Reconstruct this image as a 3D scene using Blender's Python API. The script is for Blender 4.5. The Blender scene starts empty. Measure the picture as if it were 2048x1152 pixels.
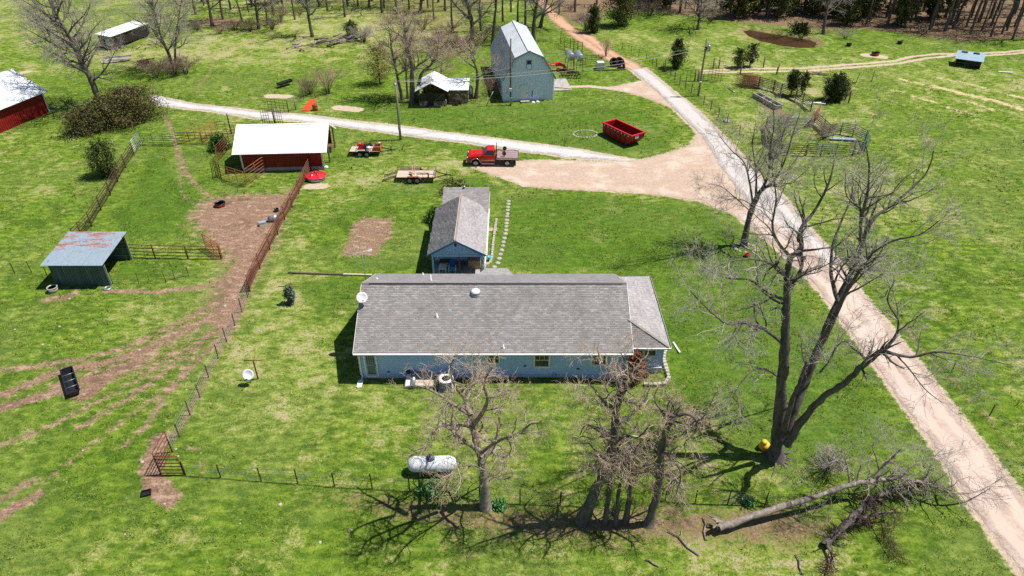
import bpy, math, random
import numpy as np
from mathutils import Vector, Matrix

scene = bpy.context.scene
R = math.radians

# ------------------------------------------------------------------ camera
CAM_H, CAM_P, CAM_F = 34.0, R(34.5), 1400.0          # drone height, pitch, focal length (px of a 2048 px wide picture)
cam_data = bpy.data.cameras.new("camera")
cam = bpy.data.objects.new("camera", cam_data)
scene.collection.objects.link(cam)
cam.location = (0, 0, CAM_H)
cam.rotation_euler = (R(90) - CAM_P, 0, 0)
cam_data.sensor_width = 36.0
cam_data.lens = 36.0 * CAM_F / 2048.0
cam_data.clip_start = 0.5
cam_data.clip_end = 4000
scene.camera = cam

# ------------------------------------------------------------------ sky, sun, exposure
SUN = Vector((0.52, 0.075, 1.0)).normalized()          # direction towards the sun
SUN_EL = math.asin(SUN.z)
SUN_AZ = math.atan2(SUN.x, SUN.y)
world = bpy.data.worlds.new("World")
scene.world = world
world.use_nodes = True
wn, wl = world.node_tree.nodes, world.node_tree.links
wn.clear()
sky = wn.new("ShaderNodeTexSky")
sky.sky_type = 'NISHITA'
sky.sun_disc = False
sky.sun_elevation = SUN_EL
sky.sun_rotation = SUN_AZ
sky.air_density = 1.0
sky.dust_density = 0.3
sky.ozone_density = 3.0
bg = wn.new("ShaderNodeBackground")
bg.inputs["Strength"].default_value = 0.066
wo = wn.new("ShaderNodeOutputWorld")
wl.new(sky.outputs[0], bg.inputs[0])
wl.new(bg.outputs[0], wo.inputs[0])
sun_data = bpy.data.lights.new("sun", 'SUN')
sun_data.energy = 5.0
sun_data.angle = R(0.53)
sun_data.color = (1.0, 0.955, 0.88)
sun = bpy.data.objects.new("sun", sun_data)
scene.collection.objects.link(sun)
sun.location = (60, 40, 90)
sun.rotation_euler = SUN.to_track_quat('Z', 'Y').to_euler()
scene.view_settings.view_transform = 'Standard'
scene.view_settings.look = 'None'
scene.view_settings.exposure = 0.34
scene.view_settings.gamma = 1.0
scene.view_settings.use_curve_mapping = False
scene.render.engine = 'CYCLES'
scene.cycles.max_bounces = 5
scene.cycles.diffuse_bounces = 3
scene.cycles.glossy_bounces = 2
scene.cycles.transmission_bounces = 2
scene.cycles.use_adaptive_sampling = False
scene.cycles.use_denoising = False

# ------------------------------------------------------------------ ground shape and placing helpers
def gz(x, y):
    """height of the ground at x, y (works on numbers and numpy arrays)"""
    h = (0.05 * np.sin(x * 0.42 + 1.3) * np.sin(y * 0.37 + 0.4) + 0.06 * np.sin(x * 0.13 - y * 0.17 + 2.0)
         + 0.03 * np.sin(x * 0.9 + y * 0.7) * np.sin(y * 0.83 - x * 0.31))
    far = np.clip((y - 112.0) / 260.0, 0, 1)
    return h + far * far * 9.0 * np.clip((y - 112) / 100, 0, 1)

def ray(px, py):
    u, v = (px - 1024) / CAM_F, (py - 576) / CAM_F
    return (u, math.cos(CAM_P) - v * math.sin(CAM_P), -math.sin(CAM_P) - v * math.cos(CAM_P))

def G(px, py, z=0.0):
    """where the sight line of a picture point meets the level z"""
    d = ray(px, py)
    t = (z - CAM_H) / d[2]
    return Vector((d[0] * t, d[1] * t, z))

def D(px, py, Y):
    """where the sight line of a picture point meets the upright plane y = Y"""
    d = ray(px, py)
    t = Y / d[1]
    return Vector((d[0] * t, Y, CAM_H + d[2] * t))

def ground_at(px, py):
    p = G(px, py)
    return Vector((p.x, p.y, float(gz(p.x, p.y))))

def on(x, y, dz=0.0):
    return Vector((x, y, float(gz(x, y)) + dz))

# ------------------------------------------------------------------ objects
COL = scene.collection.objects

def tag(o, label=None, cat=None, group=None, kind=None):
    if label: o["label"] = label
    if cat: o["category"] = cat
    if group: o["group"] = group
    if kind: o["kind"] = kind
    return o

def thing(name, label, cat, loc=(0, 0, 0), rz=0.0, group=None):
    o = bpy.data.objects.new(name, None)
    COL.link(o)
    o.location = loc
    o.rotation_euler = (0, 0, rz)
    o.empty_display_size = 0.2
    return tag(o, label, cat, group)

def part(name, mesh, parent):
    o = bpy.data.objects.new(name, mesh)
    COL.link(o)
    o.parent = parent
    return o

def inv_of(o):
    """inverse of the thing's own transform, for geometry given in world coordinates"""
    top = o
    while top.parent is not None:
        top = top.parent
    return (Matrix.Translation(top.location) @ top.rotation_euler.to_matrix().to_4x4()).inverted()

def np_mesh(name, V, F, mats, smooth=False, col=None):
    """mesh from numpy arrays: V (n,3), F (m,k) with k = 3 or 4; col (m,4) face colours"""
    V = np.ascontiguousarray(V, dtype=np.float32)
    F = np.ascontiguousarray(F, dtype=np.int32)
    me = bpy.data.meshes.new(name)
    m, k = F.shape
    me.vertices.add(len(V)); me.vertices.foreach_set("co", V.ravel())
    me.loops.add(m * k); me.loops.foreach_set("vertex_index", F.ravel())
    me.polygons.add(m)
    me.polygons.foreach_set("loop_start", np.arange(0, m * k, k, dtype=np.int32))
    me.polygons.foreach_set("loop_total", np.full(m, k, dtype=np.int32))
    if smooth: me.polygons.foreach_set("use_smooth", np.ones(m, dtype=bool))
    if col is not None:
        a = me.attributes.new("tint", 'FLOAT_COLOR', 'FACE')
        a.data.foreach_set("color", np.ascontiguousarray(col, dtype=np.float32).ravel())
    me.update(calc_edges=True)
    for mt in (mats if isinstance(mats, (list, tuple)) else [mats]): me.materials.append(mt)
    return me

class MB:
    """collects boxes, bars, tubes and polygons and links them as one mesh"""
    def __init__(self):
        self.v, self.f, self.m, self.s, self.mi, self.sm = [], [], [], [], 0, False
    def add(self, vs, fs):
        b = len(self.v)
        self.v.extend([Vector(q) for q in vs])
        for q in fs:
            self.f.append([b + i for i in q]); self.m.append(self.mi); self.s.append(self.sm)
        return self
    def box(self, c, s, rz=0.0, rot=None):
        M = rot if rot is not None else Matrix.Rotation(rz, 3, 'Z')
        c = Vector(c); h = Vector(s) * 0.5
        vs = [c + M @ Vector((sx * h.x, sy * h.y, sz * h.z)) for sz in (-1, 1) for sy in (-1, 1) for sx in (-1, 1)]
        return self.add(vs, [(0, 2, 3, 1), (4, 5, 7, 6), (0, 1, 5, 4), (2, 6, 7, 3), (0, 4, 6, 2), (1, 3, 7, 5)])
    def lim(self, x0, x1, y0, y1, z0, z1):
        return self.box(((x0 + x1) / 2, (y0 + y1) / 2, (z0 + z1) / 2), (abs(x1 - x0), abs(y1 - y0), abs(z1 - z0)))
    def beam(self, a, b, w, h=None, up=(0, 0, 1)):
        a, b = Vector(a), Vector(b); h = h or w
        d = b - a; L = d.length
        if L < 1e-6: return self
        y = d.normalized(); u = Vector(up)
        if abs(y.dot(u)) > 0.98: u = Vector((0, 1, 0)) if abs(y.y) < 0.9 else Vector((1, 0, 0))
        x = y.cross(u).normalized(); z = x.cross(y)
        M = Matrix((x, y, z)).transposed()
        return self.box((a + b) / 2, (w, L, h), rot=M)
    def tube(self, a, b, r0, r1=None, n=8, cap=True):
        return self.path([a, b], [r0, r0 if r1 is None else r1], n, cap)
    def path(self, pts, r, n=8, cap=True, closed=False):
        pts = [Vector(q) for q in pts]
        k = len(pts)
        rs = r if isinstance(r, (list, tuple)) else [r] * k
        b = len(self.v); prev = None; sm = self.sm; self.sm = n > 4
        for i in range(k):
            if closed: t = pts[(i + 1) % k] - pts[i - 1]
            else: t = pts[min(i + 1, k - 1)] - pts[max(i - 1, 0)]
            t = t.normalized()
            if prev is None:
                u = Vector((0, 0, 1)) if abs(t.z) < 0.9 else Vector((1, 0, 0))
                x = t.cross(u).normalized()
            else:
                x = (prev - t * prev.dot(t)).normalized()
            prev = x; y = t.cross(x)
            for j in range(n):
                a = 2 * math.pi * (j + 0.5) / n
                self.v.append(pts[i] + x * (rs[i] * math.cos(a)) + y * (rs[i] * math.sin(a)))
        rings = k if closed else k - 1
        for i in range(rings):
            i2 = (i + 1) % k
            for j in range(n):
                j2 = (j + 1) % n
                self.f.append([b + i * n + j, b + i * n + j2, b + i2 * n + j2, b + i2 * n + j]); self.m.append(self.mi); self.s.append(self.sm)
        if cap and not closed:
            self.f.append([b + j for j in range(n)][::-1]); self.m.append(self.mi); self.s.append(False)
            self.f.append([b + (k - 1) * n + j for j in range(n)]); self.m.append(self.mi); self.s.append(False)
        self.sm = sm
        return self
    def lathe(self, prof, c=(0, 0, 0), n=20, rot=None, sm=True):
        """profile of (radius, height) turned round the z axis (or rot applied)"""
        c = Vector(c); b = len(self.v); k = len(prof)
        for r, z in prof:
            for j in range(n):
                a = 2 * math.pi * j / n
                q = Vector((r * math.cos(a), r * math.sin(a), z))
                self.v.append(c + (rot @ q if rot is not None else q))
        for i in range(k - 1):
            for j in range(n):
                j2 = (j + 1) % n
                self.f.append([b + i * n + j, b + i * n + j2, b + (i + 1) * n + j2, b + (i + 1) * n + j]); self.m.append(self.mi); self.s.append(sm)
        for i, o in ((0, -1), (k - 1, 1)):
            if prof[i][0] > 1e-4:
                self.f.append([b + i * n + j for j in range(n)][::o]); self.m.append(self.mi); self.s.append(False)
        return self
    def poly(self, pts):
        return self.add(pts, [list(range(len(pts)))])
    def prism(self, pts, ext):
        """polygon (3D points) pushed along ext"""
        e = Vector(ext); n = len(pts); p = [Vector(q) for q in pts]
        fs = [list(range(n))[::-1], list(range(n, 2 * n))] + [[i, (i + 1) % n, n + (i + 1) % n, n + i] for i in range(n)]
        return self.add(p + [q + e for q in p], fs)
    def mesh(self, name, mats, inv=None):
        me = bpy.data.meshes.new(name)
        vs = [inv @ q for q in self.v] if inv is not None else self.v
        me.from_pydata([tuple(q) for q in vs], [], self.f)
        for mt in (mats if isinstance(mats, (list, tuple)) else [mats]): me.materials.append(mt)
        me.polygons.foreach_set("material_index", self.m)
        me.polygons.foreach_set("use_smooth", self.s)
        me.update()
        return me
    def build(self, name, mats, parent=None, world=False):
        inv = inv_of(parent) if (world and parent is not None) else None
        return part(name, self.mesh(name, mats, inv), parent)

def copy_tree(o, parent=None, loc=None, rz=None):
    c = o.copy(); COL.link(c)
    if parent is not None: c.parent = parent
    if loc is not None: c.location = loc
    if rz is not None: c.rotation_euler = (0, 0, rz)
    for ch in list(o.children): copy_tree(ch, c)
    return c

# ------------------------------------------------------------------ materials
def S(r, g, b):
    """sRGB 0..255 to linear"""
    f = lambda c: c / 12.92 if c <= 0.04045 else ((c + 0.055) / 1.055) ** 2.4
    return (f(r / 255), f(g / 255), f(b / 255), 1)

class NT:
    def __init__(self, name):
        self.mat = bpy.data.materials.new(name); self.mat.use_nodes = True
        self.n = self.mat.node_tree.nodes; self.l = self.mat.node_tree.links
        self.n.clear()
        self.out = self.n.new("ShaderNodeOutputMaterial"); self.b = self.n.new("ShaderNodeBsdfPrincipled")
        self.l.new(self.b.outputs[0], self.out.inputs[0])
        self.tc = self.n.new("ShaderNodeTexCoord")
    def set(self, sock, v):
        if hasattr(v, "is_output") or isinstance(v, bpy.types.NodeSocket): self.l.new(v, sock)
        else: sock.default_value = v
    def noise(self, scale, detail=4, rough=0.6, vec=None, dist=0.0, stretch=None):
        vec = vec if vec is not None else self.tc.outputs["Object"]
        if stretch:
            mp = self.n.new("ShaderNodeMapping"); mp.inputs["Scale"].default_value = stretch
            self.l.new(vec, mp.inputs[0]); vec = mp.outputs[0]
        t = self.n.new("ShaderNodeTexNoise"); self.l.new(vec, t.inputs["Vector"])
        t.inputs["Scale"].default_value = scale; t.inputs["Detail"].default_value = detail
        t.inputs["Roughness"].default_value = rough; t.inputs["Distortion"].default_value = dist
        return t.outputs["Fac"]
    def ramp(self, fac, stops):
        r = self.n.new("ShaderNodeValToRGB"); self.set(r.inputs[0], fac)
        e = r.color_ramp.elements
        while len(e) < len(stops): e.new(0.5)
        for q, (p, c) in zip(e, stops): q.position = p; q.color = c if len(c) == 4 else (*c, 1)
        return r.outputs[0]
    def mix(self, fac, a, b, mode='MIX'):
        m = self.n.new("ShaderNodeMix"); m.data_type = 'RGBA'; m.blend_type = mode
        self.set(m.inputs[0], fac); self.set(m.inputs[6], a); self.set(m.inputs[7], b)
        return m.outputs[2]
    def math(self, op, a, b=0.0, c=0.0, clamp=False):
        m = self.n.new("ShaderNodeMath"); m.operation = op; m.use_clamp = clamp
        self.set(m.inputs[0], a); self.set(m.inputs[1], b)
        if op in ('MULTIPLY_ADD', 'SMOOTH_MIN'): self.set(m.inputs[2], c)
        return m.outputs[0]
    def sstep(self, x, a, b):
        m = self.n.new("ShaderNodeMapRange"); m.interpolation_type = 'SMOOTHSTEP'
        self.set(m.inputs[0], x); m.inputs[1].default_value = a; m.inputs[2].default_value = b
        return m.outputs[0]
    def attr(self, name):
        a = self.n.new("ShaderNodeAttribute"); a.attribute_name = name
        return a
    def bump(self, h, strength=0.3, dist=0.02):
        b = self.n.new("ShaderNodeBump"); b.inputs["Strength"].default_value = strength; b.inputs["Distance"].default_value = dist
        self.l.new(h, b.inputs["Height"]); self.l.new(b.outputs[0], self.b.inputs["Normal"])
    def done(self, color, rough=0.8, metal=0.0, spec=0.3):
        self.set(self.b.inputs["Base Color"], color); self.set(self.b.inputs["Roughness"], rough)
        self.set(self.b.inputs["Metallic"], metal); self.b.inputs["Specular IOR Level"].default_value = spec
        return self.mat

def pm(name, c1, c2=None, scale=3.0, rough=0.75, metal=0.0, bump=0.0, bscale=None, detail=5, spec=0.3, lo=0.3, hi=0.7, stretch=None, c3=None, s3=1.0, t3=(0.55, 0.7)):
    """paint / wood / metal with two-tone noise, an optional third tone in patches, and relief"""
    t = NT(name)
    c2 = c2 or tuple(min(1, c * 0.7) for c in c1[:3]) + (1,)
    n = t.noise(scale, detail, stretch=stretch)
    col = t.ramp(n, [(lo, c1), (hi, c2)])
    if c3:
        col = t.mix(t.sstep(t.noise(s3, 5, 0.65, stretch=stretch), t3[0], t3[1]), col, c3)
    if bump: t.bump(t.noise(bscale or scale * 4, 4, stretch=stretch), bump, 0.02)
    return t.done(col, rough, metal, spec)

def attr_mat(name, rough=0.9, nscale=6.0, amt=0.25, bump=0.0, translucent=False, spec=0.15):
    """colour comes from each piece's own tint"""
    t = NT(name)
    a = t.attr("tint")
    n = t.noise(nscale, 3)
    k = t.ramp(n, [(0.3, (1 - amt, 1 - amt, 1 - amt, 1)), (0.7, (1 + amt, 1 + amt, 1 + amt, 1))])
    col = t.mix(1.0, a.outputs["Color"], k, 'MULTIPLY')
    if bump: t.bump(t.noise(nscale * 5, 3), bump, 0.01)
    return t.done(col, rough, 0.0, spec)

M = {}
def shingle_material():
    t = NT('shingle'); a = t.attr("tint")
    w = t.ramp(t.noise(0.55, 5, 0.65, stretch=(1.6, 0.5, 0.5)), [(0.30, (0.86, 0.85, 0.84, 1)), (0.52, (1, 1, 1, 1)), (0.72, (1.07, 1.06, 1.05, 1))])      # weather streaks down the slope
    g = t.ramp(t.noise(28, 3), [(0.3, (0.9, 0.9, 0.9, 1)), (0.7, (1.1, 1.1, 1.1, 1))])
    t.bump(t.noise(90, 2), 0.3, 0.01)
    return t.done(t.mix(1.0, t.mix(1.0, a.outputs["Color"], w, 'MULTIPLY'), g, 'MULTIPLY'), 0.95, 0, 0.15)
M['shingle'] = shingle_material()
M['felt'] = pm('roof_felt', S(120, 115, 112), S(104, 100, 98), 3, 0.95)
M['siding'] = pm('blue_siding', S(172, 198, 240), S(160, 188, 234), 1.2, 0.55)
M['siding_grey'] = pm('grey_siding', S(176, 184, 220), S(162, 172, 212), 1.2, 0.6)
M['white'] = pm('white_paint', S(232, 232, 228), S(215, 216, 214), 2.0, 0.5)
M['white_metal'] = pm('white_metal', S(244, 246, 248), S(234, 237, 240), 0.8, 0.38, c3=S(214, 214, 208), s3=0.5, t3=(0.6, 0.8))
M['trim_blue'] = pm('blue_trim', S(92, 130, 170), S(84, 120, 160), 2, 0.5)
M['concrete'] = pm('concrete', S(176, 172, 164), S(146, 142, 134), 2.5, 0.9, bump=0.3, c3=S(120, 114, 104), s3=1.2)
M['stone'] = pm('stone', S(188, 178, 164), S(140, 130, 118), 5, 0.9, bump=0.5, c3=S(206, 200, 190), s3=9)
M['stone_brown'] = pm('brown_stone', S(134, 112, 90), S(84, 66, 54), 4, 0.9, bump=0.6, c3=S(168, 150, 128), s3=7)
M['glass'] = pm('window_glass', S(40, 48, 54), S(26, 32, 38), 1.0, 0.06, spec=0.8)
M['glass_grey'] = pm('door_glass', S(96, 112, 118), S(78, 92, 100), 1.0, 0.12, spec=0.7)
M['black'] = pm('black_plastic', S(36, 37, 40), S(26, 27, 30), 3, 0.45, spec=0.5)
M['rubber'] = pm('tyre_rubber', S(42, 41, 40), S(30, 29, 28), 6, 0.85)
M['dark_steel'] = pm('dark_steel', S(58, 56, 56), S(40, 38, 38), 5, 0.6, 0.3)
M['steel'] = pm('galvanised_steel', S(176, 182, 186), S(150, 156, 160), 5, 0.4, 0.6)
M['rust'] = pm('rusty_pipe', S(128, 74, 56), S(92, 56, 46), 6, 0.9, c3=S(150, 100, 74), s3=8)
M['rust_dark'] = pm('dark_rusty_steel', S(84, 58, 50), S(58, 42, 38), 6, 0.9)
M['rust_red'] = pm('red_painted_pipe', S(176, 74, 58), S(140, 66, 52), 6, 0.8)
M['rust_orange'] = pm('orange_rusty_pipe', S(168, 112, 74), S(136, 86, 60), 6, 0.85)
M['green_pipe'] = pm('green_pipe', S(86, 112, 96), S(66, 90, 76), 5, 0.6)
M['post_wood'] = pm('weathered_post_wood', S(116, 104, 94), S(84, 74, 66), 6, 0.95, stretch=(1, 1, 0.2), bump=0.4)
M['pole_wood'] = pm('utility_pole_wood', S(150, 138, 124), S(112, 100, 90), 5, 0.95, stretch=(1, 1, 0.1), bump=0.4)
M['plank'] = pm('bleached_plank', S(206, 192, 174), S(172, 156, 138), 4, 0.9, stretch=(0.3, 2, 2), bump=0.2)
M['plank_pink'] = pm('fresh_plank', S(214, 170, 136), S(196, 148, 112), 4, 0.8)
M['red_wall'] = pm('red_wall_metal', S(142, 30, 30), S(120, 24, 26), 1.3, 0.5, c3=S(150, 50, 44), s3=0.8)
M['red_bright'] = pm('red_plastic', S(222, 40, 52), S(196, 30, 44), 3, 0.4, spec=0.5)
M['red_paint'] = pm('red_car_paint', S(206, 20, 26), S(182, 18, 24), 2, 0.24, c3=S(150, 62, 52), s3=3.5, t3=(0.56, 0.8), spec=0.6)
M['red_dumpster'] = pm('red_dumpster_paint', S(156, 14, 26), S(128, 12, 22), 1.6, 0.42, c3=S(110, 44, 40), s3=2.2, spec=0.4)
M['dumpster_floor'] = pm('worn_dumpster_floor', S(84, 44, 62), S(64, 30, 46), 2, 0.7, c3=S(150, 120, 140), s3=0.7, t3=(0.6, 0.75))
M['barn_metal'] = pm('barn_metal', S(228, 234, 253), S(214, 224, 248), 0.7, 0.5, 0.0)
M['barn_roof'] = pm('barn_roof_metal', S(226, 230, 232), S(208, 214, 218), 0.6, 0.4, 0.1)
M['barn_roof_grey'] = pm('barn_roof_grey_metal', S(196, 200, 206), S(170, 176, 184), 0.9, 0.5, 0.2, c3=S(150, 146, 144), s3=1.2)  # greyer, patchier roof metal for the lower left slope
M['barn_trim'] = pm('barn_trim', S(140, 170, 184), S(128, 158, 174), 1, 0.5)
M['green_metal'] = pm('green_grey_metal', S(84, 104, 104), S(66, 86, 88), 1.1, 0.55, 0.1, c3=S(104, 124, 126), s3=0.9, stretch=(3, 3, 0.3))
M['tin'] = pm('blue_grey_tin', S(164, 186, 200), S(146, 170, 188), 0.8, 0.42, 0.3)
M['orange'] = pm('orange_plastic', S(226, 118, 64), S(204, 92, 48), 4, 0.6)
M['net_orange'] = pm('orange_netting', S(230, 90, 46), S(206, 76, 40), 4, 0.7)
M['yellow'] = pm('yellow_plastic', S(232, 196, 52), S(214, 174, 40), 3, 0.5, spec=0.4)
M['blue'] = pm('blue_plastic', S(38, 96, 176), S(28, 80, 156), 3, 0.45)
M['cyan'] = pm('light_blue_plastic', S(90, 190, 222), S(70, 170, 210), 3, 0.5)
M['tank_white'] = pm('white_tank_paint', S(226, 230, 236), S(208, 214, 222), 1.5, 0.4, c3=S(186, 186, 184), s3=2.5, t3=(0.6, 0.8), spec=0.4)
M['tank_blue'] = pm('blue_lid', S(44, 74, 112), S(36, 62, 98), 3, 0.5)
M['dish'] = pm('dish_grey', S(222, 224, 228), S(206, 208, 214), 2, 0.5)
M['wood_brown'] = pm('brown_wood', S(126, 92, 74), S(98, 70, 56), 5, 0.85)
M['soil'] = pm('soil', S(128, 104, 84), S(100, 80, 64), 3, 1.0, bump=0.6)
M['bark'] = pm('grey_bark', S(122, 114, 106), S(76, 69, 64), 4, 0.95, bump=1.0, bscale=14, stretch=(1, 1, 0.35), c3=S(150, 146, 138), s3=2.5, t3=(0.58, 0.75))
M['bark_dark'] = pm('dark_bark', S(116, 109, 104), S(66, 61, 58), 4, 0.95, bump=1.0, bscale=14, stretch=(1, 1, 0.35), c3=S(124, 120, 112), s3=2.5, t3=(0.6, 0.8))
M['bark_pale'] = pm('pale_bark', S(158, 146, 136), S(108, 96, 86), 5, 0.95, bump=0.8, bscale=16, c3=S(178, 170, 160), s3=4)
M['twig_grey'] = pm('grey_twig', S(190, 181, 172), S(140, 130, 122), 1.5, 0.95)
M['twig_tan'] = pm('tan_twig', S(206, 180, 156), S(168, 138, 116), 1.2, 0.95)
M['branch_tan'] = pm('tan_branch', S(198, 182, 166), S(156, 138, 124), 1.5, 0.95)
M['twig_brown'] = pm('brown_twig', S(160, 138, 120), S(122, 102, 88), 1.2, 0.95)
M['vine'] = pm('dark_vine', S(104, 82, 62), S(70, 54, 42), 1.2, 0.95)
M['leaf'] = attr_mat('foliage', 0.8, 3.0, 0.25, spec=0.2)
M['grass_blade'] = attr_mat('grass_blade', 0.9, 2.0, 0.15, spec=0.1)
def soften_blades(m):
    """blades scatter light like a sward: their normals lean towards the sky"""
    n, l = m.node_tree.nodes, m.node_tree.links
    g = n.new("ShaderNodeNewGeometry"); s = n.new("ShaderNodeVectorMath"); s.operation = 'MULTIPLY_ADD'
    s.inputs[1].default_value = (0.35, 0.35, 0.35); s.inputs[2].default_value = (0, 0, 0.8)
    nn = n.new("ShaderNodeVectorMath"); nn.operation = 'NORMALIZE'
    l.new(g.outputs["Normal"], s.inputs[0]); l.new(s.outputs[0], nn.inputs[0])
    b = [q for q in n if q.type == 'BSDF_PRINCIPLED'][0]; l.new(nn.outputs[0], b.inputs["Normal"])
soften_blades(M['grass_blade'])
M['water'] = pm('pond_water', S(82, 60, 42), S(70, 52, 36), 0.4, 0.05, spec=0.5)
M['cable'] = pm('cable', S(178, 172, 164), S(150, 146, 140), 3, 0.7)
M['wire'] = pm('fence_wire', S(150, 146, 142), S(120, 114, 110), 5, 0.6, 0.4)
M['lit_lamp'] = pm('lamp_glass', S(214, 216, 214), S(190, 192, 192), 3, 0.2)
M['chrome'] = pm('chrome', S(196, 196, 194), S(160, 160, 158), 4, 0.25, 0.8)
M['flatbed'] = pm('worn_flatbed_deck', S(170, 146, 148), S(138, 112, 116), 3, 0.7, 0.2, stretch=(0.4, 3, 1), c3=S(196, 186, 184), s3=2)
M['cardboard'] = pm('tan_board', S(184, 156, 128), S(160, 132, 106), 3, 0.9)
# ================================================================== GROUND
from mathutils.geometry import delaunay_2d_cdt

def vnoise(x, y, scale, seed=0, octaves=3):
    """smooth value noise 0..1 on numpy arrays"""
    x = np.asarray(x, float); y = np.asarray(y, float)
    tot = np.zeros_like(x); amp = 1.0; s = 0.0; fr = 1.0 / scale
    for o in range(octaves):
        X, Y = x * fr, y * fr
        xi, yi = np.floor(X), np.floor(Y)
        xf, yf = X - xi, Y - yi
        u, v = xf * xf * (3 - 2 * xf), yf * yf * (3 - 2 * yf)
        def h(a, b):
            q = np.sin(a * 127.1 + b * 311.7 + (seed + o) * 74.7) * 43758.5453
            return q - np.floor(q)
        n = (h(xi, yi) * (1 - u) + h(xi + 1, yi) * u) * (1 - v) + (h(xi, yi + 1) * (1 - u) + h(xi + 1, yi + 1) * u) * v
        tot += n * amp; s += amp; amp *= 0.55; fr *= 2.1
    return tot / s

def PX(pts):
    return [(G(a, b).x, G(a, b).y) for a, b in pts]

def seg_dist(x, y, pts):
    """distance from points to an open polyline, world metres"""
    d = np.full(x.shape, 1e9)
    for (ax, ay), (bx, by) in zip(pts[:-1], pts[1:]):
        dx, dy = bx - ax, by - ay
        L = dx * dx + dy * dy + 1e-9
        t = np.clip(((x - ax) * dx + (y - ay) * dy) / L, 0, 1)
        d = np.minimum(d, np.hypot(x - ax - t * dx, y - ay - t * dy))
    return d

def poly_sd(x, y, pts):
    """signed distance to a polygon (negative inside)"""
    inside = np.zeros(x.shape, bool)
    n = len(pts)
    for i in range(n):
        (ax, ay), (bx, by) = pts[i], pts[(i + 1) % n]
        c = (ay > y) != (by > y)
        with np.errstate(divide='ignore', invalid='ignore'):
            xx = (bx - ax) * (y - ay) / ((by - ay) if by != ay else 1e-9) + ax
        inside ^= c & (x < xx)
    d = seg_dist(x, y, list(pts) + [pts[0]])
    return np.where(inside, -d, d)

def soft(d, w):
    return np.clip(0.5 - d / (2 * w), 0, 1)

# ---- outlines, read off the photograph and laid on the ground
RD_N_L = [(1040, -22), (1065, 0), (1092, 31), (1114, 51), (1145, 76), (1176, 100), (1204, 117), (1241, 133), (1262, 141)]
RD_N_R = [(1075, -22), (1092, 0), (1104, 18), (1129, 35), (1153, 57), (1190, 74), (1215, 96), (1241, 109), (1274, 125), (1297, 140)]
RD_P_L = [(1256, 136), (1293, 166), (1313, 186), (1352, 225), (1392, 262), (1412, 290), (1440, 335), (1478, 388), (1515, 432), (1560, 480), (1618, 552)]
RD_P_R = [(1291, 135), (1319, 156), (1352, 186), (1377, 205), (1401, 225), (1466, 287), (1529, 360), (1574, 398), (1602, 436), (1637, 474), (1675, 516), (1690, 536)]
RD_S_L = [(1465, 425), (1484, 446), (1529, 478), (1602, 544), (1647, 596), (1699, 665), (1746, 728), (1808, 815), (1864, 895), (1902, 954), (1935, 1011), (2036, 1150), (2090, 1230)]
RD_S_R = [(1580, 440), (1640, 480), (1675, 516), (1730, 590), (1779, 645), (1794, 666), (1857, 746), (1913, 822), (1968, 888), (2044, 985), (2150, 1130), (2230, 1240)]
DRIVE_U = [(300, 188), (318, 192), (400, 207), (512, 221), (650, 234), (812, 252), (930, 268), (1024, 280), (1150, 298), (1272, 318)]
DRIVE_D = [(300, 206), (330, 213), (420, 224), (512, 239), (662, 250), (807, 270), (937, 288), (1045, 304), (1150, 318), (1262, 324)]
APRON = [(930, 332), (1000, 324), (1100, 319), (1190, 322), (1265, 320), (1330, 306), (1376, 291), (1391, 268), (1372, 242), (1340, 217), (1296, 198), (1245, 183), (1200, 176),
         (1240, 170), (1282, 160), (1330, 190), (1400, 250), (1450, 320), (1520, 420), (1560, 470), (1520, 470), (1465, 432), (1400, 404), (1300, 388), (1150, 380), (1050, 374), (990, 354)]
PADDOCK = [(372, 436), (402, 398), (470, 388), (565, 386), (592, 374), (580, 420), (552, 490), (520, 545), (500, 585), (470, 650), (440, 690), (400, 640), (420, 575), (450, 530), (410, 480)]
GARDEN = [(716, 434), (788, 432), (792, 470), (770, 492), (758, 516), (674, 514), (690, 478), (700, 452)]
POND = [(1478, 58), (1500, 55), (1540, 61), (1585, 70), (1625, 76), (1642, 84), (1636, 95), (1600, 97), (1560, 92), (1520, 82), (1492, 70)]
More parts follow.
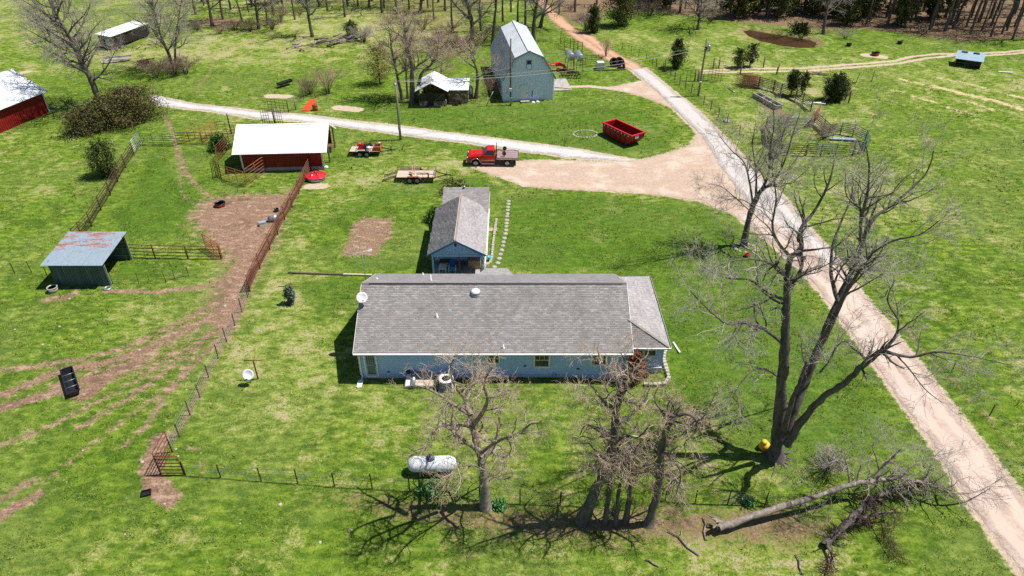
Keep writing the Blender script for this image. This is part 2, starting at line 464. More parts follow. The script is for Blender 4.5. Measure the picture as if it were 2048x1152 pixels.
TRAILS = [  # cattle and wheel tracks (points, half width)
    ([(330, 235), (345, 262), (356, 300), (372, 345), (395, 372), (425, 395)], 0.28), ([(350, 290), (358, 330), (362, 380), (375, 400)], 0.16),
    ([(424, 105), (424, 125), (416, 150), (400, 170), (394, 186)], 0.18),
    ([(470, 560), (400, 575), (310, 585), (215, 583)], 0.35),
    ([(455, 590), (370, 640), (260, 690), (160, 720), (0, 740)], 0.30), ([(440, 625), (330, 680), (230, 720), (110, 745), (0, 790)], 0.45),
    ([(440, 650), (360, 720), (250, 800), (150, 860)], 0.28), ([(445, 670), (395, 720), (330, 790), (285, 860)], 0.26), ([(395, 700), (345, 770), (300, 840), (250, 890)], 0.20),
    ([(320, 880), (300, 935), (310, 970), (340, 1000)], 0.7), ([(372, 890), (400, 905), (405, 950)], 0.13),
    ([(480, 610), (430, 660), (380, 690), (300, 730), (200, 760)], 0.22), ([(300, 700), (230, 745), (160, 765), (90, 790), (0, 815)], 0.5), ([(330, 720), (260, 770), (180, 810), (100, 850), (0, 890)], 0.2), ([(420, 690), (350, 760), (260, 830), (180, 890), (90, 960)], 0.16),
    ([(480, 600), (460, 630), (450, 660)], 0.6), ([(492, 600), (478, 630), (462, 660), (446, 690), (428, 722), (408, 760), (390, 800), (368, 840), (350, 880)], 0.2), ([(120, 770), (170, 790), (200, 760), (280, 720)], 0.7),
    ([(150, 588), (130, 598), (90, 600)], 0.4), ([(1790, 620), (1830, 680), (1880, 735), (1930, 790), (1985, 845), (2048, 920)], 0.12),
    ([(0, 1035), (40, 1005), (75, 990)], 0.45), ([(0, 1000), (30, 975), (62, 962)], 0.3),
    ([(1445, 142), (1500, 148), (1530, 172), (1570, 195)], 0.22),
]
PALE = [  # pale wheel ruts and worn ground
    ([(1405, 141), (1500, 138), (1600, 137), (1700, 130), (1790, 121), (1830, 112), (1880, 107), (1960, 106), (2048, 100), (2150, 92)], 0.42),
    ([(1405, 146), (1500, 144), (1600, 143), (1700, 136), (1800, 126), (1850, 117), (1900, 111), (1980, 110), (2048, 105), (2150, 98)], 0.42),
    ([(1110, 172), (1180, 172), (1240, 178), (1290, 186)], 0.55),
    ([(540, 192), (575, 193)], 0.9), ([(1732, 111), (1765, 114)], 1.0), ([(0, 155), (30, 148), (60, 142)], 0.7),
    ([(620, 372), (645, 372)], 0.8), ([(676, 216), (715, 220)], 0.9),
]
STRAW = [([(1870, 153), (1925, 164), (1995, 183)], 0.45), ([(1870, 173), (1905, 182), (1960, 196), (2048, 220), (2120, 238)], 0.75), ([(1800, 158), (1848, 168)], 0.5),
         ([(1776, 180), (1812, 184)], 0.3), ([(1825, 192), (1872, 204)], 0.45), ([(1930, 200), (1985, 220)], 0.5), ([(1892, 214), (1948, 230)], 0.4), ([(2015, 190), (2080, 205)], 0.6)]
LITTER = [([(-300, -60), (60, -60), (380, -20), (560, 18), (700, 22), (800, 62), (900, 95), (1000, 60), (1030, 20), (1065, 0), (1040, -60), (900, -120), (-300, -120)], 9.0, 0.52),
          ([(1095, 0), (1105, 18), (1150, 50), (1200, 40), (1210, 20), (1330, 26), (1400, 34), (1470, 46), (1560, 52), (1640, 60), (1720, 58), (1790, 66), (1860, 76), (1930, 84), (2048, 74), (2500, 60), (2500, -140), (1000, -140)], 2.5, 1.0),
          ([(640, 985), (780, 1000), (960, 1012), (1150, 1020), (1330, 1010), (1430, 1015), (1560, 1010), (1680, 1050), (1600, 1100), (1450, 1090), (1250, 1090), (1050, 1075), (900, 1060), (760, 1030)], 2.2, 0.92),
          ([(1500, 190), (1535, 196), (1590, 232), (1575, 240), (1520, 214)], 0.8, 0.75), ([(1360, 620), (1370, 600), (1340, 610)], 0.5, 0.4),
          ([(1250, 150), (1290, 152), (1330, 158), (1250, 158)], 0.5, 0.5), ([(400, 42), (420, 35), (488, 38), (480, 52), (420, 56)], 1.2, 0.9)]
LUSH = [([(990, 395), (1150, 386), (1400, 410), (1500, 480), (1640, 640), (1800, 880), (1560, 960), (1340, 780), (1240, 550), (990, 540)], 2.5), ([(660, 262), (800, 290), (1000, 296), (900, 300)], 1.0), ([(700, 195), (840, 215), (1110, 205), (1290, 225), (1370, 262), (1330, 296), (1240, 312), (1000, 272), (800, 245), (680, 230)], 2.0), ([(760, 372), (940, 352), (1000, 372), (1000, 392), (900, 385), (800, 400), (640, 470), (640, 440)], 1.2), ([(590, 560), (720, 552), (715, 600), (600, 610)], 1.0), ([(240, 520), (250, 516), (370, 520), (375, 545), (300, 560), (225, 560)], 0.8), ([(300, 300), (420, 400), (330, 480), (220, 470)], 1.5)]

def masks(x, y):
    """worn soil, pale dirt, dryness, leaf litter, straw, lush growth at ground points"""
    sh = x.shape
    soil = np.zeros(sh); pale = np.zeros(sh); litter = np.zeros(sh); straw = np.zeros(sh); lush = np.zeros(sh)
    soil = np.maximum(soil, 0.92 * soft(poly_sd(x, y, PX(PADDOCK)), 2.8))
    soil = np.maximum(soil, 0.66 * soft(poly_sd(x, y, PX(GARDEN)), 0.7))
    for p, w in TRAILS: soil = np.maximum(soil, 0.90 * soft(seg_dist(x, y, PX(p)) - w, 0.55))
    fan = poly_sd(x, y, PX([(500, 570), (440, 700), (300, 800), (120, 800), (0, 770), (0, 730), (200, 690), (400, 590)]))
    soil = np.maximum(soil, 0.47 * soft(fan, 2.5))
    soil = np.maximum(soil, 0.95 * soft(np.abs(poly_sd(x, y, PX(POND))) - 0.4, 0.8))
    pale = np.maximum(pale, soft(poly_sd(x, y, PX(APRON)), 0.8))
    soil = np.maximum(soil, 0.8 * soft(poly_sd(x, y, PX(RD_N_L + RD_N_R[::-1])) - 0.1, 0.9))
    for a, b in ((RD_P_L, RD_P_R), (RD_S_L, RD_S_R)):
        pale = np.maximum(pale, soft(poly_sd(x, y, PX(a + b[::-1])) - 0.2, 0.7))
    pale = np.maximum(pale, soft(poly_sd(x, y, PX(DRIVE_U + DRIVE_D[::-1])) - 0.15, 0.5))
    for p, w in PALE: pale = np.maximum(pale, 0.95 * soft(seg_dist(x, y, PX(p)) - w, 0.4))
    for p, w in STRAW: straw = np.maximum(straw, soft(seg_dist(x, y, PX(p)) - w, 0.9))
    for p, w, k in LITTER: litter = np.maximum(litter, k * soft(poly_sd(x, y, PX(p)), w))
    for p, w in LUSH: lush = np.maximum(lush, soft(poly_sd(x, y, PX(p)), w))
    dry = 0.20 + vnoise(x, y, 13.0, 3, 3) * 0.34 + vnoise(x, y, 2.0, 9, 3) * 0.30
    def bias(pts, w, k): return k * soft(poly_sd(x, y, PX(pts)), w)
    dry = dry + bias([(620, 370), (760, 300), (900, 300), (1000, 330), (930, 380), (800, 385), (640, 440), (600, 500)], 3.0, 0.17)
    dry = dry + bias([(420, 700), (560, 560), (700, 560), (680, 800), (1150, 790), (1150, 950), (500, 950), (380, 850)], 3.0, 0.10)
    dry = dry + bias([(0, 1000), (300, 1000), (1100, 1020), (1500, 1060), (1700, 1152), (0, 1200)], 3.0, 0.13) + bias([(-200, -60), (1000, -60), (1000, 70), (760, 120), (400, 130), (-200, 150)], 6.0, 0.13)
    dry = dry + bias([(1420, 150), (1800, 100), (2300, 90), (2300, 1100), (2080, 960), (1800, 640), (1600, 420), (1480, 290)], 5.0, 0.06)
    dry = dry + bias([(1200, 60), (1500, 100), (1800, 240), (1300, 150)], 4.0, 0.05) - bias([(980, 400), (1400, 410), (1560, 560), (1700, 800), (1500, 900), (1350, 760), (1240, 545), (990, 540)], 4.0, 0.05)
    return soil, pale, np.clip(dry, 0, 1), litter, straw, lush

def axis(dense, step, lim, grow, far):
    a, b = dense
    mid = list(np.arange(a, b + 1e-6, step))
    out = []; s = step; x = b
    while x < lim[1]:
        s *= grow; x += s; out.append(x)
    lo = []; s = step; x = a
    while x > lim[0]:
        s *= grow; x -= s; lo.append(x)
    return np.array([lim[0] - f for f in far[::-1]] + lo[::-1] + mid + out + [out[-1] + f for f in far] if out else mid)

gx = axis((-46, 66), 0.42, (-150, 160), 1.03, [30, 120, 400, 1200])
gy = axis((18, 112), 0.40, (6, 300), 1.03, [40, 160, 500, 1500])
GX, GY = np.meshgrid(gx, gy)
vx, vy = GX.ravel(), GY.ravel()
vz = gz(vx, vy)
pd = poly_sd(vx, vy, PX(POND))
vz = vz - 0.9 * np.clip(-pd / 2.5, 0, 1) + 0.25 * np.exp(-((pd - 1.2) / 1.0) ** 2)
soil, pale, dry, litter, straw, lush = masks(vx, vy)
V = np.stack([vx, vy, vz], 1)
nx, ny = len(gx), len(gy)
idx = np.arange(nx * ny).reshape(ny, nx)
F = np.stack([idx[:-1, :-1].ravel(), idx[:-1, 1:].ravel(), idx[1:, 1:].ravel(), idx[1:, :-1].ravel()], 1)

def ground_material():
    t = NT('grassland')
    a, b = t.attr("mask_a"), t.attr("mask_b")
    sa, sb = t.n.new("ShaderNodeSeparateColor"), t.n.new("ShaderNodeSeparateColor")
    t.l.new(a.outputs["Color"], sa.inputs[0]); t.l.new(b.outputs["Color"], sb.inputs[0])
    n_big, n_mid, n_sm, n_fine, n_tiny = t.noise(0.07, 3), t.noise(0.42, 4), t.noise(1.5, 5, 0.62, stretch=(0.75, 1.35, 1)), t.noise(6.5, 4, 0.7), t.noise(34.0, 2)
    gmix = t.math('ADD', t.math('MULTIPLY', n_sm, 0.55), t.math('ADD', t.math('MULTIPLY', n_fine, 0.33), t.math('MULTIPLY', n_tiny, 0.12)))
    green = t.ramp(gmix, [(0.36, S(52, 78, 18)), (0.46, S(84, 112, 30)), (0.55, S(114, 138, 44)), (0.66, S(150, 164, 66))])
    green = t.mix(t.math('MULTIPLY', t.sstep(n_mid, 0.48, 0.56), 0.85), green, t.ramp(n_fine, [(0.35, S(44, 72, 16)), (0.65, S(86, 116, 32))]))
    green = t.mix(t.math('MULTIPLY', t.sstep(n_big, 0.42, 0.62), 0.6), green, t.ramp(gmix, [(0.4, S(84, 104, 44)), (0.6, S(132, 144, 76))]))
    d = t.math('ADD', sa.outputs[2], t.math('MULTIPLY', t.math('SUBTRACT', n_mid, 0.5), 0.7))
    d = t.math('ADD', d, t.math('MULTIPLY', t.math('SUBTRACT', n_sm, 0.5), 0.7))
    yel = t.ramp(n_fine, [(0.32, S(112, 138, 46)), (0.5, S(142, 158, 62)), (0.68, S(172, 172, 94))])
    col = t.mix(t.math('MULTIPLY', t.sstep(d, 0.52, 0.72), 0.68), green, yel)
    tan = t.ramp(n_tiny, [(0.3, S(164, 146, 116)), (0.7, S(194, 178, 148))])
    d2 = t.math('ADD', d, t.math('MULTIPLY', t.math('SUBTRACT', n_fine, 0.5), 0.9))
    col = t.mix(t.math('MULTIPLY', t.sstep(d2, 0.66, 0.82), 0.75), col, tan)
    col = t.mix(t.math('MULTIPLY', t.sstep(t.math('ADD', sb.outputs[2], t.math('SUBTRACT', n_sm, 0.5)), 0.45, 0.75), 0.55), col, t.ramp(n_fine, [(0.35, S(46, 80, 18)), (0.65, S(88, 124, 36))]))
    # darker growth and dead thatch between the blades
    col = t.mix(t.math('MULTIPLY', t.sstep(n_fine, 0.57, 0.70), 0.45), col, S(46, 66, 22))
    col = t.mix(t.math('MULTIPLY', t.sstep(n_tiny, 0.62, 0.72), 0.30), col, S(168, 164, 118))
    def blend(base, m, c, k1=0.55, k2=0.55, lo=0.42, hi=0.62, top=1.0):
        f = t.math('ADD', m, t.math('MULTIPLY', t.math('SUBTRACT', n_sm, 0.5), k1))
        f = t.math('ADD', f, t.math('MULTIPLY', t.math('SUBTRACT', n_fine, 0.5), k2))
        return t.mix(t.math('MULTIPLY', t.sstep(f, lo, hi), top), base, c)
    lit = t.ramp(n_fine, [(0.30, S(92, 74, 58)), (0.5, S(128, 104, 84)), (0.7, S(160, 134, 112))])
    col = blend(col, sb.outputs[0], lit, 1.0, 1.0, 0.38, 0.72, 0.92)
    st = t.ramp(n_fine, [(0.3, S(186, 166, 124)), (0.7, S(206, 190, 150))])
    col = blend(col, sb.outputs[1], st, 1.5, 1.3, 0.5, 0.75)
    so = t.ramp(n_fine, [(0.25, S(100, 76, 62)), (0.5, S(142, 112, 94)), (0.75, S(184, 154, 132))])
    so = t.mix(t.sstep(n_mid, 0.52, 0.70), so, S(114, 90, 76))
    so = t.mix(t.math('MULTIPLY', t.sstep(n_sm, 0.52, 0.66), 0.7), so, S(186, 158, 138))
    so = t.mix(t.math('MULTIPLY', t.sstep(t.noise(3.2, 5, 0.7, dist=0.6), 0.56, 0.66), 0.6), so, S(84, 64, 52))
    col = blend(col, sa.outputs[0], so, 1.0, 0.9, 0.36, 0.64, 0.97)
    pa = t.ramp(n_fine, [(0.25, S(168, 148, 126)), (0.5, S(192, 172, 150)), (0.75, S(210, 194, 174))])
    col = blend(col, sa.outputs[1], pa, 0.6, 0.5)
    # scattered pale pebbles
    v = t.n.new("ShaderNodeTexVoronoi"); v.inputs["Scale"].default_value = 1.6; t.l.new(t.tc.outputs["Object"], v.inputs["Vector"])
    col = t.mix(t.math('MULTIPLY', t.sstep(v.outputs["Distance"], 0.055, 0.03), t.sstep(n_mid, 0.44, 0.5)), col, S(206, 200, 190))
    h = t.math('ADD', t.math('MULTIPLY', n_sm, 0.7), t.math('ADD', t.math('MULTIPLY', n_fine, 0.8), t.math('MULTIPLY', n_tiny, 0.3)))
    t.bump(h, 0.9, 0.12)
    return t.done(col, 0.95, 0.0, 0.1)

me = np_mesh("ground", V, F, ground_material(), smooth=True)
for nm, c in (("mask_a", (soil, pale, dry)), ("mask_b", (litter, straw, lush))):
    at_ = me.attributes.new(nm, 'FLOAT_COLOR', 'POINT')
    arr = np.ones((len(V), 4), np.float32)
    for i in range(3): arr[:, i] = c[i]
    at_.data.foreach_set("color", arr.ravel())
ground = part("ground", me, None)
tag(ground, "open pasture and mown lawn of green and straw coloured grass", "ground", kind="structure")

# ---- roads and drives: sheets with ragged edges laid on the ground
def dens(pts, step, jit, seed):
    rng = random.Random(seed); out = []
    n = len(pts)
    for i in range(n):
        a, b = Vector(pts[i]), Vector(pts[(i + 1) % n])
        L = (b - a).length; k = max(1, int(L / step)); nrm = Vector((-(b - a).y, (b - a).x)).normalized() if L > 0 else Vector((0, 0))
        for j in range(k):
            q = a + (b - a) * (j / k)
            w = (float(vnoise(np.array([q.x]), np.array([q.y]), 1.6, seed, 3)[0]) - 0.5) * 2 * jit + rng.uniform(-1, 1) * jit * 0.35
            out.append(q + nrm * w)
    return out

def sheet(name, pts, mat, off, label, step=0.35, jit=0.22, grid=0.6, seed=1, crown=0.0):
    b = dens(pts, step, jit, seed)
    n = len(b)
    xs = [q.x for q in b]; ys = [q.y for q in b]
    inner = []
    X, Y = np.meshgrid(np.arange(min(xs), max(xs), grid), np.arange(min(ys), max(ys), grid))
    X, Y = X.ravel(), Y.ravel()
    ins = poly_sd(X, Y, [tuple(q) for q in b]) < -0.3
    inner = [Vector((float(x), float(y))) for x, y in zip(X[ins], Y[ins])]
    vs, es, fs, *_ = delaunay_2d_cdt(b + inner, [(i, (i + 1) % n) for i in range(n)], [list(range(n))], 1, 1e-4)
    x = np.array([q.x for q in vs]); y = np.array([q.y for q in vs])
    ed = seg_dist(x, y, [tuple(q) for q in b] + [tuple(b[0])])
    z = gz(x, y) + off * np.clip(ed / 0.15 + 0.25, 0, 1) + crown * np.clip(ed / 2.0, 0, 1)
    m = bpy.data.meshes.new(name)
    m.from_pydata(list(zip(x.tolist(), y.tolist(), z.tolist())), [], [list(q) for q in fs])
    m.materials.append(mat); m.update()
    ea = m.attributes.new("edge", 'FLOAT', 'POINT'); ea.data.foreach_set("value", np.clip(ed / 0.9, 0, 1).astype(np.float32))
    ea = m.attributes.new("inset", 'FLOAT', 'POINT'); ea.data.foreach_set("value", np.clip(ed, 0, 4).astype(np.float32))
    o = part(name, m, None)
    return tag(o, label, "road", kind="structure")

def road_mat(name, a, b, c, streak=None, speck=None, bump=0.5, rut=0.75):
    t = NT(name)
    n1, n2, n3 = t.noise(0.35, 4), t.noise(3.0, 5, 0.65), t.noise(22, 3)
    col = t.ramp(n2, [(0.3, a), (0.6, b)])
    col = t.mix(t.sstep(n1, 0.46, 0.66), col, c)
    col = t.mix(t.sstep(n3, 0.60, 0.72), col, speck or c)
    if streak: col = t.mix(t.math('MULTIPLY', t.sstep(t.noise(0.9, 5, 0.65, stretch=(0.5, 1.3, 1)), 0.50, 0.66), 0.7), col, streak)
    # wheel bands packed pale, loose darker stone between and beside them
    ins = t.math('ADD', t.attr("inset").outputs["Fac"], t.math('MULTIPLY', t.math('SUBTRACT', t.noise(0.5, 3), 0.5), 0.9))
    band = t.math('MULTIPLY', t.sstep(ins, 0.55, 0.85), t.sstep(ins, 1.75, 1.35))
    col = t.mix(t.math('MULTIPLY', band, rut), col, tuple(min(1, q * 1.22) for q in a[:3]) + (1,))
    col = t.mix(t.math('MULTIPLY', t.math('SUBTRACT', 1.0, band), t.math('MULTIPLY', t.sstep(t.noise(5, 4, 0.7), 0.45, 0.65), 0.5)), col, tuple(q * 0.70 for q in b[:3]) + (1,))
    t.bump(t.math('ADD', n2, n3), bump, 0.05)
    e = t.math('ADD', t.attr("edge").outputs["Fac"], t.math('MULTIPLY', t.math('SUBTRACT', t.noise(1.1, 4, 0.7), 0.5), 1.1))
    e = t.math('ADD', e, t.math('MULTIPLY', t.math('SUBTRACT', t.noise(9, 3, 0.7), 0.5), 0.9))      # worn, ragged margin
    t.l.new(t.sstep(e, 0.10, 0.38), t.b.inputs["Alpha"])
    return t.done(col, 0.95, 0, 0.15)
M['road_pink'] = road_mat('pink_gravel', S(188, 168, 155), S(172, 151, 138), S(197, 181, 170), streak=S(178, 164, 154), speck=S(206, 195, 187))
M['road_orange'] = road_mat('orange_dirt', S(184, 146, 118), S(166, 128, 104), S(194, 160, 134), streak=S(160, 140, 128))
M['road_grey'] = road_mat('worn_chip_seal', S(180, 173, 169), S(166, 159, 155), S(188, 181, 177), streak=S(192, 176, 164), bump=0.3)
M['gravel_white'] = road_mat('white_gravel', S(186, 183, 180), S(166, 162, 159), S(198, 195, 192), streak=S(196, 178, 152), speck=S(222, 220, 217), bump=0.8)
M['apron'] = road_mat('pale_pink_dirt', S(194, 172, 154), S(180, 156, 138), S(203, 184, 168), streak=S(176, 154, 130), speck=S(216, 204, 192), rut=0.0)
sheet("road", PX(RD_N_L + RD_N_R[::-1]), M['road_orange'], 0.022, "orange dirt road running up into the bare woods", seed=3)
sheet("road", PX(RD_S_L + RD_S_R[::-1]), M['road_pink'], 0.026, "pinkish gravel road leading down past the tall bare tree", jit=0.16, seed=5, crown=0.05)
sheet("driveway", PX(APRON), M['apron'], 0.016, "pale pink dirt apron between the truck and the road", seed=9, jit=0.45)
sheet("driveway", PX(DRIVE_U + DRIVE_D[::-1]), M['gravel_white'], 0.03, "white gravel driveway running past the red barn", seed=7, jit=0.25)
sheet("road", PX(RD_P_L + RD_P_R[::-1]), M['road_grey'], 0.05, "worn grey paved stretch of road beside the wire fence", jit=0.12, seed=4, crown=0.02)
sheet("pond", PX([(a, b + (1 if b > 70 else -1)) for a, b in POND]), M['water'], 0.0, "muddy brown farm pond below the cedar wood", jit=0.3, seed=8)
bpy.data.objects["pond"].location.z = -0.22
tag(bpy.data.objects["pond"], cat="pond")

# ---- grass: short blades in tufts, one mass
FOOT = []     # rectangles and circles kept free of grass: (x0, x1, y0, y1)
FOOT += [(-10.9, 8.4, 38.0, 47.4), (8.4, 10.9, 38.4, 47.2), (-6.9, -2.6, 51.2, 62.5), (-30.4, -21.6, 72.8, 79.5), (-1.3, 6.0, 96.3, 113)]
def build_grass():
    rng = np.random.default_rng(11)
    P = []
    for (y0, y1, n, k) in ((20, 36, 30000, 1.0), (36, 52, 34000, 1.05), (52, 80, 44000, 1.2), (80, 125, 30000, 1.6)):
        y = rng.uniform(y0, y1, n)
        x = rng.uniform(-1, 1, n) * (y * 0.62 + 16)
        P.append(np.stack([x, y, np.full(n, k)], 1))
    for (y0, y1, n, k) in ((22, 60, 9000, 1.9), (60, 110, 9000, 2.4)):          # coarser tussocks and weeds, in drifts
        y = rng.uniform(y0, y1, n); x = rng.uniform(-1, 1, n) * (y * 0.62 + 16)
        s = vnoise(x, y, 3.0, 33, 3) > 0.56
        P.append(np.stack([x, y, np.full(n, k)], 1)[s & ~((x > -14) & (x < 20) & (y > 34) & (y < 66))])
    P = np.concatenate(P)
    x, y = P[:, 0], P[:, 1]
    so, pa, dr, li, stw, lu = masks(x, y)
    r = rng.uniform(0, 1, len(x))
    keep = (np.maximum(so, pa) < 0.28 + 0.25 * r) & (np.maximum(li, stw) < 0.3 + 0.5 * r) & (poly_sd(x, y, PX(POND)) > 0.4)
    keep &= ~((dr > 0.62) & (r < 0.5))
    clump = vnoise(x, y, 1.1, 21, 2)
    keep &= (clump > 0.32 + 0.25 * rng.uniform(0, 1, len(x)))
    for x0, x1, y0, y1 in FOOT: keep &= ~((x > x0) & (x < x1) & (y > y0) & (y < y1))
    P, dr, lu, clump = P[keep], dr[keep], lu[keep], clump[keep]
    n = len(P); nb = 5
    size = P[:, 2] * (0.055 + 0.10 * np.clip(clump - 0.35, 0, 1) + 0.03 * rng.uniform(0, 1, n) + 0.03 * lu)
    a = rng.uniform(0, 2 * np.pi, (n, nb)); lean = rng.uniform(0.2, 1.1, (n, nb)); L = size[:, None] * rng.uniform(0.7, 1.5, (n, nb))
    off = rng.uniform(-1, 1, (n, nb, 2)) * (0.06 * P[:, 2])[:, None, None]
    bx, by = P[:, 0:1] + off[..., 0], P[:, 1:2] + off[..., 1]
    bz = gz(bx, by) - 0.01
    w = (0.016 * P[:, 2])[:, None] * np.ones_like(a)
    tx, ty, tz = bx + np.cos(a) * np.sin(lean) * L, by + np.sin(a) * np.sin(lean) * L, bz + np.cos(lean) * L
    px_, py_ = -np.sin(a) * w, np.cos(a) * w
    V = np.stack([np.stack([bx - px_, by - py_, bz], -1), np.stack([bx + px_, by + py_, bz], -1), np.stack([tx, ty, tz], -1)], 2).reshape(-1, 3)
    F = np.arange(len(V)).reshape(-1, 3)
    g1, g2, g3 = np.array(S(92, 118, 40)), np.array(S(148, 168, 74)), np.array(S(172, 166, 112))
    k = np.clip(rng.normal(0.45, 0.22, (n, 1)) + (dr[:, None] - 0.5) * 0.9, 0, 1)
    c = g1 * (1 - k) + g2 * k
    ky = np.clip((dr[:, None] - 0.56) * 2.6 + rng.normal(0, 0.2, (n, 1)), 0, 0.85)
    c = c * (1 - ky) + g3 * ky
    c = c * (1 - 0.22 * lu[:, None]) * np.where(P[:, 2:3] > 1.65, 0.8, 1.0) * rng.uniform(0.8, 1.2, (n, 1))
    c[:, 3] = 1
    C = np.repeat(c, nb, axis=0)
    o = part("grass", np_mesh("grass", V, F, M['grass_blade'], col=C), None)
    tag(o, "short spring grass growing over lawn and pasture", "grass", kind="stuff")
build_grass()
# ================================================================== TREES
def sweep_arrays(polys, n):
    """tubes along many polylines at once: polys = [(points, radii)]"""
    if not polys: return np.zeros((0, 3)), np.zeros((0, 4), int)
    P = np.array([tuple(q) for pts, _ in polys for q in pts], float)
    Rr = np.array([r for _, rs in polys for r in rs], float)
    lens = [len(pts) for pts, _ in polys]
    st = np.concatenate([[0], np.cumsum(lens)[:-1]])
    pid = np.repeat(np.arange(len(polys)), lens)
    first = np.zeros(len(P), bool); first[st] = True
    last = np.zeros(len(P), bool); last[st + np.array(lens) - 1] = True
    nxt = np.where(last, np.arange(len(P)), np.arange(len(P)) + 1)
    prv = np.where(first, np.arange(len(P)), np.arange(len(P)) - 1)
    T = P[nxt] - P[prv]; T /= np.linalg.norm(T, axis=1, keepdims=True) + 1e-9
    ends = P[st + np.array(lens) - 1] - P[st]
    k = np.argmin(np.abs(ends), axis=1)
    ref = np.eye(3)[k][pid]
    X = np.cross(T, ref); X /= np.linalg.norm(X, axis=1, keepdims=True) + 1e-9
    Y = np.cross(T, X)
    ang = 2 * np.pi * np.arange(n) / n
    V = (P[:, None, :] + Rr[:, None, None] * (np.cos(ang)[None, :, None] * X[:, None, :] + np.sin(ang)[None, :, None] * Y[:, None, :])).reshape(-1, 3)
    base = np.nonzero(~last)[0]
    j = np.arange(n); j2 = (j + 1) % n
    F = np.stack([base[:, None] * n + j, base[:, None] * n + j2, (base[:, None] + 1) * n + j2, (base[:, None] + 1) * n + j], -1).reshape(-1, 4)
    return V, F

def sweep_mesh(name, groups, mats, smooth=True):
    """groups: [(polys, sides)]"""
    Vs, Fs, b = [], [], 0
    for polys, n in groups:
        V, F = sweep_arrays(polys, n)
        Vs.append(V); Fs.append(F + b); b += len(V)
    return np_mesh(name, np.concatenate(Vs), np.concatenate(Fs), mats, smooth)

def rvec(rng):
    while True:
        v = Vector((rng.uniform(-1, 1), rng.uniform(-1, 1), rng.uniform(-1, 1)))
        if 0.05 < v.length < 1: return v.normalized()

def branch(rng, out, p, d, L, r, lvl, sp):
    n = max(2, int(L / sp['seg'][lvl])); step = L / n
    pts, ds = [p.copy()], [d.copy()]
    wig, trop = sp['wig'][lvl], sp['trop'][lvl]
    for i in range(n):
        d = (d + rvec(rng) * wig + Vector((0, 0, trop))).normalized()
        p = p + d * step
        if p.z < 0.12: p.z = 0.12; d.z = abs(d.z)
        pts.append(p.copy()); ds.append(d.copy())
    rmin = sp['rmin']
    radii = [max(rmin, r * (1 - 0.72 * i / n)) for i in range(n + 1)]
    out.append((pts, radii, lvl))
    if lvl + 1 < len(sp['dens']):
        twigs(rng, out, pts, radii, lvl + 1, sp, 0.12, L)

def twigs(rng, out, pts, radii, lvl, sp, start, L):
    """side branches of level lvl along a polyline"""
    m = len(pts) - 1
    total = sum((pts[i + 1] - pts[i]).length for i in range(m))
    cnt = total * (1 - start) * sp['dens'][lvl]; cnt = int(cnt) + (1 if rng.random() < cnt % 1 else 0)
    for c in range(cnt + 1):
        t = start + (1 - start) * rng.random() ** 0.8 if c else 1.0
        i = min(int(t * m), m - 1); f = t * m - i
        p = pts[i].lerp(pts[i + 1], f); d = (pts[i + 1] - pts[i]).normalized(); rr = radii[i] + (radii[i + 1] - radii[i]) * f
        side = (rvec(rng) - d * 0.0); side = (side - d * side.dot(d)).normalized()
        ang = rng.uniform(*sp['ang'][lvl]) if c else rng.uniform(0.1, 0.5)
        nd = (d * math.cos(ang) + side * math.sin(ang)).normalized()
        lo, hi = sp['len'][lvl]
        nl = rng.uniform(lo, hi) * (1.15 - 0.55 * t)
        branch(rng, out, p, nd, nl, min(rr * 0.62, sp['rmax'][lvl]), lvl, sp)

def smooth_line(pts, k=4, jit=0.0, rng=None):
    """Catmull-Rom through the points"""
    P = [Vector(q) for q in pts]
    if len(P) < 3: P = [P[0], (P[0] + P[1]) / 2, P[1]]
    out = []
    for i in range(len(P) - 1):
        a, b, c, d = P[max(i - 1, 0)], P[i], P[i + 1], P[min(i + 2, len(P) - 1)]
        for j in range(k):
            t = j / k
            q = 0.5 * ((2 * b) + (c - a) * t + (2 * a - 5 * b + 4 * c - d) * t * t + (3 * b - a - 3 * c + d) * t ** 3)
            if jit and (i or j): q = q + rvec(rng) * jit
            out.append(q)
    out.append(P[-1])
    return out

SPEC = dict(
    oak=dict(dens=[0, 2.4, 3.5, 6.0], len=[(0, 0), (1.3, 3.2), (0.6, 1.4), (0.25, 0.65)], ang=[(0, 0), (0.5, 1.15), (0.5, 1.2), (0.4, 1.2)], wig=[0, 0.30, 0.34, 0.36],
             trop=[0, 0.06, 0.03, 0.02], seg=[0.5, 0.35, 0.25, 0.2], rmax=[1, 0.085, 0.03, 0.009], rmin=0.006),
    curly=dict(dens=[0, 2.7, 3.9, 8.0], len=[(0, 0), (0.9, 2.4), (0.5, 1.2), (0.2, 0.55)], ang=[(0, 0), (0.6, 1.5), (0.5, 1.4), (0.4, 1.2)], wig=[0, 0.52, 0.55, 0.5],
               trop=[0, 0.03, -0.01, 0.0], seg=[0.5, 0.22, 0.16, 0.14], rmax=[1, 0.065, 0.028, 0.007], rmin=0.0055),
    far=dict(dens=[0, 2.3, 2.8, 3.4], len=[(0, 0), (1.4, 3.4), (0.8, 1.8), (0.4, 0.9)], ang=[(0, 0), (0.5, 1.1), (0.5, 1.1), (0.4, 1.1)], wig=[0, 0.24, 0.28, 0.3],
             trop=[0, 0.07, 0.04, 0.02], seg=[0.6, 0.6, 0.45, 0.4], rmax=[1, 0.085, 0.03, 0.011], rmin=0.008),
    shrub=dict(dens=[0, 4.0, 6.0], len=[(0, 0), (0.5, 1.1), (0.2, 0.55)], ang=[(0, 0), (0.3, 0.9), (0.4, 1.1)], wig=[0, 0.25, 0.3],
               trop=[0, 0.08, 0.03], seg=[0.4, 0.25, 0.2], rmax=[1, 0.02, 0.012], rmin=0.009),
)

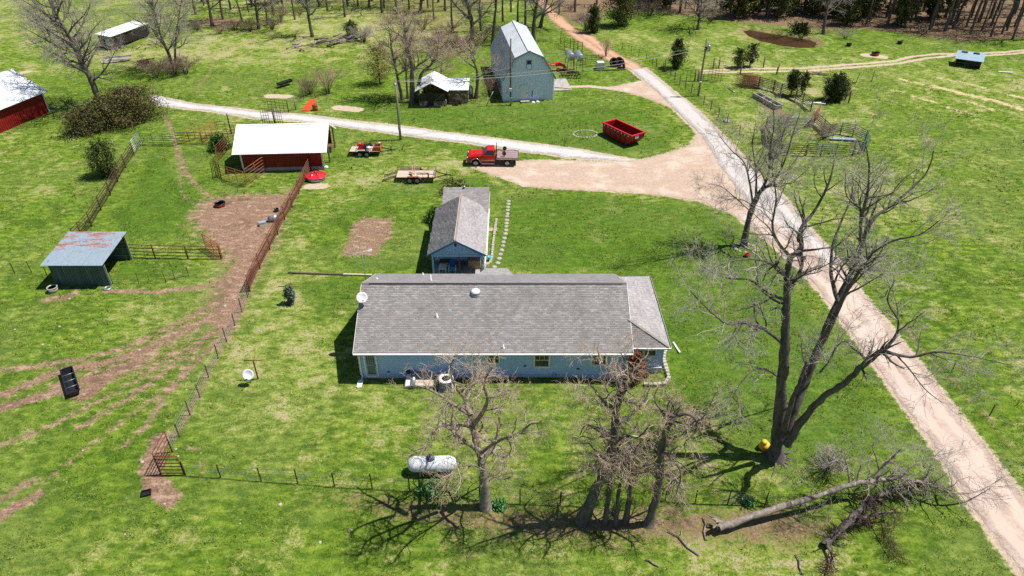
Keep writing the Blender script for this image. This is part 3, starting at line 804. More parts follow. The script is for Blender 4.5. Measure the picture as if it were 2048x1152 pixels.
def make_tree(name, label, base, limbs, sp, bark, twig, seed, group=None, cat="tree", thick=0.04, flare=None, parent_only=False):
    """limbs: [(points relative to base, r0, r1, start of side branches)]; trunk and crown become two parts"""
    rng = random.Random(seed)
    t = thing(name, label, cat, base, 0.0, group)
    tr, tw = [], []
    out = []
    for pts, r0, r1, st in limbs:
        q = smooth_line(pts, 5, min(0.05, r1 * 0.45), rng)
        n = len(q)
        rs = [r0 + (r1 - r0) * (i / (n - 1)) ** 0.8 for i in range(n)]
        if flare and pts is limbs[0][0]:
            for i in range(min(4, n)): rs[i] *= 1 + flare * (1 - i / 4) ** 2
        if r0 > 0.05: rs = [v * rng.uniform(0.88, 1.13) for v in rs]
        tr.append((q, rs))
        if st < 1: twigs(rng, out, q, rs, 1, sp, st, 0)
    fine = []
    for pts, rs, lvl in out:
        (tr if rs[0] > thick else fine if lvl >= 3 else tw).append((pts, rs))
    big = [a for a in tr if a[1][0] > 0.1]; mid = [a for a in tr if a[1][0] <= 0.1]
    part("trunk", sweep_mesh(name + "_trunk", [(big, 10), (mid, 6)], bark), t)
    cr = part("crown", sweep_mesh(name + "_crown", [(tw, 4)], M['branch_tan'] if twig is M['twig_tan'] else twig), t) if tw else None
    if fine: part("twigs", sweep_mesh(name + "_twigs", [(fine, 3)], twig, False), cr or t)["kind"] = "stuff"
    return t

def auto_limbs(rng, H, r, fork=0.3, spread=0.35, n=6, lean=(0, 0), wob=0.35, st=0.18):
    """trunk plus n rising limbs"""
    limbs = []
    L = Vector((lean[0], lean[1], 1))
    tp = [Vector((0, 0, -0.3))]
    for i in range(1, 7):
        h = H * i / 6 * 0.95
        tp.append(Vector((L.x * h + rng.uniform(-1, 1) * wob * i / 4, L.y * h + rng.uniform(-1, 1) * wob * i / 4, h)))
    limbs.append((tp, r, r * 0.12, fork))
    a0 = rng.uniform(0, 6.28)
    for k in range(n):
        f = fork + (0.8 - fork) * k / max(1, n - 1) * rng.uniform(0.85, 1.1)
        i = min(int(f * 6), 5); p = tp[i].lerp(tp[i + 1], f * 6 - i)
        a = a0 + k * 2.4 + rng.uniform(-0.4, 0.4)
        ln = H * (1 - f) * rng.uniform(0.75, 1.05) + 0.6
        o = Vector((math.cos(a), math.sin(a), 0))
        q = [p]
        for j in (0.35, 0.7, 1.0):
            q.append(p + o * (ln * spread * (j ** 0.8) * 1.6) + Vector((0, 0, ln * j * 0.85)) + rvec(rng) * 0.25)
        limbs.append((q, r * 0.5 * (1.1 - f * 0.7), r * 0.08, st))
    return limbs

DEPTH = 1.0
def dl(base, pts, dy):
    """limb from picture points lying in upright planes behind or before the base"""
    n = len(pts)
    out = []
    for i, q in enumerate(pts):
        y = base.y + DEPTH * (dy[i] if isinstance(dy, (list, tuple)) else dy * i / (n - 1))
        out.append(D(q[0], q[1], y) - base)
    return out

# ---- foliage of evergreens and bushes
def leaf_mesh(name, pos, size, cols, rng, flat=0.5, long=2.2):
    n = len(pos)
    a = rng.normal(size=(n, 3)); a /= np.linalg.norm(a, axis=1, keepdims=True)
    b = rng.normal(size=(n, 3)); b = np.cross(a, b); b /= np.linalg.norm(b, axis=1, keepdims=True) + 1e-9
    s = size[:, None]
    a, b = a * s * long * 0.5, b * s * 0.5
    V = np.stack([pos - a, pos + b * 0.8, pos + a, pos - b * 0.8], 1).reshape(-1, 3)
    F = np.arange(4 * n).reshape(-1, 4)
    return np_mesh(name, V, F, M['leaf'], col=cols)

def evergreen(name, label, base, H, W, seed, c1, c2, shape='cone', n_br=90, per=40, leaf=0.16, bare=0.08, group=None, cat="tree", trunk_r=0.12, copy_only=False):
    rng = np.random.default_rng(seed); r2 = random.Random(seed)
    t = thing(name, label, cat, base, 0.0, group)
    pos, rad, brs = [], [], []
    for k in range(n_br):
        f = (k + rng.uniform(0, 1)) / n_br
        z = H * (bare + (1 - bare) * f)
        if shape == 'cone': w = W * (1 - f) ** 0.75 * (0.35 + 0.65 * min(1, f * 6))
        elif shape == 'column': w = W * (0.35 + 0.65 * math.sin(math.pi * min(1, 0.15 + f * 0.85)) ** 0.7)
        elif shape == 'dome': w = W * math.sqrt(max(0.02, 1 - f * f))
        else: w = W * math.sin(math.pi * (0.12 + 0.86 * f)) ** 0.6
        a = k * 2.39996 + rng.uniform(-0.5, 0.5)
        w *= rng.uniform(0.62, 1.15) * (1 + 0.22 * math.sin(3 * a + seed) + 0.16 * math.sin(5 * a + 7 * f + seed))
        up = 0.25 + 0.55 * f if shape != 'dome' else 0.15 + 0.6 * f
        tip = np.array([math.cos(a) * w, math.sin(a) * w, z + w * up * 0.5 + rng.normal() * 0.05 * H])
        root = np.array([0, 0, z * 0.9])
        s = rng.beta(1.6, 1.0, per)
        q = root + (tip - root) * s[:, None] + rng.normal(size=(per, 3)) * (0.10 * w + 0.05)
        q[:, 2] = np.maximum(q[:, 2], 0.08)
        pos.append(q); rad.append(s * rng.uniform(0.7, 1.1))
        if k % 3 == 0: brs.append(([Vector(root * 1.0), Vector((root + tip) / 2), Vector(tip * 0.97)], [0.02, 0.014, 0.007]))
    pos = np.concatenate(pos); rad = np.concatenate(rad)
    k = np.clip(rng.normal(0.5, 0.28, (len(pos), 1)), 0, 1)
    col = np.array(c1) * (1 - k) + np.array(c2) * k
    col = col * rng.uniform(0.75, 1.25, (len(pos), 1)); col[:, 3] = 1
    size = leaf * rng.uniform(0.6, 1.3, len(pos))
    tr = [([Vector((0, 0, -0.2)), Vector((0.02, 0.01, H * 0.3)), Vector((0, 0.03, H * 0.6)), Vector((0, 0, H * 0.93))], [trunk_r, trunk_r * 0.75, trunk_r * 0.45, 0.015])]
    part("trunk", sweep_mesh(name + "_trunk", [(tr, 7), (brs, 4)], M['bark_dark']), t)
    part("crown", leaf_mesh(name + "_crown", pos, size, col, rng), t)
    return t

# ---------------------------------------------------------------- the trees that can be told apart
def tall_tree():
    global DEPTH; DEPTH = 1.5
    b = ground_at(1550, 912)
    L = []
    stem = [(1550, 915), (1556, 850), (1564, 760), (1570, 680), (1573, 610), (1574, 545)]
    L.append((dl(b, stem, 0.8), 0.43, 0.15, 0.75))
    L.append((dl(b, [(1574, 548), (1582, 514), (1602, 500), (1602, 458), (1630, 420), (1658, 366), (1669, 320)], [0.8, 0.9, 1.2, 1.4, 1.7, 2.0, 2.4]), 0.17, 0.03, 0.1))
    L.append((dl(b, [(1572, 590), (1590, 560), (1604, 530), (1603, 500)], [0.7, 1.1, 1.5, 1.7]), 0.12, 0.05, 0.2))
    L.append((dl(b, [(1582, 515), (1560, 490), (1545, 455), (1552, 400), (1545, 345)], [0.9, 0.5, 0.1, -0.3, -0.5]), 0.09, 0.02, 0.1))
    L.append((dl(b, [(1573, 545), (1530, 522), (1475, 520), (1420, 538)], [0.8, 0.0, -0.8, -1.5]), 0.08, 0.02, 0.1))
    L.append((dl(b, [(1571, 600), (1535, 585), (1500, 560), (1450, 555), (1400, 530)], [0.7, 1.5, 2.2, 2.8, 3.2]), 0.09, 0.02, 0.1))
    L.append((dl(b, [(1570, 690), (1530, 660), (1487, 645), (1455, 648), (1421, 623), (1380, 582)], [0.6, 0.0, -0.6, -1.0, -1.4, -1.8]), 0.11, 0.02, 0.12))
    L.append((dl(b, [(1563, 758), (1530, 738), (1505, 742), (1480, 768), (1462, 800)], [0.4, -0.3, -0.9, -1.3, -1.6]), 0.07, 0.015, 0.15))
    L.append((dl(b, [(1565, 880), (1588, 820), (1612, 760), (1640, 690), (1672, 612), (1700, 548), (1722, 490)], [-0.1, 0.2, 0.6, 1.0, 1.5, 2.0, 2.4]), 0.34, 0.12, 0.7))
    L.append((dl(b, [(1640, 690), (1662, 650), (1690, 590), (1718, 545), (1745, 505)], [1.0, 0.4, 0.0, -0.4, -0.8]), 0.16, 0.05, 0.3))
    L.append((dl(b, [(1722, 492), (1745, 440), (1790, 405), (1850, 350), (1868, 300)], [2.4, 2.7, 3.0, 3.4, 3.6]), 0.13, 0.02, 0.1))
    L.append((dl(b, [(1722, 492), (1722, 440), (1735, 385), (1738, 330), (1730, 285)], [2.4, 2.0, 1.6, 1.2, 0.9]), 0.11, 0.02, 0.1))
    L.append((dl(b, [(1676, 604), (1662, 548), (1666, 490), (1684, 440), (1702, 395), (1706, 350)], [1.5, 2.1, 2.7, 3.2, 3.6, 3.8]), 0.11, 0.02, 0.12))
    L.append((dl(b, [(1745, 505), (1790, 480), (1838, 470), (1880, 440)], [-0.8, -1.2, -1.6, -2.0]), 0.06, 0.015, 0.1))
    L.append((dl(b, [(1700, 548), (1745, 540), (1800, 545), (1850, 530)], [2.0, 2.8, 3.5, 4.0]), 0.07, 0.015, 0.1))
    L.append((dl(b, [(1575, 890), (1606, 838), (1640, 800), (1690, 765), (1735, 722), (1768, 700)], [-0.3, -0.5, -0.8, -1.1, -1.4, -1.6]), 0.26, 0.11, 0.7))
    L.append((dl(b, [(1766, 702), (1792, 670), (1796, 640), (1775, 600), (1790, 560)], [-1.6, -1.4, -1.2, -1.0, -0.8]), 0.09, 0.02, 0.1))
    L.append((dl(b, [(1766, 702), (1820, 714), (1870, 704), (1940, 712), (2010, 728)], [-1.6, -1.9, -2.1, -2.4, -2.6]), 0.09, 0.015, 0.1))
    L.append((dl(b, [(1795, 712), (1820, 740), (1850, 778), (1885, 806)], [-1.7, -2.3, -2.9, -3.3]), 0.045, 0.012, 0.1))
    L.append((dl(b, [(1640, 745), (1658, 722), (1672, 695), (1690, 680)], [0.6, -0.2, -0.8, -1.2]), 0.06, 0.02, 0.2))
    L.append((dl(b, [(1568, 860), (1585, 800), (1600, 762), (1613, 722)], [-0.2, -0.5, -0.6, -0.7]), 0.17, 0.05, 0.9))
    L.append((dl(b, [(1585, 850), (1600, 800), (1618, 740), (1632, 700)], [0.1, 0.5, 0.8, 1.0]), 0.07, 0.03, 0.6))
    L = [(q, r0 if r0 > 0.25 else r0 * 1.15, r1 * 1.2, s) for q, r0, r1, s in L]
    rng = random.Random(5)
    for k in range(9):                                           # surface roots
        a = -2.2 + k * 0.42 + rng.uniform(-0.1, 0.1); ln = rng.uniform(1.0, 2.3)
        p = [Vector((math.cos(a) * 0.35, math.sin(a) * 0.35, 0.35))]
        for j in (0.35, 0.7, 1.0): p.append(Vector((math.cos(a + rng.uniform(-0.2, 0.2)) * ln * j + 0.2, math.sin(a) * ln * j, 0.10 - 0.1 * j)))
        L.append((p, 0.12, 0.02, 1.0))
    make_tree("bare_tree", "tall bare tree with several dark stems beside the gravel road", b, L, SPEC['oak'], M['bark_dark'], M['twig_grey'], 41, flare=0.5)
tall_tree()

def mid_tree():
    global DEPTH; DEPTH = 1.6
    b = ground_at(1488, 494)
    L = [(dl(b, [(1487, 497), (1494, 455), (1506, 410), (1522, 380)], 0.3), 0.34, 0.20, 0.95)]
    for pts, dy, r in (([(1506, 412), (1500, 370), (1488, 325), (1462, 300), (1436, 268)], -1.5, 0.12), ([(1512, 395), (1512, 340), (1505, 290), (1512, 240)], 1.0, 0.12),
                       ([(1522, 382), (1538, 345), (1540, 300), (1548, 250), (1545, 205)], 0.5, 0.15), ([(1522, 382), (1548, 362), (1570, 320), (1585, 270), (1600, 225)], -0.8, 0.13),
                       ([(1530, 372), (1560, 372), (1590, 360), (1620, 335)], -1.8, 0.08), ([(1503, 425), (1470, 395), (1440, 372), (1415, 368)], -1.0, 0.06), ([(1540, 355), (1575, 340), (1610, 290), (1632, 250)], 1.8, 0.09),
                       ([(1505, 412), (1485, 400), (1455, 398), (1430, 412)], 1.2, 0.05)):
        L.append((dl(b, pts, dy), r, 0.018, 0.12))
    sp = dict(SPEC['oak']); sp['dens'] = [0, 2.8, 3.8, 5.5]; sp['trop'] = [0, 0.12, 0.08, 0.05]
    make_tree("bare_tree", "bare tree at the lawn edge where the dirt apron meets the road", b, L, sp, M['bark_dark'], M['twig_grey'], 43, flare=0.4)
mid_tree()

def centre_tree():
    global DEPTH; DEPTH = 2.6
    b = ground_at(972, 1014)
    L = [(dl(b, [(973, 1018), (968, 970), (965, 930), (955, 895), (948, 860), (940, 828)], 0.2), 0.31, 0.15, 0.5)]
    for pts, dy, r in (([(940, 828), (932, 795), (945, 760), (940, 725)], 0.6, 0.12), ([(945, 850), (962, 830), (975, 800), (968, 765), (985, 735)], -0.8, 0.11),
                       ([(957, 900), (931, 884), (905, 860), (880, 850), (862, 870), (850, 900)], -1.0, 0.09), ([(940, 828), (905, 808), (880, 790), (850, 776), (825, 770)], 0.8, 0.09),
                       ([(964, 925), (990, 885), (998, 850), (1000, 815), (1015, 780)], 0.9, 0.10), ([(962, 905), (1000, 880), (1035, 868), (1062, 848), (1080, 846)], -0.6, 0.08),
                       ([(960, 915), (985, 905), (1010, 915), (1030, 905)], 1.2, 0.06), ([(932, 800), (910, 770), (900, 740), (910, 712)], -0.4, 0.08), ([(948, 858), (925, 850), (895, 850), (870, 830)], 1.6, 0.08),
                       ([(966, 940), (945, 930), (915, 935), (900, 950)], -1.2, 0.05), ([(968, 960), (985, 950), (1000, 960), (1020, 955)], -0.8, 0.04)):
        L.append((dl(b, pts, dy), r * 1.45, 0.03, 0.1))
    make_tree("bare_tree", "pale gnarled tree with tan twigs beside the propane tank", b, L, SPEC['curly'], M['bark_pale'], M['twig_tan'], 47, flare=0.45)
centre_tree()

def cluster():
    global DEPTH; DEPTH = 2.0
    rows = [
        ("thick leaning trunk of the bare tree cluster before the house corner", (1163, 1042), [(1163, 1045), (1188, 985), (1214, 930), (1228, 870), (1234, 820), (1242, 780)], 0.36,
         [([(1242, 782), (1230, 750), (1205, 728), (1195, 700)], 0.5), ([(1240, 795), (1262, 762), (1258, 735), (1240, 705)], -0.5), ([(1234, 820), (1205, 800), (1180, 770), (1165, 790)], -0.8), ([(1232, 850), (1262, 830), (1290, 800), (1300, 770)], 0.8),
          ([(1228, 880), (1195, 860), (1172, 850), (1160, 870)], 0.9), ([(1226, 890), (1250, 870), (1275, 875), (1300, 850)], -1.0), ([(1215, 925), (1195, 905), (1180, 915)], -0.8), ([(1222, 905), (1250, 900), (1272, 915)], 0.8)]),
        ("thin trunk second from the thick leaning trunk in the cluster", (1212, 1046), [(1210, 1048), (1216, 1000), (1222, 950), (1228, 905)], 0.17, [([(1226, 920), (1240, 890), (1250, 860)], 0.5), ([(1220, 960), (1205, 940), (1190, 935)], -0.5)]),
        ("snapped dead trunk without branches in the bare tree cluster", (1232, 1050), [(1232, 1053), (1235, 1010), (1240, 968)], 0.16, []),
        ("slim trunk with curly twigs next to the snapped trunk", (1252, 1042), [(1251, 1045), (1258, 1000), (1262, 960), (1266, 925)], 0.19, [([(1266, 930), (1270, 900), (1285, 880)], 0.4), ([(1262, 955), (1250, 930), (1240, 915)], -0.6), ([(1264, 945), (1290, 945), (1310, 930)], -0.6)]),
        ("trunk with pale looping limbs at the open end of the cluster", (1298, 1048), [(1297, 1051), (1312, 995), (1321, 940), (1324, 890), (1338, 850), (1348, 832)], 0.28,
         [([(1346, 834), (1375, 828), (1393, 842), (1390, 865), (1370, 885), (1372, 905)], -0.5), ([(1328, 900), (1348, 922), (1362, 945), (1355, 980), (1340, 1010)], -0.8), ([(1347, 833), (1325, 822), (1310, 800), (1315, 775)], 0.5), ([(1325, 895), (1318, 870), (1320, 840)], 0.6),
          ([(1345, 838), (1360, 860), (1380, 850)], 0.6), ([(1320, 945), (1340, 950), (1350, 970)], 0.5), ([(1318, 960), (1300, 940), (1285, 940)], 0.7)]),
    ]
    for i, (lab, bp, tr, r, subs) in enumerate(rows):
        b = ground_at(*bp)
        L = [(dl(b, tr, 0.2), r, r * (0.45 if subs else 0.6), 0.45 if subs else 1.0)]
        for pts, dy in subs: L.append((dl(b, pts, [0.15 + dy * k / (len(pts) - 1) for k in range(len(pts))]), 0.11 if r > 0.2 else 0.06, 0.022, 0.1))
        make_tree("bare_tree", lab, b, L, SPEC['curly'], M['bark_dark'] if i != 4 else M['bark'], M['twig_tan'], 60 + i, group="bare trees in the cluster before the house", flare=0.3)
cluster()

def fallen_tree():
    global DEPTH; DEPTH = 1.0
    b = ground_at(1440, 1055)
    def gp(pts): return [Vector((G(a, c, z).x, G(a, c, z).y, z)) - b for a, c, z in pts]
    L = [(gp([(1438, 1056, 0.45), (1520, 1027, 0.75), (1620, 996, 1.1), (1700, 970, 1.4), (1745, 962, 1.5), (1800, 957, 1.5), (1850, 965, 1.3)]), 0.23, 0.08, 0.4)]
    for pts, r, st in (([(1850, 965, 1.3), (1900, 985, 1.1), (1950, 984, 0.9), (1985, 968, 0.9), (2010, 952, 1.1)], 0.09, 0.1), ([(1748, 962, 1.5), (1765, 935, 2.2), (1785, 915, 2.9), (1803, 897, 3.6)], 0.15, 0.3),
                       ([(1700, 968, 1.4), (1695, 935, 2.4), (1688, 915, 3.0), (1675, 905, 3.3)], 0.07, 0.2), ([(1760, 945, 1.8), (1752, 915, 2.9), (1745, 890, 3.8), (1765, 872, 4.2)], 0.06, 0.1),
                       ([(1800, 957, 1.5), (1820, 935, 2.2), (1860, 915, 2.6), (1900, 905, 2.8)], 0.06, 0.1), ([(1810, 958, 1.5), (1850, 940, 1.7), (1900, 930, 1.6)], 0.05, 0.1),
                       ([(1600, 1003, 1.0), (1612, 1020, 0.7), (1608, 1038, 0.3)], 0.05, 0.3), ([(1680, 975, 1.3), (1662, 990, 0.9), (1650, 1005, 0.5)], 0.04, 0.2), ([(1640, 990, 1.2), (1622, 972, 1.8), (1608, 968, 2.0)], 0.035, 0.2)):
        L.append((gp(pts), r, 0.014, st))
    rng = random.Random(3)
    for k in range(6):                                   # torn root end
        d = Vector((-1, rng.uniform(-1.2, 1.2), rng.uniform(-0.8, 1.2))).normalized()
        L.append(([Vector((0.0, 0.0, 0.45)), Vector((0, 0, 0.45)) + d * 0.4, Vector((0, 0, 0.4)) + d * rng.uniform(0.6, 0.95)], 0.14, 0.03, 1.0))
    sp = dict(SPEC['curly']); sp['dens'] = [0, 3.6, 4.2, 4.0]; sp['wig'] = [0, 0.34, 0.4, 0.4]
    make_tree("fallen_tree", "fallen bare tree lying across towards the gravel road", b, L, sp, M['bark_pale'], M['twig_grey'], 71)
    b2 = ground_at(1650, 1090)
    def gq(pts): return [Vector((G(a, c, z).x, G(a, c, z).y, z)) - b2 for a, c, z in pts]
    L = [(gq([(1648, 1092, 0.2), (1690, 1050, 0.5), (1740, 1003, 0.8), (1800, 975, 0.9), (1870, 972, 0.8)]), 0.24, 0.05, 0.05), (gq([(1690, 1052, 0.5), (1745, 1030, 0.8), (1790, 1022, 0.9)]), 0.15, 0.04, 0.05),
         (gq([(1765, 1025, 0.9), (1778, 1075, 0.6), (1785, 1110, 0.3)]), 0.035, 0.012, 0.1), (gq([(1785, 1022, 0.9), (1790, 1050, 0.8), (1782, 1075, 0.5), (1800, 1115, 0.2)]), 0.03, 0.012, 0.1), (gq([(1650, 1085, 0.3), (1665, 1115, 0.4), (1655, 1150, 0.3)]), 0.10, 0.03, 0.1)]
    sp = dict(SPEC['curly']); sp['dens'] = [0, 15.0, 7.0, 4.0]; sp['len'] = [(0, 0), (0.3, 0.9), (0.2, 0.5), (0.15, 0.3)]
    make_tree("fallen_tree", "fallen limb wrapped in dark brown vines beneath the fallen tree", b2, L, sp, M['bark_dark'], M['vine'], 73, group=None)
fallen_tree()

def brush(name, label, px, py, W, H, seed, twig, n=26, cat="bush", sp='shrub', group=None, base=None, up=0.5):
    """a leafless bush: many stems from one root"""
    rng = random.Random(seed)
    b = base if base is not None else ground_at(px, py)
    L = []
    for k in range(n):
        a = rng.uniform(0, 6.28); w = W * rng.uniform(0.25, 1.0); h = H * rng.uniform(0.55, 1.0)
        o = Vector((math.cos(a), math.sin(a), 0))
        L.append(([o * 0.08 * W + Vector((0, 0, -0.05)), o * w * 0.35 + Vector((0, 0, h * up)), o * w * 0.75 + Vector((0, 0, h * 0.82)) + rvec(rng) * 0.1, o * w + Vector((0, 0, h)) + rvec(rng) * 0.1], 0.03, 0.009, 0.2))
    t = thing(name, label, cat, b, 0.0, group)
    out, st = [], []
    for pts, r0, r1, s in L:
        q = smooth_line(pts, 3)
        rs = [r0 + (r1 - r0) * i / (len(q) - 1) for i in range(len(q))]
        st.append((q, rs)); twigs(rng, out, q, rs, 1, SPEC[sp], s, 0)
    part("stems", sweep_mesh(name + "_stems", [(st, 4)], M['bark']), t)
    part("twigs", sweep_mesh(name + "_twigs", [([(p, r) for p, r, _ in out], 3)], twig, False), t)
    return t
brush("brush_pile", "grey heap of cut brush on the grass near the fallen tree", 1655, 938, 0.9, 1.1, 81, M['twig_grey'], 30, cat="brush pile", up=0.6)
brush("bush", "leafless tan bush in the corral before the bare roadside tree", 1560, 285, 2.2, 3.4, 82, M['twig_grey'], 26)
brush("bush", "low reddish brown bush against the corral rails", 1648, 278, 1.8, 1.6, 83, M['twig_brown'], 26)
brush("bush", "small bare bush beside the tractor tyres", 1212, 112, 1.3, 2.6, 84, M['twig_tan'], 16)
brush("bush", "leafless pinkish bush beside the orange netting", 656, 188, 2.4, 3.4, 85, M['twig_tan'], 24)
brush("bush", "low tangled brown bush behind the wire gate posts", 622, 188, 1.7, 1.9, 86, M['twig_brown'], 28)
brush("bush", "dark tangled bush against the shaded barn side wall", 985, 190, 1.7, 2.2, 87, M['twig_brown'], 30)
brush("bush", "bare bush at the barn corner by the meter pole", 1012, 196, 0.9, 1.7, 88, M['twig_tan'], 14)
brush("bush", "brown tangled bush at the foot of the forked bare tree", 350, 150, 2.6, 2.2, 89, M['twig_brown'], 40)
brush("bush", "pale grey bush on the bank beside the dirt road", 1172, 62, 2.8, 3.0, 90, M['twig_grey'], 30)
brush("bush", "small grey bush on the pond bank", 1690, 78, 1.6, 1.3, 91, M['twig_grey'], 20)
brush("bush", "small bare bush beside the round cedar in the corral", 1690, 198, 0.7, 1.3, 92, M['twig_brown'], 14)

def guided(lab, bp, tr, r, n, spread, seed, sp='far', bark='bark_dark', twig='twig_grey', start=0.35, H=None, group=None, dy=0.5):
    b = ground_at(*bp); rng = random.Random(seed)
    if bp[1] < 95: tr = tr + [(tr[-1][0] + (tr[-1][0] - tr[0][0]) * 0.5, tr[-1][1] - 45)]; spread *= 1.25
    pts = dl(b, tr, dy)
    L = [(pts, r, r * 0.15, start)]
    m = len(pts) - 1
    for k in range(n):
        f = start + (0.95 - start) * k / max(1, n - 1)
        i = min(int(f * m), m - 1); p = pts[i].lerp(pts[i + 1], f * m - i); d = (pts[i + 1] - pts[i]).normalized()
        a = k * 2.4 + rng.uniform(-0.5, 0.5); o = Vector((math.cos(a), math.sin(a), 0)); ln = spread * (1.1 - 0.6 * f) * rng.uniform(0.8, 1.2)
        q = [p] + [p + o * ln * j + d * ln * j * 0.6 + Vector((0, 0, ln * 0.25 * j * j)) + rvec(rng) * 0.2 for j in (0.33, 0.66, 1.0)]
        L.append((q, r * 0.45 * (1.15 - 0.7 * f), 0.025, 0.1))
    return make_tree("bare_tree", lab, b, L, SPEC[sp], M[bark], M[twig], seed, flare=0.3, group=group)
spm = SPEC['far']
guided("large bare tree leaning over the dark evergreens by the far red barn", (203, 216), [(204, 222), (190, 178), (172, 140), (155, 105), (138, 72), (118, 38), (98, 0), (85, -40)], 0.45, 26, 6.2, 101, start=0.2, bark='bark')
guided("forked bare tree rising from a brown thicket near the long shed", (346, 138), [(347, 142), (338, 110), (325, 80), (314, 45), (306, 10), (300, -30)], 0.30, 14, 4.8, 102, bark='bark', start=0.25)
guided("slim second stem beside the forked bare tree", (352, 136), [(352, 140), (350, 105), (352, 70), (358, 30), (365, -10)], 0.22, 9, 3.2, 103, bark='bark', start=0.3)
guided("leaning bare tree trunk behind the white roofed pavilion", (805, 200), [(806, 203), (797, 165), (790, 130), (782, 90), (778, 55)], 0.28, 8, 2.8, 104, 'oak', 'bark', 'twig_tan')
guided("slim trunk between two thicker trunks behind the pavilion", (815, 197), [(816, 200), (813, 160), (812, 120), (818, 85)], 0.2, 6, 2.0, 105, 'oak', 'bark', 'twig_tan')
guided("thick branching tree trunk shading the pavilion", (825, 205), [(825, 208), (824, 160), (822, 120), (812, 80), (808, 40)], 0.42, 7, 3.4, 106, 'oak', 'bark', 'twig_tan', dy=0.8)
guided("bare limb tree reaching over the pavilion roof", (832, 203), [(831, 206), (842, 150), (862, 130), (874, 108), (876, 82)], 0.26, 7, 2.4, 107, 'oak', 'bark', 'twig_tan', dy=-0.3)
guided("crooked dark tree between the pavilion and the barn", (950, 197), [(951, 200), (955, 165), (953, 138), (944, 115), (941, 100)], 0.30, 5, 2.6, 108, 'oak', 'bark_dark', 'twig_tan', dy=0.2)
guided("small bare sapling on the grass behind the pavilion", (882, 158), [(882, 160), (882, 138), (884, 118)], 0.12, 7, 1.8, 109, 'oak', 'bark_dark', 'twig_brown')
guided("large bare oak behind the pavilion with low spreading limbs", (943, 84), [(943, 88), (944, 50), (938, 18), (930, -20), (925, -60)], 0.48, 12, 5.5, 110, start=0.2)
guided("straight dark trunk between the oak and the barn roof", (985, 90), [(985, 93), (988, 50), (992, 10), (995, -40)], 0.34, 8, 3.0, 111, start=0.55)
guided("bare tree behind the barn roof ridge", (1066, 82), [(1066, 86), (1068, 45), (1074, 5), (1080, -40)], 0.40, 10, 4.5, 112, start=0.3)
guided("slim dark trunk behind the barn", (1050, 62), [(1050, 66), (1051, 30), (1050, -10), (1050, -50)], 0.30, 7, 3.5, 113, start=0.4)
guided("bare tree arching over the orange dirt road", (1084, 55), [(1080, 60), (1086, 30), (1094, 2), (1100, -30)], 0.36, 10, 5.5, 114, start=0.25)
guided("bare spreading tree in the green field above the utility pole", (1395, 60), [(1395, 62), (1398, 40), (1402, 15), (1405, -15)], 0.30, 12, 4.5, 115, start=0.25, twig='twig_grey')
guided("grey dead tree standing on the pond bank", (1645, 68), [(1646, 70), (1650, 40), (1656, 10), (1662, -30)], 0.34, 8, 4.0, 116, start=0.35, bark='bark', twig='twig_grey')
guided("vine clad grey trunk above the dead branch heap", (625, 74), [(626, 78), (618, 40), (612, 0), (606, -40)], 0.36, 9, 4.0, 117, start=0.3, bark='bark')
guided("dark trunk at the top of the grass slope above the heap", (738, 16), [(738, 18), (738, -5), (740, -40)], 0.28, 7, 3.5, 118)
guided("vine covered trunk on the slope left of the oak", (840, 28), [(840, 30), (842, 5), (845, -40)], 0.45, 8, 4.5, 119)
guided("bare tree beside the bare orange soil mound", (424, 52), [(425, 55), (420, 25), (415, -10), (412, -50)], 0.34, 10, 4.5, 120, start=0.3)
guided("dark trunk at the far edge of the slope thicket", (517, 58), [(518, 62), (514, 30), (510, 0), (505, -40)], 0.34, 9, 4.5, 121, start=0.3)
guided("slim brown trunk beside the dark slope trunk", (534, 50), [(535, 52), (532, 22), (530, -10)], 0.20, 7, 3.0, 122, start=0.3)

# ---- evergreens
CE1, CE2 = S(50, 60, 30), S(108, 114, 60)
CY1, CY2 = S(60, 66, 28), S(112, 110, 52)
evergreen("cedar_bush", "wide dark evergreen bush below the large leaning bare tree", ground_at(268, 240), 3.9, 4.2, 201, S(56, 58, 34), S(124, 116, 70), 'dome', 220, 90, 0.12, 0.02, cat="bush")
evergreen("cedar_bush", "dark evergreen bush between the far red barn and the galvanised gate", ground_at(178, 262), 2.6, 3.4, 202, S(56, 60, 34), S(116, 110, 66), 'dome', 130, 80, 0.12, 0.02, cat="bush")
evergreen("cedar_bush", "low dark evergreen growth beside the driveway end", ground_at(220, 250), 3.4, 3.0, 203, S(54, 58, 34), S(118, 112, 66), 'dome', 130, 80, 0.12, 0.02, cat="bush")
evergreen("juniper_bush", "round green juniper growing through the pipe fence", ground_at(217, 352), 3.9, 1.75, 204, S(54, 68, 32), S(120, 132, 68), 'oval', 150, 70, 0.10, 0.03, cat="bush")
evergreen("evergreen_tree", "olive green leafy tree beside the pavilion trees", ground_at(760, 168), 5.6, 2.8, 205, S(92, 88, 44), S(150, 138, 80), 'oval', 120, 34, 0.11, 0.14, cat="tree")
evergreen("cedar_tree", "broad dark cedar on the hillside right of the dirt road", ground_at(1242, 52), 9.5, 4.2, 206, CE1, CE2, 'cone', 170, 75, 0.16, 0.04)
evergreen("cedar_tree", "narrow young cedar beside the orange dirt road", ground_at(1186, 66), 4.6, 1.25, 207, CE1, S(80, 92, 44), 'column', 90, 70, 0.12, 0.03)
evergreen("cedar_tree", "narrow green cedar behind the roadside fence", ground_at(1352, 136), 4.4, 1.35, 208, CE1, S(78, 92, 42), 'column', 100, 75, 0.11, 0.03)
evergreen("cedar_tree", "sparse small cedar, left of a pair by the farm track", ground_at(1476, 136), 2.9, 1.3, 209, S(50, 60, 34), S(100, 108, 62), 'oval', 50, 26, 0.14, 0.18)
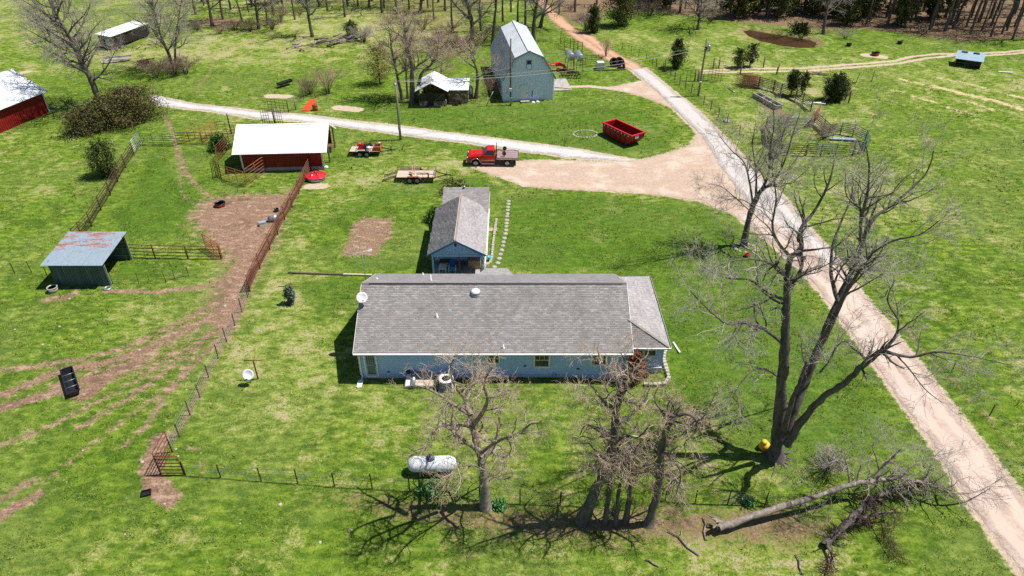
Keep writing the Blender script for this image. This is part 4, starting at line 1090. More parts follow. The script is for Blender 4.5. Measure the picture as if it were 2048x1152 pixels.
evergreen("cedar_tree", "sparse small cedar, right of a pair by the farm track", ground_at(1499, 134), 3.4, 1.3, 210, S(50, 60, 34), S(100, 108, 62), 'oval', 56, 26, 0.14, 0.18)
evergreen("cedar_tree", "round topped young cedar on a thin stem in the corral", ground_at(1581, 192), 3.4, 1.15, 211, CE1, S(84, 92, 44), 'oval', 90, 60, 0.11, 0.3)
evergreen("cedar_tree", "thin grey green cedar beside the corral rails", ground_at(1603, 192), 3.4, 0.85, 212, S(58, 62, 36), S(104, 104, 62), 'oval', 40, 26, 0.14, 0.25)
evergreen("cedar_tree", "full round cedar at the field edge of the corral", ground_at(1668, 200), 3.4, 1.9, 213, CE1, S(78, 88, 44), 'oval', 150, 80, 0.11, 0.04)
evergreen("leafy_shrub", "dark green leafy shrub behind the cattle panels by the barn", ground_at(440, 300), 1.7, 1.3, 214, S(34, 62, 22), S(72, 110, 44), 'dome', 60, 40, 0.14, 0.02, cat="bush")
evergreen("leafy_shrub", "green shrub against the shaded side of the small building", ground_at(868, 442), 1.3, 0.9, 215, S(58, 96, 34), S(104, 140, 58), 'dome', 50, 36, 0.10, 0.02, cat="bush")
evergreen("leafy_shrub", "olive bush behind the small shingled building", ground_at(912, 381), 0.9, 1.7, 216, S(82, 96, 44), S(140, 144, 78), 'dome', 90, 40, 0.12, 0.02, cat="bush")
evergreen("leafy_shrub", "rust brown shrub at the corner of the blue house", ground_at(1266, 762), 2.5, 0.62, 217, S(92, 56, 36), S(150, 92, 58), 'column', 70, 55, 0.10, 0.02, cat="bush")
evergreen("leafy_shrub", "grey green vine climbing a clothesline post", ground_at(582, 606), 1.75, 0.42, 218, S(48, 60, 48), S(130, 142, 128), 'column', 50, 26, 0.10, 0.02, cat="plant")
evergreen("leafy_shrub", "low dark shrub on the pond bank", ground_at(1600, 66), 1.5, 1.9, 219, CE1, CE2, 'dome', 60, 40, 0.18, 0.02, cat="bush")
for i, (px_, py_, lab) in enumerate([(865, 985, "green daffodil leaves under the propane tank shadow"), (1000, 1012, "small green plant at the foot of the gnarled tree"),
                                     (1495, 1004, "grey green daffodil clump along the wire fence")]):
    evergreen("leafy_plant", lab, ground_at(px_, py_), 0.34, 0.9 if i == 0 else 0.4, 230 + i, S(52, 104, 48), S(110, 160, 92), 'dome', 40, 26, 0.10, 0.02, cat="plant", trunk_r=0.03)

# ---------------------------------------------------------------- the woods behind: copies of a few trees
def woods():
    protos = []
    for k in range(5):
        rng = random.Random(300 + k)
        H = 12 + 1.2 * k
        sp = dict(SPEC['far']); sp['dens'] = [0, 1.3, 1.9]; sp['rmin'] = 0.022
        for q in ('len', 'ang', 'wig', 'trop', 'seg', 'rmax'): sp[q] = SPEC['far'][q][:3]
        L = auto_limbs(rng, H, 0.17 + 0.03 * k, 0.38, 0.28, 6)
        protos.append(make_tree("bare_tree", "slim bare tree in the wood behind the pasture", (0, 0, 0), L, sp, M['bark'] if k % 2 else M['bark_dark'], M['twig_brown'] if k % 2 else M['twig_grey'], 310 + k, group="bare trees in the wood behind the pasture"))
    ced = [evergreen("cedar_tree", "dark cedar in the wood behind the pond and pasture", (0, 0, 0), 9.0 + k, 2.6 + 0.3 * k, 330 + k, CE1, CE2 if k else CY2, 'cone' if k < 2 else 'column', 90, 50, 0.26, 0.05, group="cedars in the wood behind the pasture") for k in range(3)]
    rng = random.Random(77)
    spots = []
    # (x range, y range, count) in the picture, above the edge of the wood
    bands = [((1700, 2080), lambda x: 42 + 0.10 * (x - 1700), 84), ((1290, 1700), lambda x: 26 + 0.07 * (x - 1300), 34), ((1105, 1215), lambda x: 6, 5), ((370, 1040), lambda x: 14, 46), ((-40, 60), lambda x: -14, 0)]
    for (x0, x1), edge, n in bands:
        for i in range(n):
            for _ in range(20):
                px_ = rng.uniform(x0, x1); py_ = edge(px_) - abs(rng.gauss(0, 34)) + 6
                if 1440 < px_ < 1690 and py_ > 36: continue
                if 1045 < px_ < 1112: continue
                p = G(px_, max(py_, -90))
                if all((p.x - s.x) ** 2 + (p.y - s.y) ** 2 > 7 for s in spots): break
            spots.append(p)
            k = rng.randrange(5)
            o = protos[k]
            if not o.get("used"): o["used"] = 1
            else: o = copy_tree(o)
            o.location = on(p.x, p.y); o.rotation_euler = (0, 0, rng.uniform(0, 6.28)); s = rng.uniform(0.8, 1.25); o.scale = (s, s, s)
    for px_, py_, s in [(1478, 36, 1.25), (1452, 22, 1.0), (1505, 28, 1.1), (1560, 34, 0.95), (1580, 22, 1.1), (1540, 12, 1.2), (1690, 50, 0.9), (1668, 34, 1.1), (1712, 40, 1.0), (1745, 30, 1.0), (1800, 52, 0.9), (1860, 38, 1.1), (1905, 22, 1.1),
                        (1620, 30, 1.0), (1645, 20, 1.2), (1330, 14, 0.9), (545, 8, 1.0), (1310, 2, 1.1), (1820, 24, 1.2), (1725, 20, 1.3)]:
        k = rng.randrange(3); o = ced[k]
        if not o.get("used"): o["used"] = 1
        else: o = copy_tree(o)
        p = G(px_, py_); o.location = on(p.x, p.y); o.rotation_euler = (0, 0, rng.uniform(0, 6.28)); o.scale = (s, s, s)
    for px_, py_ in [(392, 30), (408, 12), (446, 40), (462, 20), (484, 44), (498, 26), (548, 30), (566, 18), (590, 40), (655, 22), (690, 34), (716, 12), (764, 26), (792, 14), (868, 40), (890, 22), (905, 58), (962, 62), (1006, 44), (1022, 24), (1036, 52), (1118, 30), (1150, 24), (1290, 24), (1360, 22), (1440, 40)]:
        o = copy_tree(protos[rng.randrange(5)]); p = G(px_, py_); o.location = on(p.x, p.y); o.rotation_euler = (0, 0, rng.uniform(0, 6.28)); s = rng.uniform(0.85, 1.2); o.scale = (s, s, s)
        o["label"] = "slim bare tree on the grassy slope behind the barns"; o["group"] = "bare trees on the slope behind the barns"
    b0 = brush("bush", "low brown leafless brush on the slope behind the barns", 905, 96, 2.2, 2.0, 95, M['twig_brown'], 26, group="brush on the slope behind the barns")
    for px_, py_ in [(880, 84), (925, 104), (868, 104), (966, 84), (1012, 70), (846, 60), (900, 66), (500, 62), (470, 60), (545, 58), (440, 68), (560, 44), (600, 30), (780, 48), (700, 60), (1160, 40), (1140, 22), (1300, 32), (1420, 44), (1340, 30), (395, 60), (312, 156), (372, 148)]:
        o = copy_tree(b0); p = G(px_, py_); o.location = on(p.x, p.y); o.rotation_euler = (0, 0, rng.uniform(0, 6.28)); s = rng.uniform(0.6, 1.25); o.scale = (s, s, s * rng.uniform(0.7, 1.1))
    for o in protos + ced:
        if "used" in o: del o["used"]
    for o in list(scene.objects):
        if "used" in o: del o["used"]
woods()
# ================================================================== BUILDINGS
def shingle_plane(polys_out, o, u, v, rows_ext, rng, expo=0.145, tab=0.30, lift=0.012, tones=None):
    """shingle tabs on a roof plane. o: eave corner, u along the eave, v up the slope (unit vectors); rows_ext(d) -> (u0, u1) at distance d up the slope"""
    n = u.cross(v).normalized()
    if n.z < 0: n = -n
    Vs, Fs, Cs = polys_out
    d = 0.0; row = 0
    while True:
        ext = rows_ext(d)
        if ext is None: break
        u0, u1 = ext
        s = u0 - (row % 2) * tab * 0.5 - rng.uniform(0, 0.08)
        while s < u1:
            a, b = max(s, u0), min(s + tab * rng.uniform(0.9, 1.1), u1)
            s = s + tab
            if b - a < 0.03: continue
            l = lift * rng.uniform(0.7, 1.5)
            p0 = o + u * a + v * d + n * l; p1 = o + u * (b - 0.006) + v * d + n * l
            nx_ = rows_ext(d + expo)
            aa, bb = (a, b - 0.006)
            if nx_ is not None: aa, bb = min(max(a, nx_[0]), nx_[1]), min(max(b - 0.006, nx_[0]), nx_[1])
            p2 = o + u * bb + v * (d + expo + 0.01) + n * 0.003; p3 = o + u * aa + v * (d + expo + 0.01) + n * 0.003
            q0, q1 = o + u * a + v * d, o + u * (b - 0.006) + v * d
            k = len(Vs)
            Vs.extend([tuple(p0), tuple(p1), tuple(p2), tuple(p3), tuple(q0), tuple(q1)])
            Fs.append((k, k + 1, k + 2, k + 3)); Fs.append((k + 4, k + 5, k + 1, k))
            c = rng.choices(tones[0], tones[1])[0]; m = rng.uniform(0.93, 1.07)
            col = (c[0] * m, c[1] * m, c[2] * m, 1)
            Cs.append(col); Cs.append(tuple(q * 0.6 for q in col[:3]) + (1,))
        d += expo; row += 1

TONE_HOUSE = ([S(164, 159, 157), S(156, 151, 149), S(174, 170, 168), S(160, 151, 146), S(151, 147, 147)], [5, 3, 2, 1.6, 1.4])
TONE_LIGHT = ([S(162, 157, 158), S(154, 149, 151), S(168, 164, 165)], [5, 3, 2])

def shingles(parent, planes, seed, tones, name="shingles"):
    rng = random.Random(seed); out = ([], [], [])
    for o, u, v, fn in planes: shingle_plane(out, o, u, v, fn, rng, tones=tones)
    inv = inv_of(parent)
    V = np.array([tuple(inv @ Vector(q)) for q in out[0]]); F = np.array(out[1])
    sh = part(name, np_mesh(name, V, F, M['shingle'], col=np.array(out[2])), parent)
    sh["kind"] = "stuff"
    return sh

def lap_siding(x0, x1, y, z0, z1, holes=(), facing=-1, step=0.15, axis='x'):
    """lapped boards on an upright wall, left open at the holes (a0, a1, z0, z1)"""
    m = MB(); z = z0
    while z < z1 - 1e-3:
        t = min(z + step, z1)
        spans = [(x0, x1)]
        for a0, a1, b0, b1 in holes:
            if t > b0 + 0.02 and z < b1 - 0.02:
                ns = []
                for p, q in spans:
                    if a1 <= p or a0 >= q: ns.append((p, q))
                    else:
                        if a0 > p: ns.append((p, a0))
                        if a1 < q: ns.append((a1, q))
                spans = ns
        for p, q in spans:
            lo, hi = y + facing * 0.018, y + facing * 0.006
            if axis == 'x': m.add([(p, lo, z), (q, lo, z), (q, hi, t), (p, hi, t), (p, y, z), (q, y, z)], [(0, 1, 2, 3), (4, 5, 1, 0)])
            else: m.add([(lo, p, z), (lo, q, z), (hi, q, t), (hi, p, t), (y, p, z), (y, q, z)], [(0, 1, 2, 3), (4, 5, 1, 0)])
        z = t
    return m

def sash_window(parent, x0, x1, y, z0, z1, facing=-1, mat='white', glass='glass', muntins=(2, 1), split=True, name="window", trim=0.09):
    """framed window in a wall facing -y (or +y): frame with sill, panes, bars"""
    f = MB(); e = facing
    f.lim(x0 - trim, x0, y - 0.02 * e * -1, y + 0.05 * e, z0 - trim, z1 + trim); f.lim(x1, x1 + trim, y + 0.02 * e, y + 0.05 * e, z0 - trim, z1 + trim)
    f.lim(x0, x1, y + 0.02 * e, y + 0.05 * e, z1, z1 + trim); f.lim(x0 - 0.03, x1 + 0.03, y + 0.02 * e, y + 0.09 * e, z0 - trim, z0)
    w = f.build(name, M[mat], parent, True)
    zm = (z0 + z1) / 2
    for i, (a, b, dy) in enumerate(((z0, zm, -0.01), (zm, z1, 0.012)) if split else ((z0, z1, 0.0),)):
        MB().lim(x0, x1, y + e * (dy - 0.01), y + e * dy, a, b).build("pane", M[glass], w, True)
        s = MB(); t = 0.035; yy0, yy1 = y + e * dy, y + e * (dy + 0.025)
        s.lim(x0, x1, yy0, yy1, a, a + t); s.lim(x0, x1, yy0, yy1, b - t, b); s.lim(x0, x0 + t, yy0, yy1, a + t, b - t); s.lim(x1 - t, x1, yy0, yy1, a + t, b - t)
        if muntins and (i == 1 or not split):
            for k in range(1, muntins[0] + 1):
                xx = x0 + (x1 - x0) * k / (muntins[0] + 1); s.lim(xx - 0.012, xx + 0.012, yy0, yy1 - 0.006, a + t, b - t)
            for k in range(1, muntins[1]):
                zz = a + (b - a) * k / muntins[1]; s.lim(x0 + t, x1 - t, yy0, yy1 - 0.009, zz - 0.012, zz + 0.012)
        s.build("sash", M[mat], w, True)
    return w

# ---------------------------------------------------------------- the blue house
def main_house():
    HX0, HX1, HY0, HY1, EZ, RY, RZ = -11.08, 8.45, 37.65, 47.70, 2.62, 42.67, 5.06
    h = thing("house", "long blue ranch house with a grey shingle roof", "house", (-1.3, 42.6, 0))
    wx0, wx1, wy0, wy1 = -10.82, 8.30, 38.0, 47.35
    body = MB(); body.lim(wx0, wx1, wy0, wy1, -0.2, 2.55)
    body.prism([(wx0, wy0, 2.55), (wx0, wy1, 2.55), (wx0, RY, 4.9)], (0.02, 0, 0)); body.prism([(wx1, wy0, 2.55), (wx1, wy1, 2.55), (wx1, RY, 4.9)], (-0.02, 0, 0))
    w = body.build("wall", M['siding'], h, True)
    def wz(py): return D(1024, py, wy0).z
    def wx(px, py=725): return D(px, py, wy0).x
    door = (wx(731), wx(752), 0.28, 2.28)
    wins = [(wx(976), wx(998), 1.45, 2.32), (wx(1069), wx(1098), 1.12, 2.32), (wx(1183), wx(1211), 1.30, 2.32)]
    holes = [(door[0] - 0.10, door[1] + 0.10, 0.2, 2.4)] + [(a - 0.1, b + 0.1, c - 0.1, d + 0.1) for a, b, c, d in wins]
    lap_siding(wx0, wx1, wy0 - 0.001, 0.35, 2.55, holes).build("siding", M['siding'], w, True)
    lap_siding(wy0, wy1, wx0 - 0.001, 0.35, 2.55, [], axis='y').build("siding", M['siding'], w, True)
    lap_siding(wy0, wy1, wx1 + 0.001, 0.35, 2.55, [], 1, axis='y').build("siding", M['siding'], w, True)
    MB().lim(wx0 - 0.03, wx1 + 0.03, wy0 - 0.045, wy1 + 0.03, -0.3, 0.33).build("foundation", M['siding_grey'], h, True)
    for c in ((wx0, wy0), (wx1, wy0)):
        MB().box((c[0], c[1] - 0.02, 1.45), (0.14, 0.10, 2.2)).build("corner_trim", M['white'], h, True)
    for a in wins: sash_window(h, a[0], a[1], wy0 - 0.03, a[2], a[3])
    # back door with storm glass
    d = MB(); x0, x1, z0, z1 = door; y = wy0 - 0.03
    d.lim(x0 - 0.1, x0, y - 0.06, y, z0 - 0.06, z1 + 0.1); d.lim(x1, x1 + 0.1, y - 0.06, y, z0 - 0.06, z1 + 0.1); d.lim(x0, x1, y - 0.06, y, z1, z1 + 0.1); d.lim(x0, x1, y - 0.10, y, z0 - 0.10, z0)
    dr = d.build("door", M['white'], h, True)
    MB().lim(x0, x1, y - 0.03, y - 0.012, z0, z1).build("panel", M['siding_grey'], dr, True)
    MB().lim(x0 + 0.09, x1 - 0.09, y - 0.036, y - 0.032, z0 + 0.12, z0 + 0.95).build("pane", M['glass_grey'], dr, True)
    MB().lim(x0 + 0.09, x1 - 0.09, y - 0.036, y - 0.032, z0 + 1.02, z1 - 0.08).build("pane", M['glass'], dr, True)
    mm = MB()
    for k in range(1, 4): xx = x0 + 0.09 + (x1 - x0 - 0.18) * k / 4; mm.lim(xx - 0.012, xx + 0.012, y - 0.042, y - 0.037, z0 + 1.02, z1 - 0.08)
    for k in range(1, 4): zz = z0 + 1.02 + (z1 - z0 - 1.1) * k / 4; mm.lim(x0 + 0.09, x1 - 0.09, y - 0.045, y - 0.0425, zz - 0.012, zz + 0.012)
    mm.build("muntins", M['siding_grey'], dr, True)
    MB().box((x1 - 0.05, y - 0.07, z0 + 1.0), (0.05, 0.06, 0.09)).build("handle", M['dark_steel'], dr, True)
    # small wall fittings
    for px, py in ((1050, 732), (1156, 738), (777, 744)):
        p = D(px, py, wy0 - 0.06); MB().box(p, (0.20, 0.06, 0.07)).build("vent", M['dark_steel'], h, True)
    p = D(1108, 752, wy0); MB().path([(p.x - 0.12, wy0 - 0.06, 0.2), (p.x - 0.12, wy0 - 0.1, 0.48), (p.x, wy0 - 0.1, 0.58), (p.x + 0.12, wy0 - 0.1, 0.48), (p.x + 0.12, wy0 - 0.06, 0.2)], 0.022, 6).build("pipe", M['steel'], h, True)
    # roof
    slope = Vector((0, RY - HY0, RZ - EZ)); SL = slope.length; vf = slope.normalized()
    vb = Vector((0, -(HY1 - RY), RZ - EZ)); SB = vb.length; vb = vb.normalized()
    r = MB()
    r.prism([(HX0, HY0, EZ), (HX0, RY, RZ), (HX0, RY, RZ - 0.16), (HX0, HY0, EZ - 0.16)], (HX1 - HX0, 0, 0))
    r.prism([(HX0, HY1, EZ), (HX0, RY, RZ), (HX0, RY, RZ - 0.16), (HX0, HY1, EZ - 0.16)], (HX1 - HX0, 0, 0))
    roof = r.build("roof", M['felt'], h, True)
    W = HX1 - HX0
    shingles(roof, [(Vector((HX0, HY0, EZ)), Vector((1, 0, 0)), vf, lambda q: (0, W) if q < SL else None)], 1, TONE_HOUSE)
    shingles(roof, [(Vector((HX0, HY1, EZ)), Vector((1, 0, 0)), vb, lambda q: (0, W) if q < SB else None)], 2, TONE_LIGHT)
    MB().prism([(HX0 + 0.55, RY - 0.10, RZ + 0.01), (HX0 + 0.55, RY, RZ + 0.075), (HX0 + 0.55, RY + 0.16, RZ + 0.015)], (W - 0.85, 0, 0)).build("ridge_vent", M['black'], roof, True)
    MB().prism([(HX0 + 0.02, RY - 0.04, RZ + 0.04), (HX0 + 0.02, RY + 0.02, RZ + 0.095), (HX0 + 0.02, RY + 0.22, RZ - 0.01)], (W - 0.04, 0, 0)).build("ridge_cap", pm('ridge_cap', S(150, 143, 138), S(134, 128, 124), 4, 0.95), roof, True)
    fas = MB(); fas.lim(HX0, HX1, HY0 - 0.03, HY0 - 0.005, EZ - 0.2, EZ - 0.03); fas.lim(HX0, HX1, HY1 + 0.005, HY1 + 0.03, EZ - 0.2, EZ - 0.03)
    fas.beam((HX0 - 0.02, HY0, EZ - 0.09), (HX0 - 0.02, RY, RZ - 0.09), 0.03, 0.19); fas.beam((HX0 - 0.02, HY1, EZ - 0.09), (HX0 - 0.02, RY, RZ - 0.09), 0.03, 0.19)
    fas.beam((HX1 + 0.02, HY0, EZ - 0.09), (HX1 + 0.02, RY, RZ - 0.09), 0.03, 0.19)
    fas.build("fascia", M['white'], roof, True)
    g = MB()
    g.prism([(HX0, HY0 - 0.032, EZ - 0.03), (HX0, HY0 - 0.15, EZ - 0.02), (HX0, HY0 - 0.16, EZ - 0.03), (HX0, HY0 - 0.13, EZ - 0.14), (HX0, HY0 - 0.032, EZ - 0.14), (HX0, HY0 - 0.04, EZ - 0.12), (HX0, HY0 - 0.12, EZ - 0.12), (HX0, HY0 - 0.14, EZ - 0.05)], (W, 0, 0))
    gut = g.build("gutter", M['white'], roof, True)
    for k in range(14):
        xx = HX0 + 0.8 + k * 1.4; MB().lim(xx - 0.02, xx + 0.02, HY0 - 0.145, HY0 - 0.03, EZ - 0.025, EZ - 0.012).build("hanger", M['white'], gut, True)
    for xx, kick in ((wx0 + 0.05, -0.1), (wx1 - 0.05, 0.1)):
        MB().path([(xx, HY0 - 0.08, EZ - 0.12), (xx, wy0 - 0.10, EZ - 0.45), (xx, wy0 - 0.10, 0.25), (xx + kick * 0.3, wy0 - 0.45, 0.10)], 0.05, 4).build("downspout", M['white'], h, True)
    # lower hipped wing on the right
    ex1, ey0, ey1, ez, tz, ty0, ty1 = 11.12, 38.28, 47.35, 2.62, 3.78, 40.0, 45.5
    ax = HX1 - 0.1
    e = MB()
    A, B_, C_, D_ = Vector((ax, ty0, tz)), Vector((ax, ty1, tz)), Vector((ex1, ey0, ez)), Vector((ex1, ey1, ez)); E_ = Vector((ax, ey0, ez)); F_ = Vector((ax, ey1, ez))
    dn = Vector((0, 0, -0.12))
    e.add([A, B_, D_, C_, E_, F_, C_ + dn, D_ + dn, E_ + dn, F_ + dn], [(0, 3, 2, 1), (0, 4, 3), (1, 2, 5), (3, 6, 7, 2), (4, 8, 6, 3), (8, 9, 7, 6), (2, 7, 9, 5)])
    wing = e.build("wing_roof", M['felt'], h, True)
    v1 = (Vector((ax, ey0, tz)) - Vector((ex1, ey0, ez))); L1 = v1.length; v1.normalize()
    def side(q): return (ty0 - ey0) * q / L1, (ey1 - ey0) - (ey1 - ty1) * q / L1
    def side_rows(q): return side(q) if q < L1 else None
    v2 = (Vector((0, ty0 - ey0, tz - ez))); L2 = v2.length; v2.normalize()
    def front_rows(q): return (0, (ex1 - ax) * (1 - q / L2)) if q < L2 else None
    shingles(wing, [(C_, Vector((0, 1, 0)), v1, side_rows)], 3, TONE_LIGHT)
    shingles(wing, [(E_, Vector((1, 0, 0)), v2, front_rows)], 4, TONE_HOUSE)
    MB().beam(C_ + Vector((0, 0, 0.02)), A + Vector((0, 0, 0.02)), 0.22, 0.03).build("hip_cap", pm('hip_cap', S(148, 140, 136), S(132, 126, 122), 4, 0.95), wing, True)
    gg = MB()
    gg.lim(ax + 0.12, ex1 + 0.1, ey0 - 0.13, ey0 - 0.01, ez - 0.14, ez - 0.03); gg.lim(ex1 + 0.01, ex1 + 0.13, ey0 + 0.01, ey1, ez - 0.14, ez - 0.02)
    gg.build("gutter", M['white'], wing, True)
    MB().lim(ex1 + 0.03, ex1 + 0.11, ey0 + 0.03, ey1 - 0.03, ez - 0.03, ez - 0.005).build("gutter_strip", M['black'], wing, True)  # black strip along the top of the side gutter
    xw0, xw1, yw = wx1, 10.85, 38.62
    wall = MB(); wall.lim(xw0 + 0.0, xw1, yw, 47.0, -0.2, 2.52); wl_ = wall.build("wing_wall", M['siding'], h, True)
    def ux(px): return D(px, 709, yw).x
    a, b = ux(1262), ux(1311)
    hol = [(a - 0.08, b + 0.08, 1.52, 2.22)]
    lap_siding(xw0, xw1, yw - 0.001, 0.5, 2.5, hol).build("siding", M['siding'], wl_, True)
    mid = (a + b) / 2
    sash_window(wl_, a, mid - 0.05, yw - 0.03, 1.62, 2.12, muntins=None, split=False, trim=0.07, name="window"); sash_window(wl_, mid + 0.05, b, yw - 0.03, 1.62, 2.12, muntins=None, split=False, trim=0.05, name="window")
    MB().prism([(a, yw - 0.05, 2.26), (b, yw - 0.05, 2.26), (b - 0.4, yw - 0.05, 2.44), (a, yw - 0.05, 2.44)], (0, 0.03, 0)).build("transom_window", M['glass'], wl_, True)
    a, b = ux(1276), ux(1296)
    f = MB(); f.lim(a - 0.05, b + 0.05, yw - 0.16, yw - 0.03, 1.02, 1.14); f.build("awning", M['white'], wl_, True)
    MB().lim(a, b, yw - 0.05, yw - 0.03, 0.72, 1.02).build("opening", M['cardboard'], wl_, True)
    MB().lim(ux(1297), xw1, yw - 0.12, yw - 0.031, 0.40, 0.55).build("ledge", M['white'], wl_, True)
    MB().lim(xw0, xw1 + 0.02, yw - 0.05, yw + 0.1, -0.2, 0.38).build("foundation", M['siding_grey'], wl_, True)
    # small porch roof on the back
    px0, px1 = -2.75, 0.15
    q = [Vector((px0, HY1 - 0.6, EZ + 0.3)), Vector((px1, HY1 - 0.6, EZ + 0.3)), Vector((px1 - 0.5, HY1 + 0.85, EZ - 0.02)), Vector((px0 + 0.5, HY1 + 0.85, EZ - 0.02))]
    m = MB(); m.prism(q, (0, 0, -0.12)); bp = m.build("porch_roof", M['felt'], h, True)
    vv = (Vector((0, -1.45, 0.32))); LV = vv.length; vv.normalize()
    shingles(bp, [(Vector((px0, HY1 + 0.85, EZ - 0.015)), Vector((1, 0, 0)), vv, lambda t: (0.5 - 0.5 * t / LV, px1 - px0 - 0.5 + 0.5 * t / LV) if t < LV else None)], 5, TONE_LIGHT)
    # pipes and fan on the roof
    def roof_pt(px, py, front=True):
        for i in range(200):
            y = HY0 + i * 0.05; z = EZ + (y - HY0) * (RZ - EZ) / (RY - HY0) if y < RY else RZ - (y - RY) * (RZ - EZ) / (HY1 - RY)
            if (y < RY) != front: continue
            p = D(px, py, y)
            if p.z <= z: return Vector((p.x, y, z))
        return D(px, py, RY)
    for px, py, fr, hh in ((874, 635, True, 0.30), (1007, 696, True, 0.28), (862, 561, False, 0.5), (846, 550, False, 0.2), (754, 558, False, 0.12)):
        p = roof_pt(px, py, fr)
        v = MB(); v.lathe([(0.11, -0.05), (0.10, 0.03), (0.05, 0.05), (0.045, hh), (0.02, hh)], p, 12); v.build("vent_pipe", M['white'], roof, True)
    p = roof_pt(951, 587)
    fan = MB(); fan.lathe([(0.36, -0.16), (0.36, -0.02), (0.26, 0.04), (0.26, 0.16)], p, 24); fb = fan.build("roof_fan", M['steel'], roof, True)
    MB().lathe([(0.30, 0.10), (0.35, 0.12), (0.34, 0.18), (0.28, 0.26), (0.16, 0.30), (0.0, 0.31)], p, 24).build("cap", M['dish'], fb, True)
    return h, HX0, RY, RZ
HOUSE, HX0, RIDGE_Y, RIDGE_Z = main_house()

# ---------------------------------------------------------------- small shingled building behind the house
def cottage():
    x0, x1, y0, y1, ez, rz = -7.28, -2.25, 51.05, 59.5, 2.35, 3.75
    rx = (x0 + x1) / 2 - 0.05
    h = thing("outbuilding", "small blue outbuilding with a sagging grey shingle roof and open porch", "building", (rx, 55.5, 0))
    wx0, wx1, wy1 = x0 + 0.35, x1 - 0.3, 62.4
    pw = 53.1                                                     # wall behind the open porch
    b = MB(); b.lim(wx0, wx1, pw, 59.3, -0.2, ez - 0.05)
    b.prism([(wx0, y0 + 0.12, ez - 0.05), (wx1, y0 + 0.12, ez - 0.05), (rx, y0 + 0.12, rz - 0.22)], (0, 0.1, 0))
    wall = b.build("wall", M['siding'], h, True)
    MB().lim(wx0 + 0.4, wx1 - 0.3, 59.3, wy1, -0.2, ez - 0.05).build("rear_wall", M['siding'], h, True)
    bt = MB()
    for k in range(16):
        xx = wx0 + 0.15 + k * 0.28; top = ez - 0.05 + (rz - ez) * (1 - abs(xx - rx) / (rx - wx0)) * 0.86
        bt.lim(xx - 0.012, xx + 0.012, y0 + 0.108, y0 + 0.119, ez - 0.05, top)
    bt.build("battens", M['siding'], wall, True)
    MB().lim(rx - 0.09, rx + 0.09, y0 + 0.09, y0 + 0.118, rz - 0.62, rz - 0.35).build("gable_vent", M['black'], wall, True)
    MB().lim(wx0 - 0.1, wx1 + 0.1, y0 - 0.1, wy1, -0.2, 0.10).build("slab", M['concrete'], h, True)
    MB().lim(wx0, wx1, y0 + 0.1, y0 + 0.24, ez - 0.25, ez - 0.06).build("header", M['siding'], h, True)
    for xx, mt, w in ((wx0 + 0.08, 'siding', 0.14), (rx + 0.25, 'wood_brown', 0.14), (wx1 - 0.08, 'siding', 0.14)):
        MB().lim(xx - w / 2, xx + w / 2, y0 + 0.1, y0 + 0.1 + w, 0.1, ez - 0.25).build("post", M[mt], h, True)
    MB().lim(wx1 - 1.35, wx1 - 0.25, pw - 0.8, pw - 0.01, 0.1, 0.95).build("porch_wall", M['cardboard'], h, True)
    MB().lim(wx0 + 0.01, wx1 - 0.01, pw - 0.02, pw - 0.005, 0.1, 0.5).build("wainscot", M['trim_blue'], h, True)
    sash_window(h, wx1 - 1.25, wx1 - 0.35, pw - 0.03, 1.05, 2.05, muntins=None, trim=0.08)
    # roof: two long slopes with a slight sag, and the cross wing behind
    r = MB()
    A = [(x0, y0, ez), (rx, y0, rz), (rx, y0, rz - 0.14), (x0, y0, ez - 0.14)]; r.prism(A, (0, y1 - y0, 0))
    A = [(x1, y0, ez), (rx, y0, rz), (rx, y0, rz - 0.14), (x1, y0, ez - 0.14)]; r.prism(A, (0, y1 - y0, 0))
    X0, X1, Y0, Y1, RYc, RZc = x0 + 0.62, x1 + 0.02, 59.0, 63.0, 61.6, 3.42
    r.prism([(X0, Y0 - 1.0, ez - 0.1), (X0, RYc, RZc), (X0, Y1, ez + 0.35), (X0, Y1, ez + 0.2), (X0, RYc, RZc - 0.15), (X0, Y0 - 1.0, ez - 0.25)], (X1 - X0, 0, 0))
    roof = r.build("roof", M['felt'], h, True)
    def slope_plane(ox, sgn, seed, tones):
        v = Vector((sgn * abs(rx - ox), 0, rz - ez)); L = v.length; v.normalize()
        s = shingles(roof, [(Vector((ox, y0, ez)), Vector((0, 1, 0)), v, lambda q: (0, y1 - y0) if q < L else None)], seed, tones)
        n = len(s.data.vertices); co = np.zeros(n * 3, np.float32); s.data.vertices.foreach_get("co", co); co = co.reshape(-1, 3)
        if sgn > 0: co[:, 2] += 0.035 * np.maximum(0, np.sin(co[:, 1] * 2.6 + co[:, 0] * 2.2)) + 0.005       # buckled decking
        s.data.vertices.foreach_set("co", co.ravel()); s.data.update()
    slope_plane(x0, 1, 11, TONE_HOUSE); slope_plane(x1, -1, 12, TONE_LIGHT)
    v = Vector((0, RYc - (Y0 - 1.0), RZc - ez + 0.1)); L = v.length; v.normalize()
    shingles(roof, [(Vector((X0, Y0 - 1.0, ez - 0.1)), Vector((1, 0, 0)), v, lambda q: (0, X1 - X0) if q < L else None)], 13, TONE_HOUSE)
    v2 = Vector((0, -(Y1 - RYc), RZc - ez - 0.35)); L2 = v2.length; v2.normalize()
    shingles(roof, [(Vector((X0, Y1, ez + 0.35)), Vector((1, 0, 0)), v2, lambda q: (0, X1 - X0) if q < L2 else None)], 14, TONE_LIGHT)
    cap = MB(); cap.prism([(rx - 0.13, y0, rz - 0.02), (rx, y0, rz + 0.05), (rx + 0.13, y0, rz - 0.02)], (0, y1 - y0 + 0.4, 0)); cap.build("ridge_cap", pm('cottage_ridge', S(160, 142, 130), S(146, 130, 120), 3, 0.95), roof, True)
    f = MB()
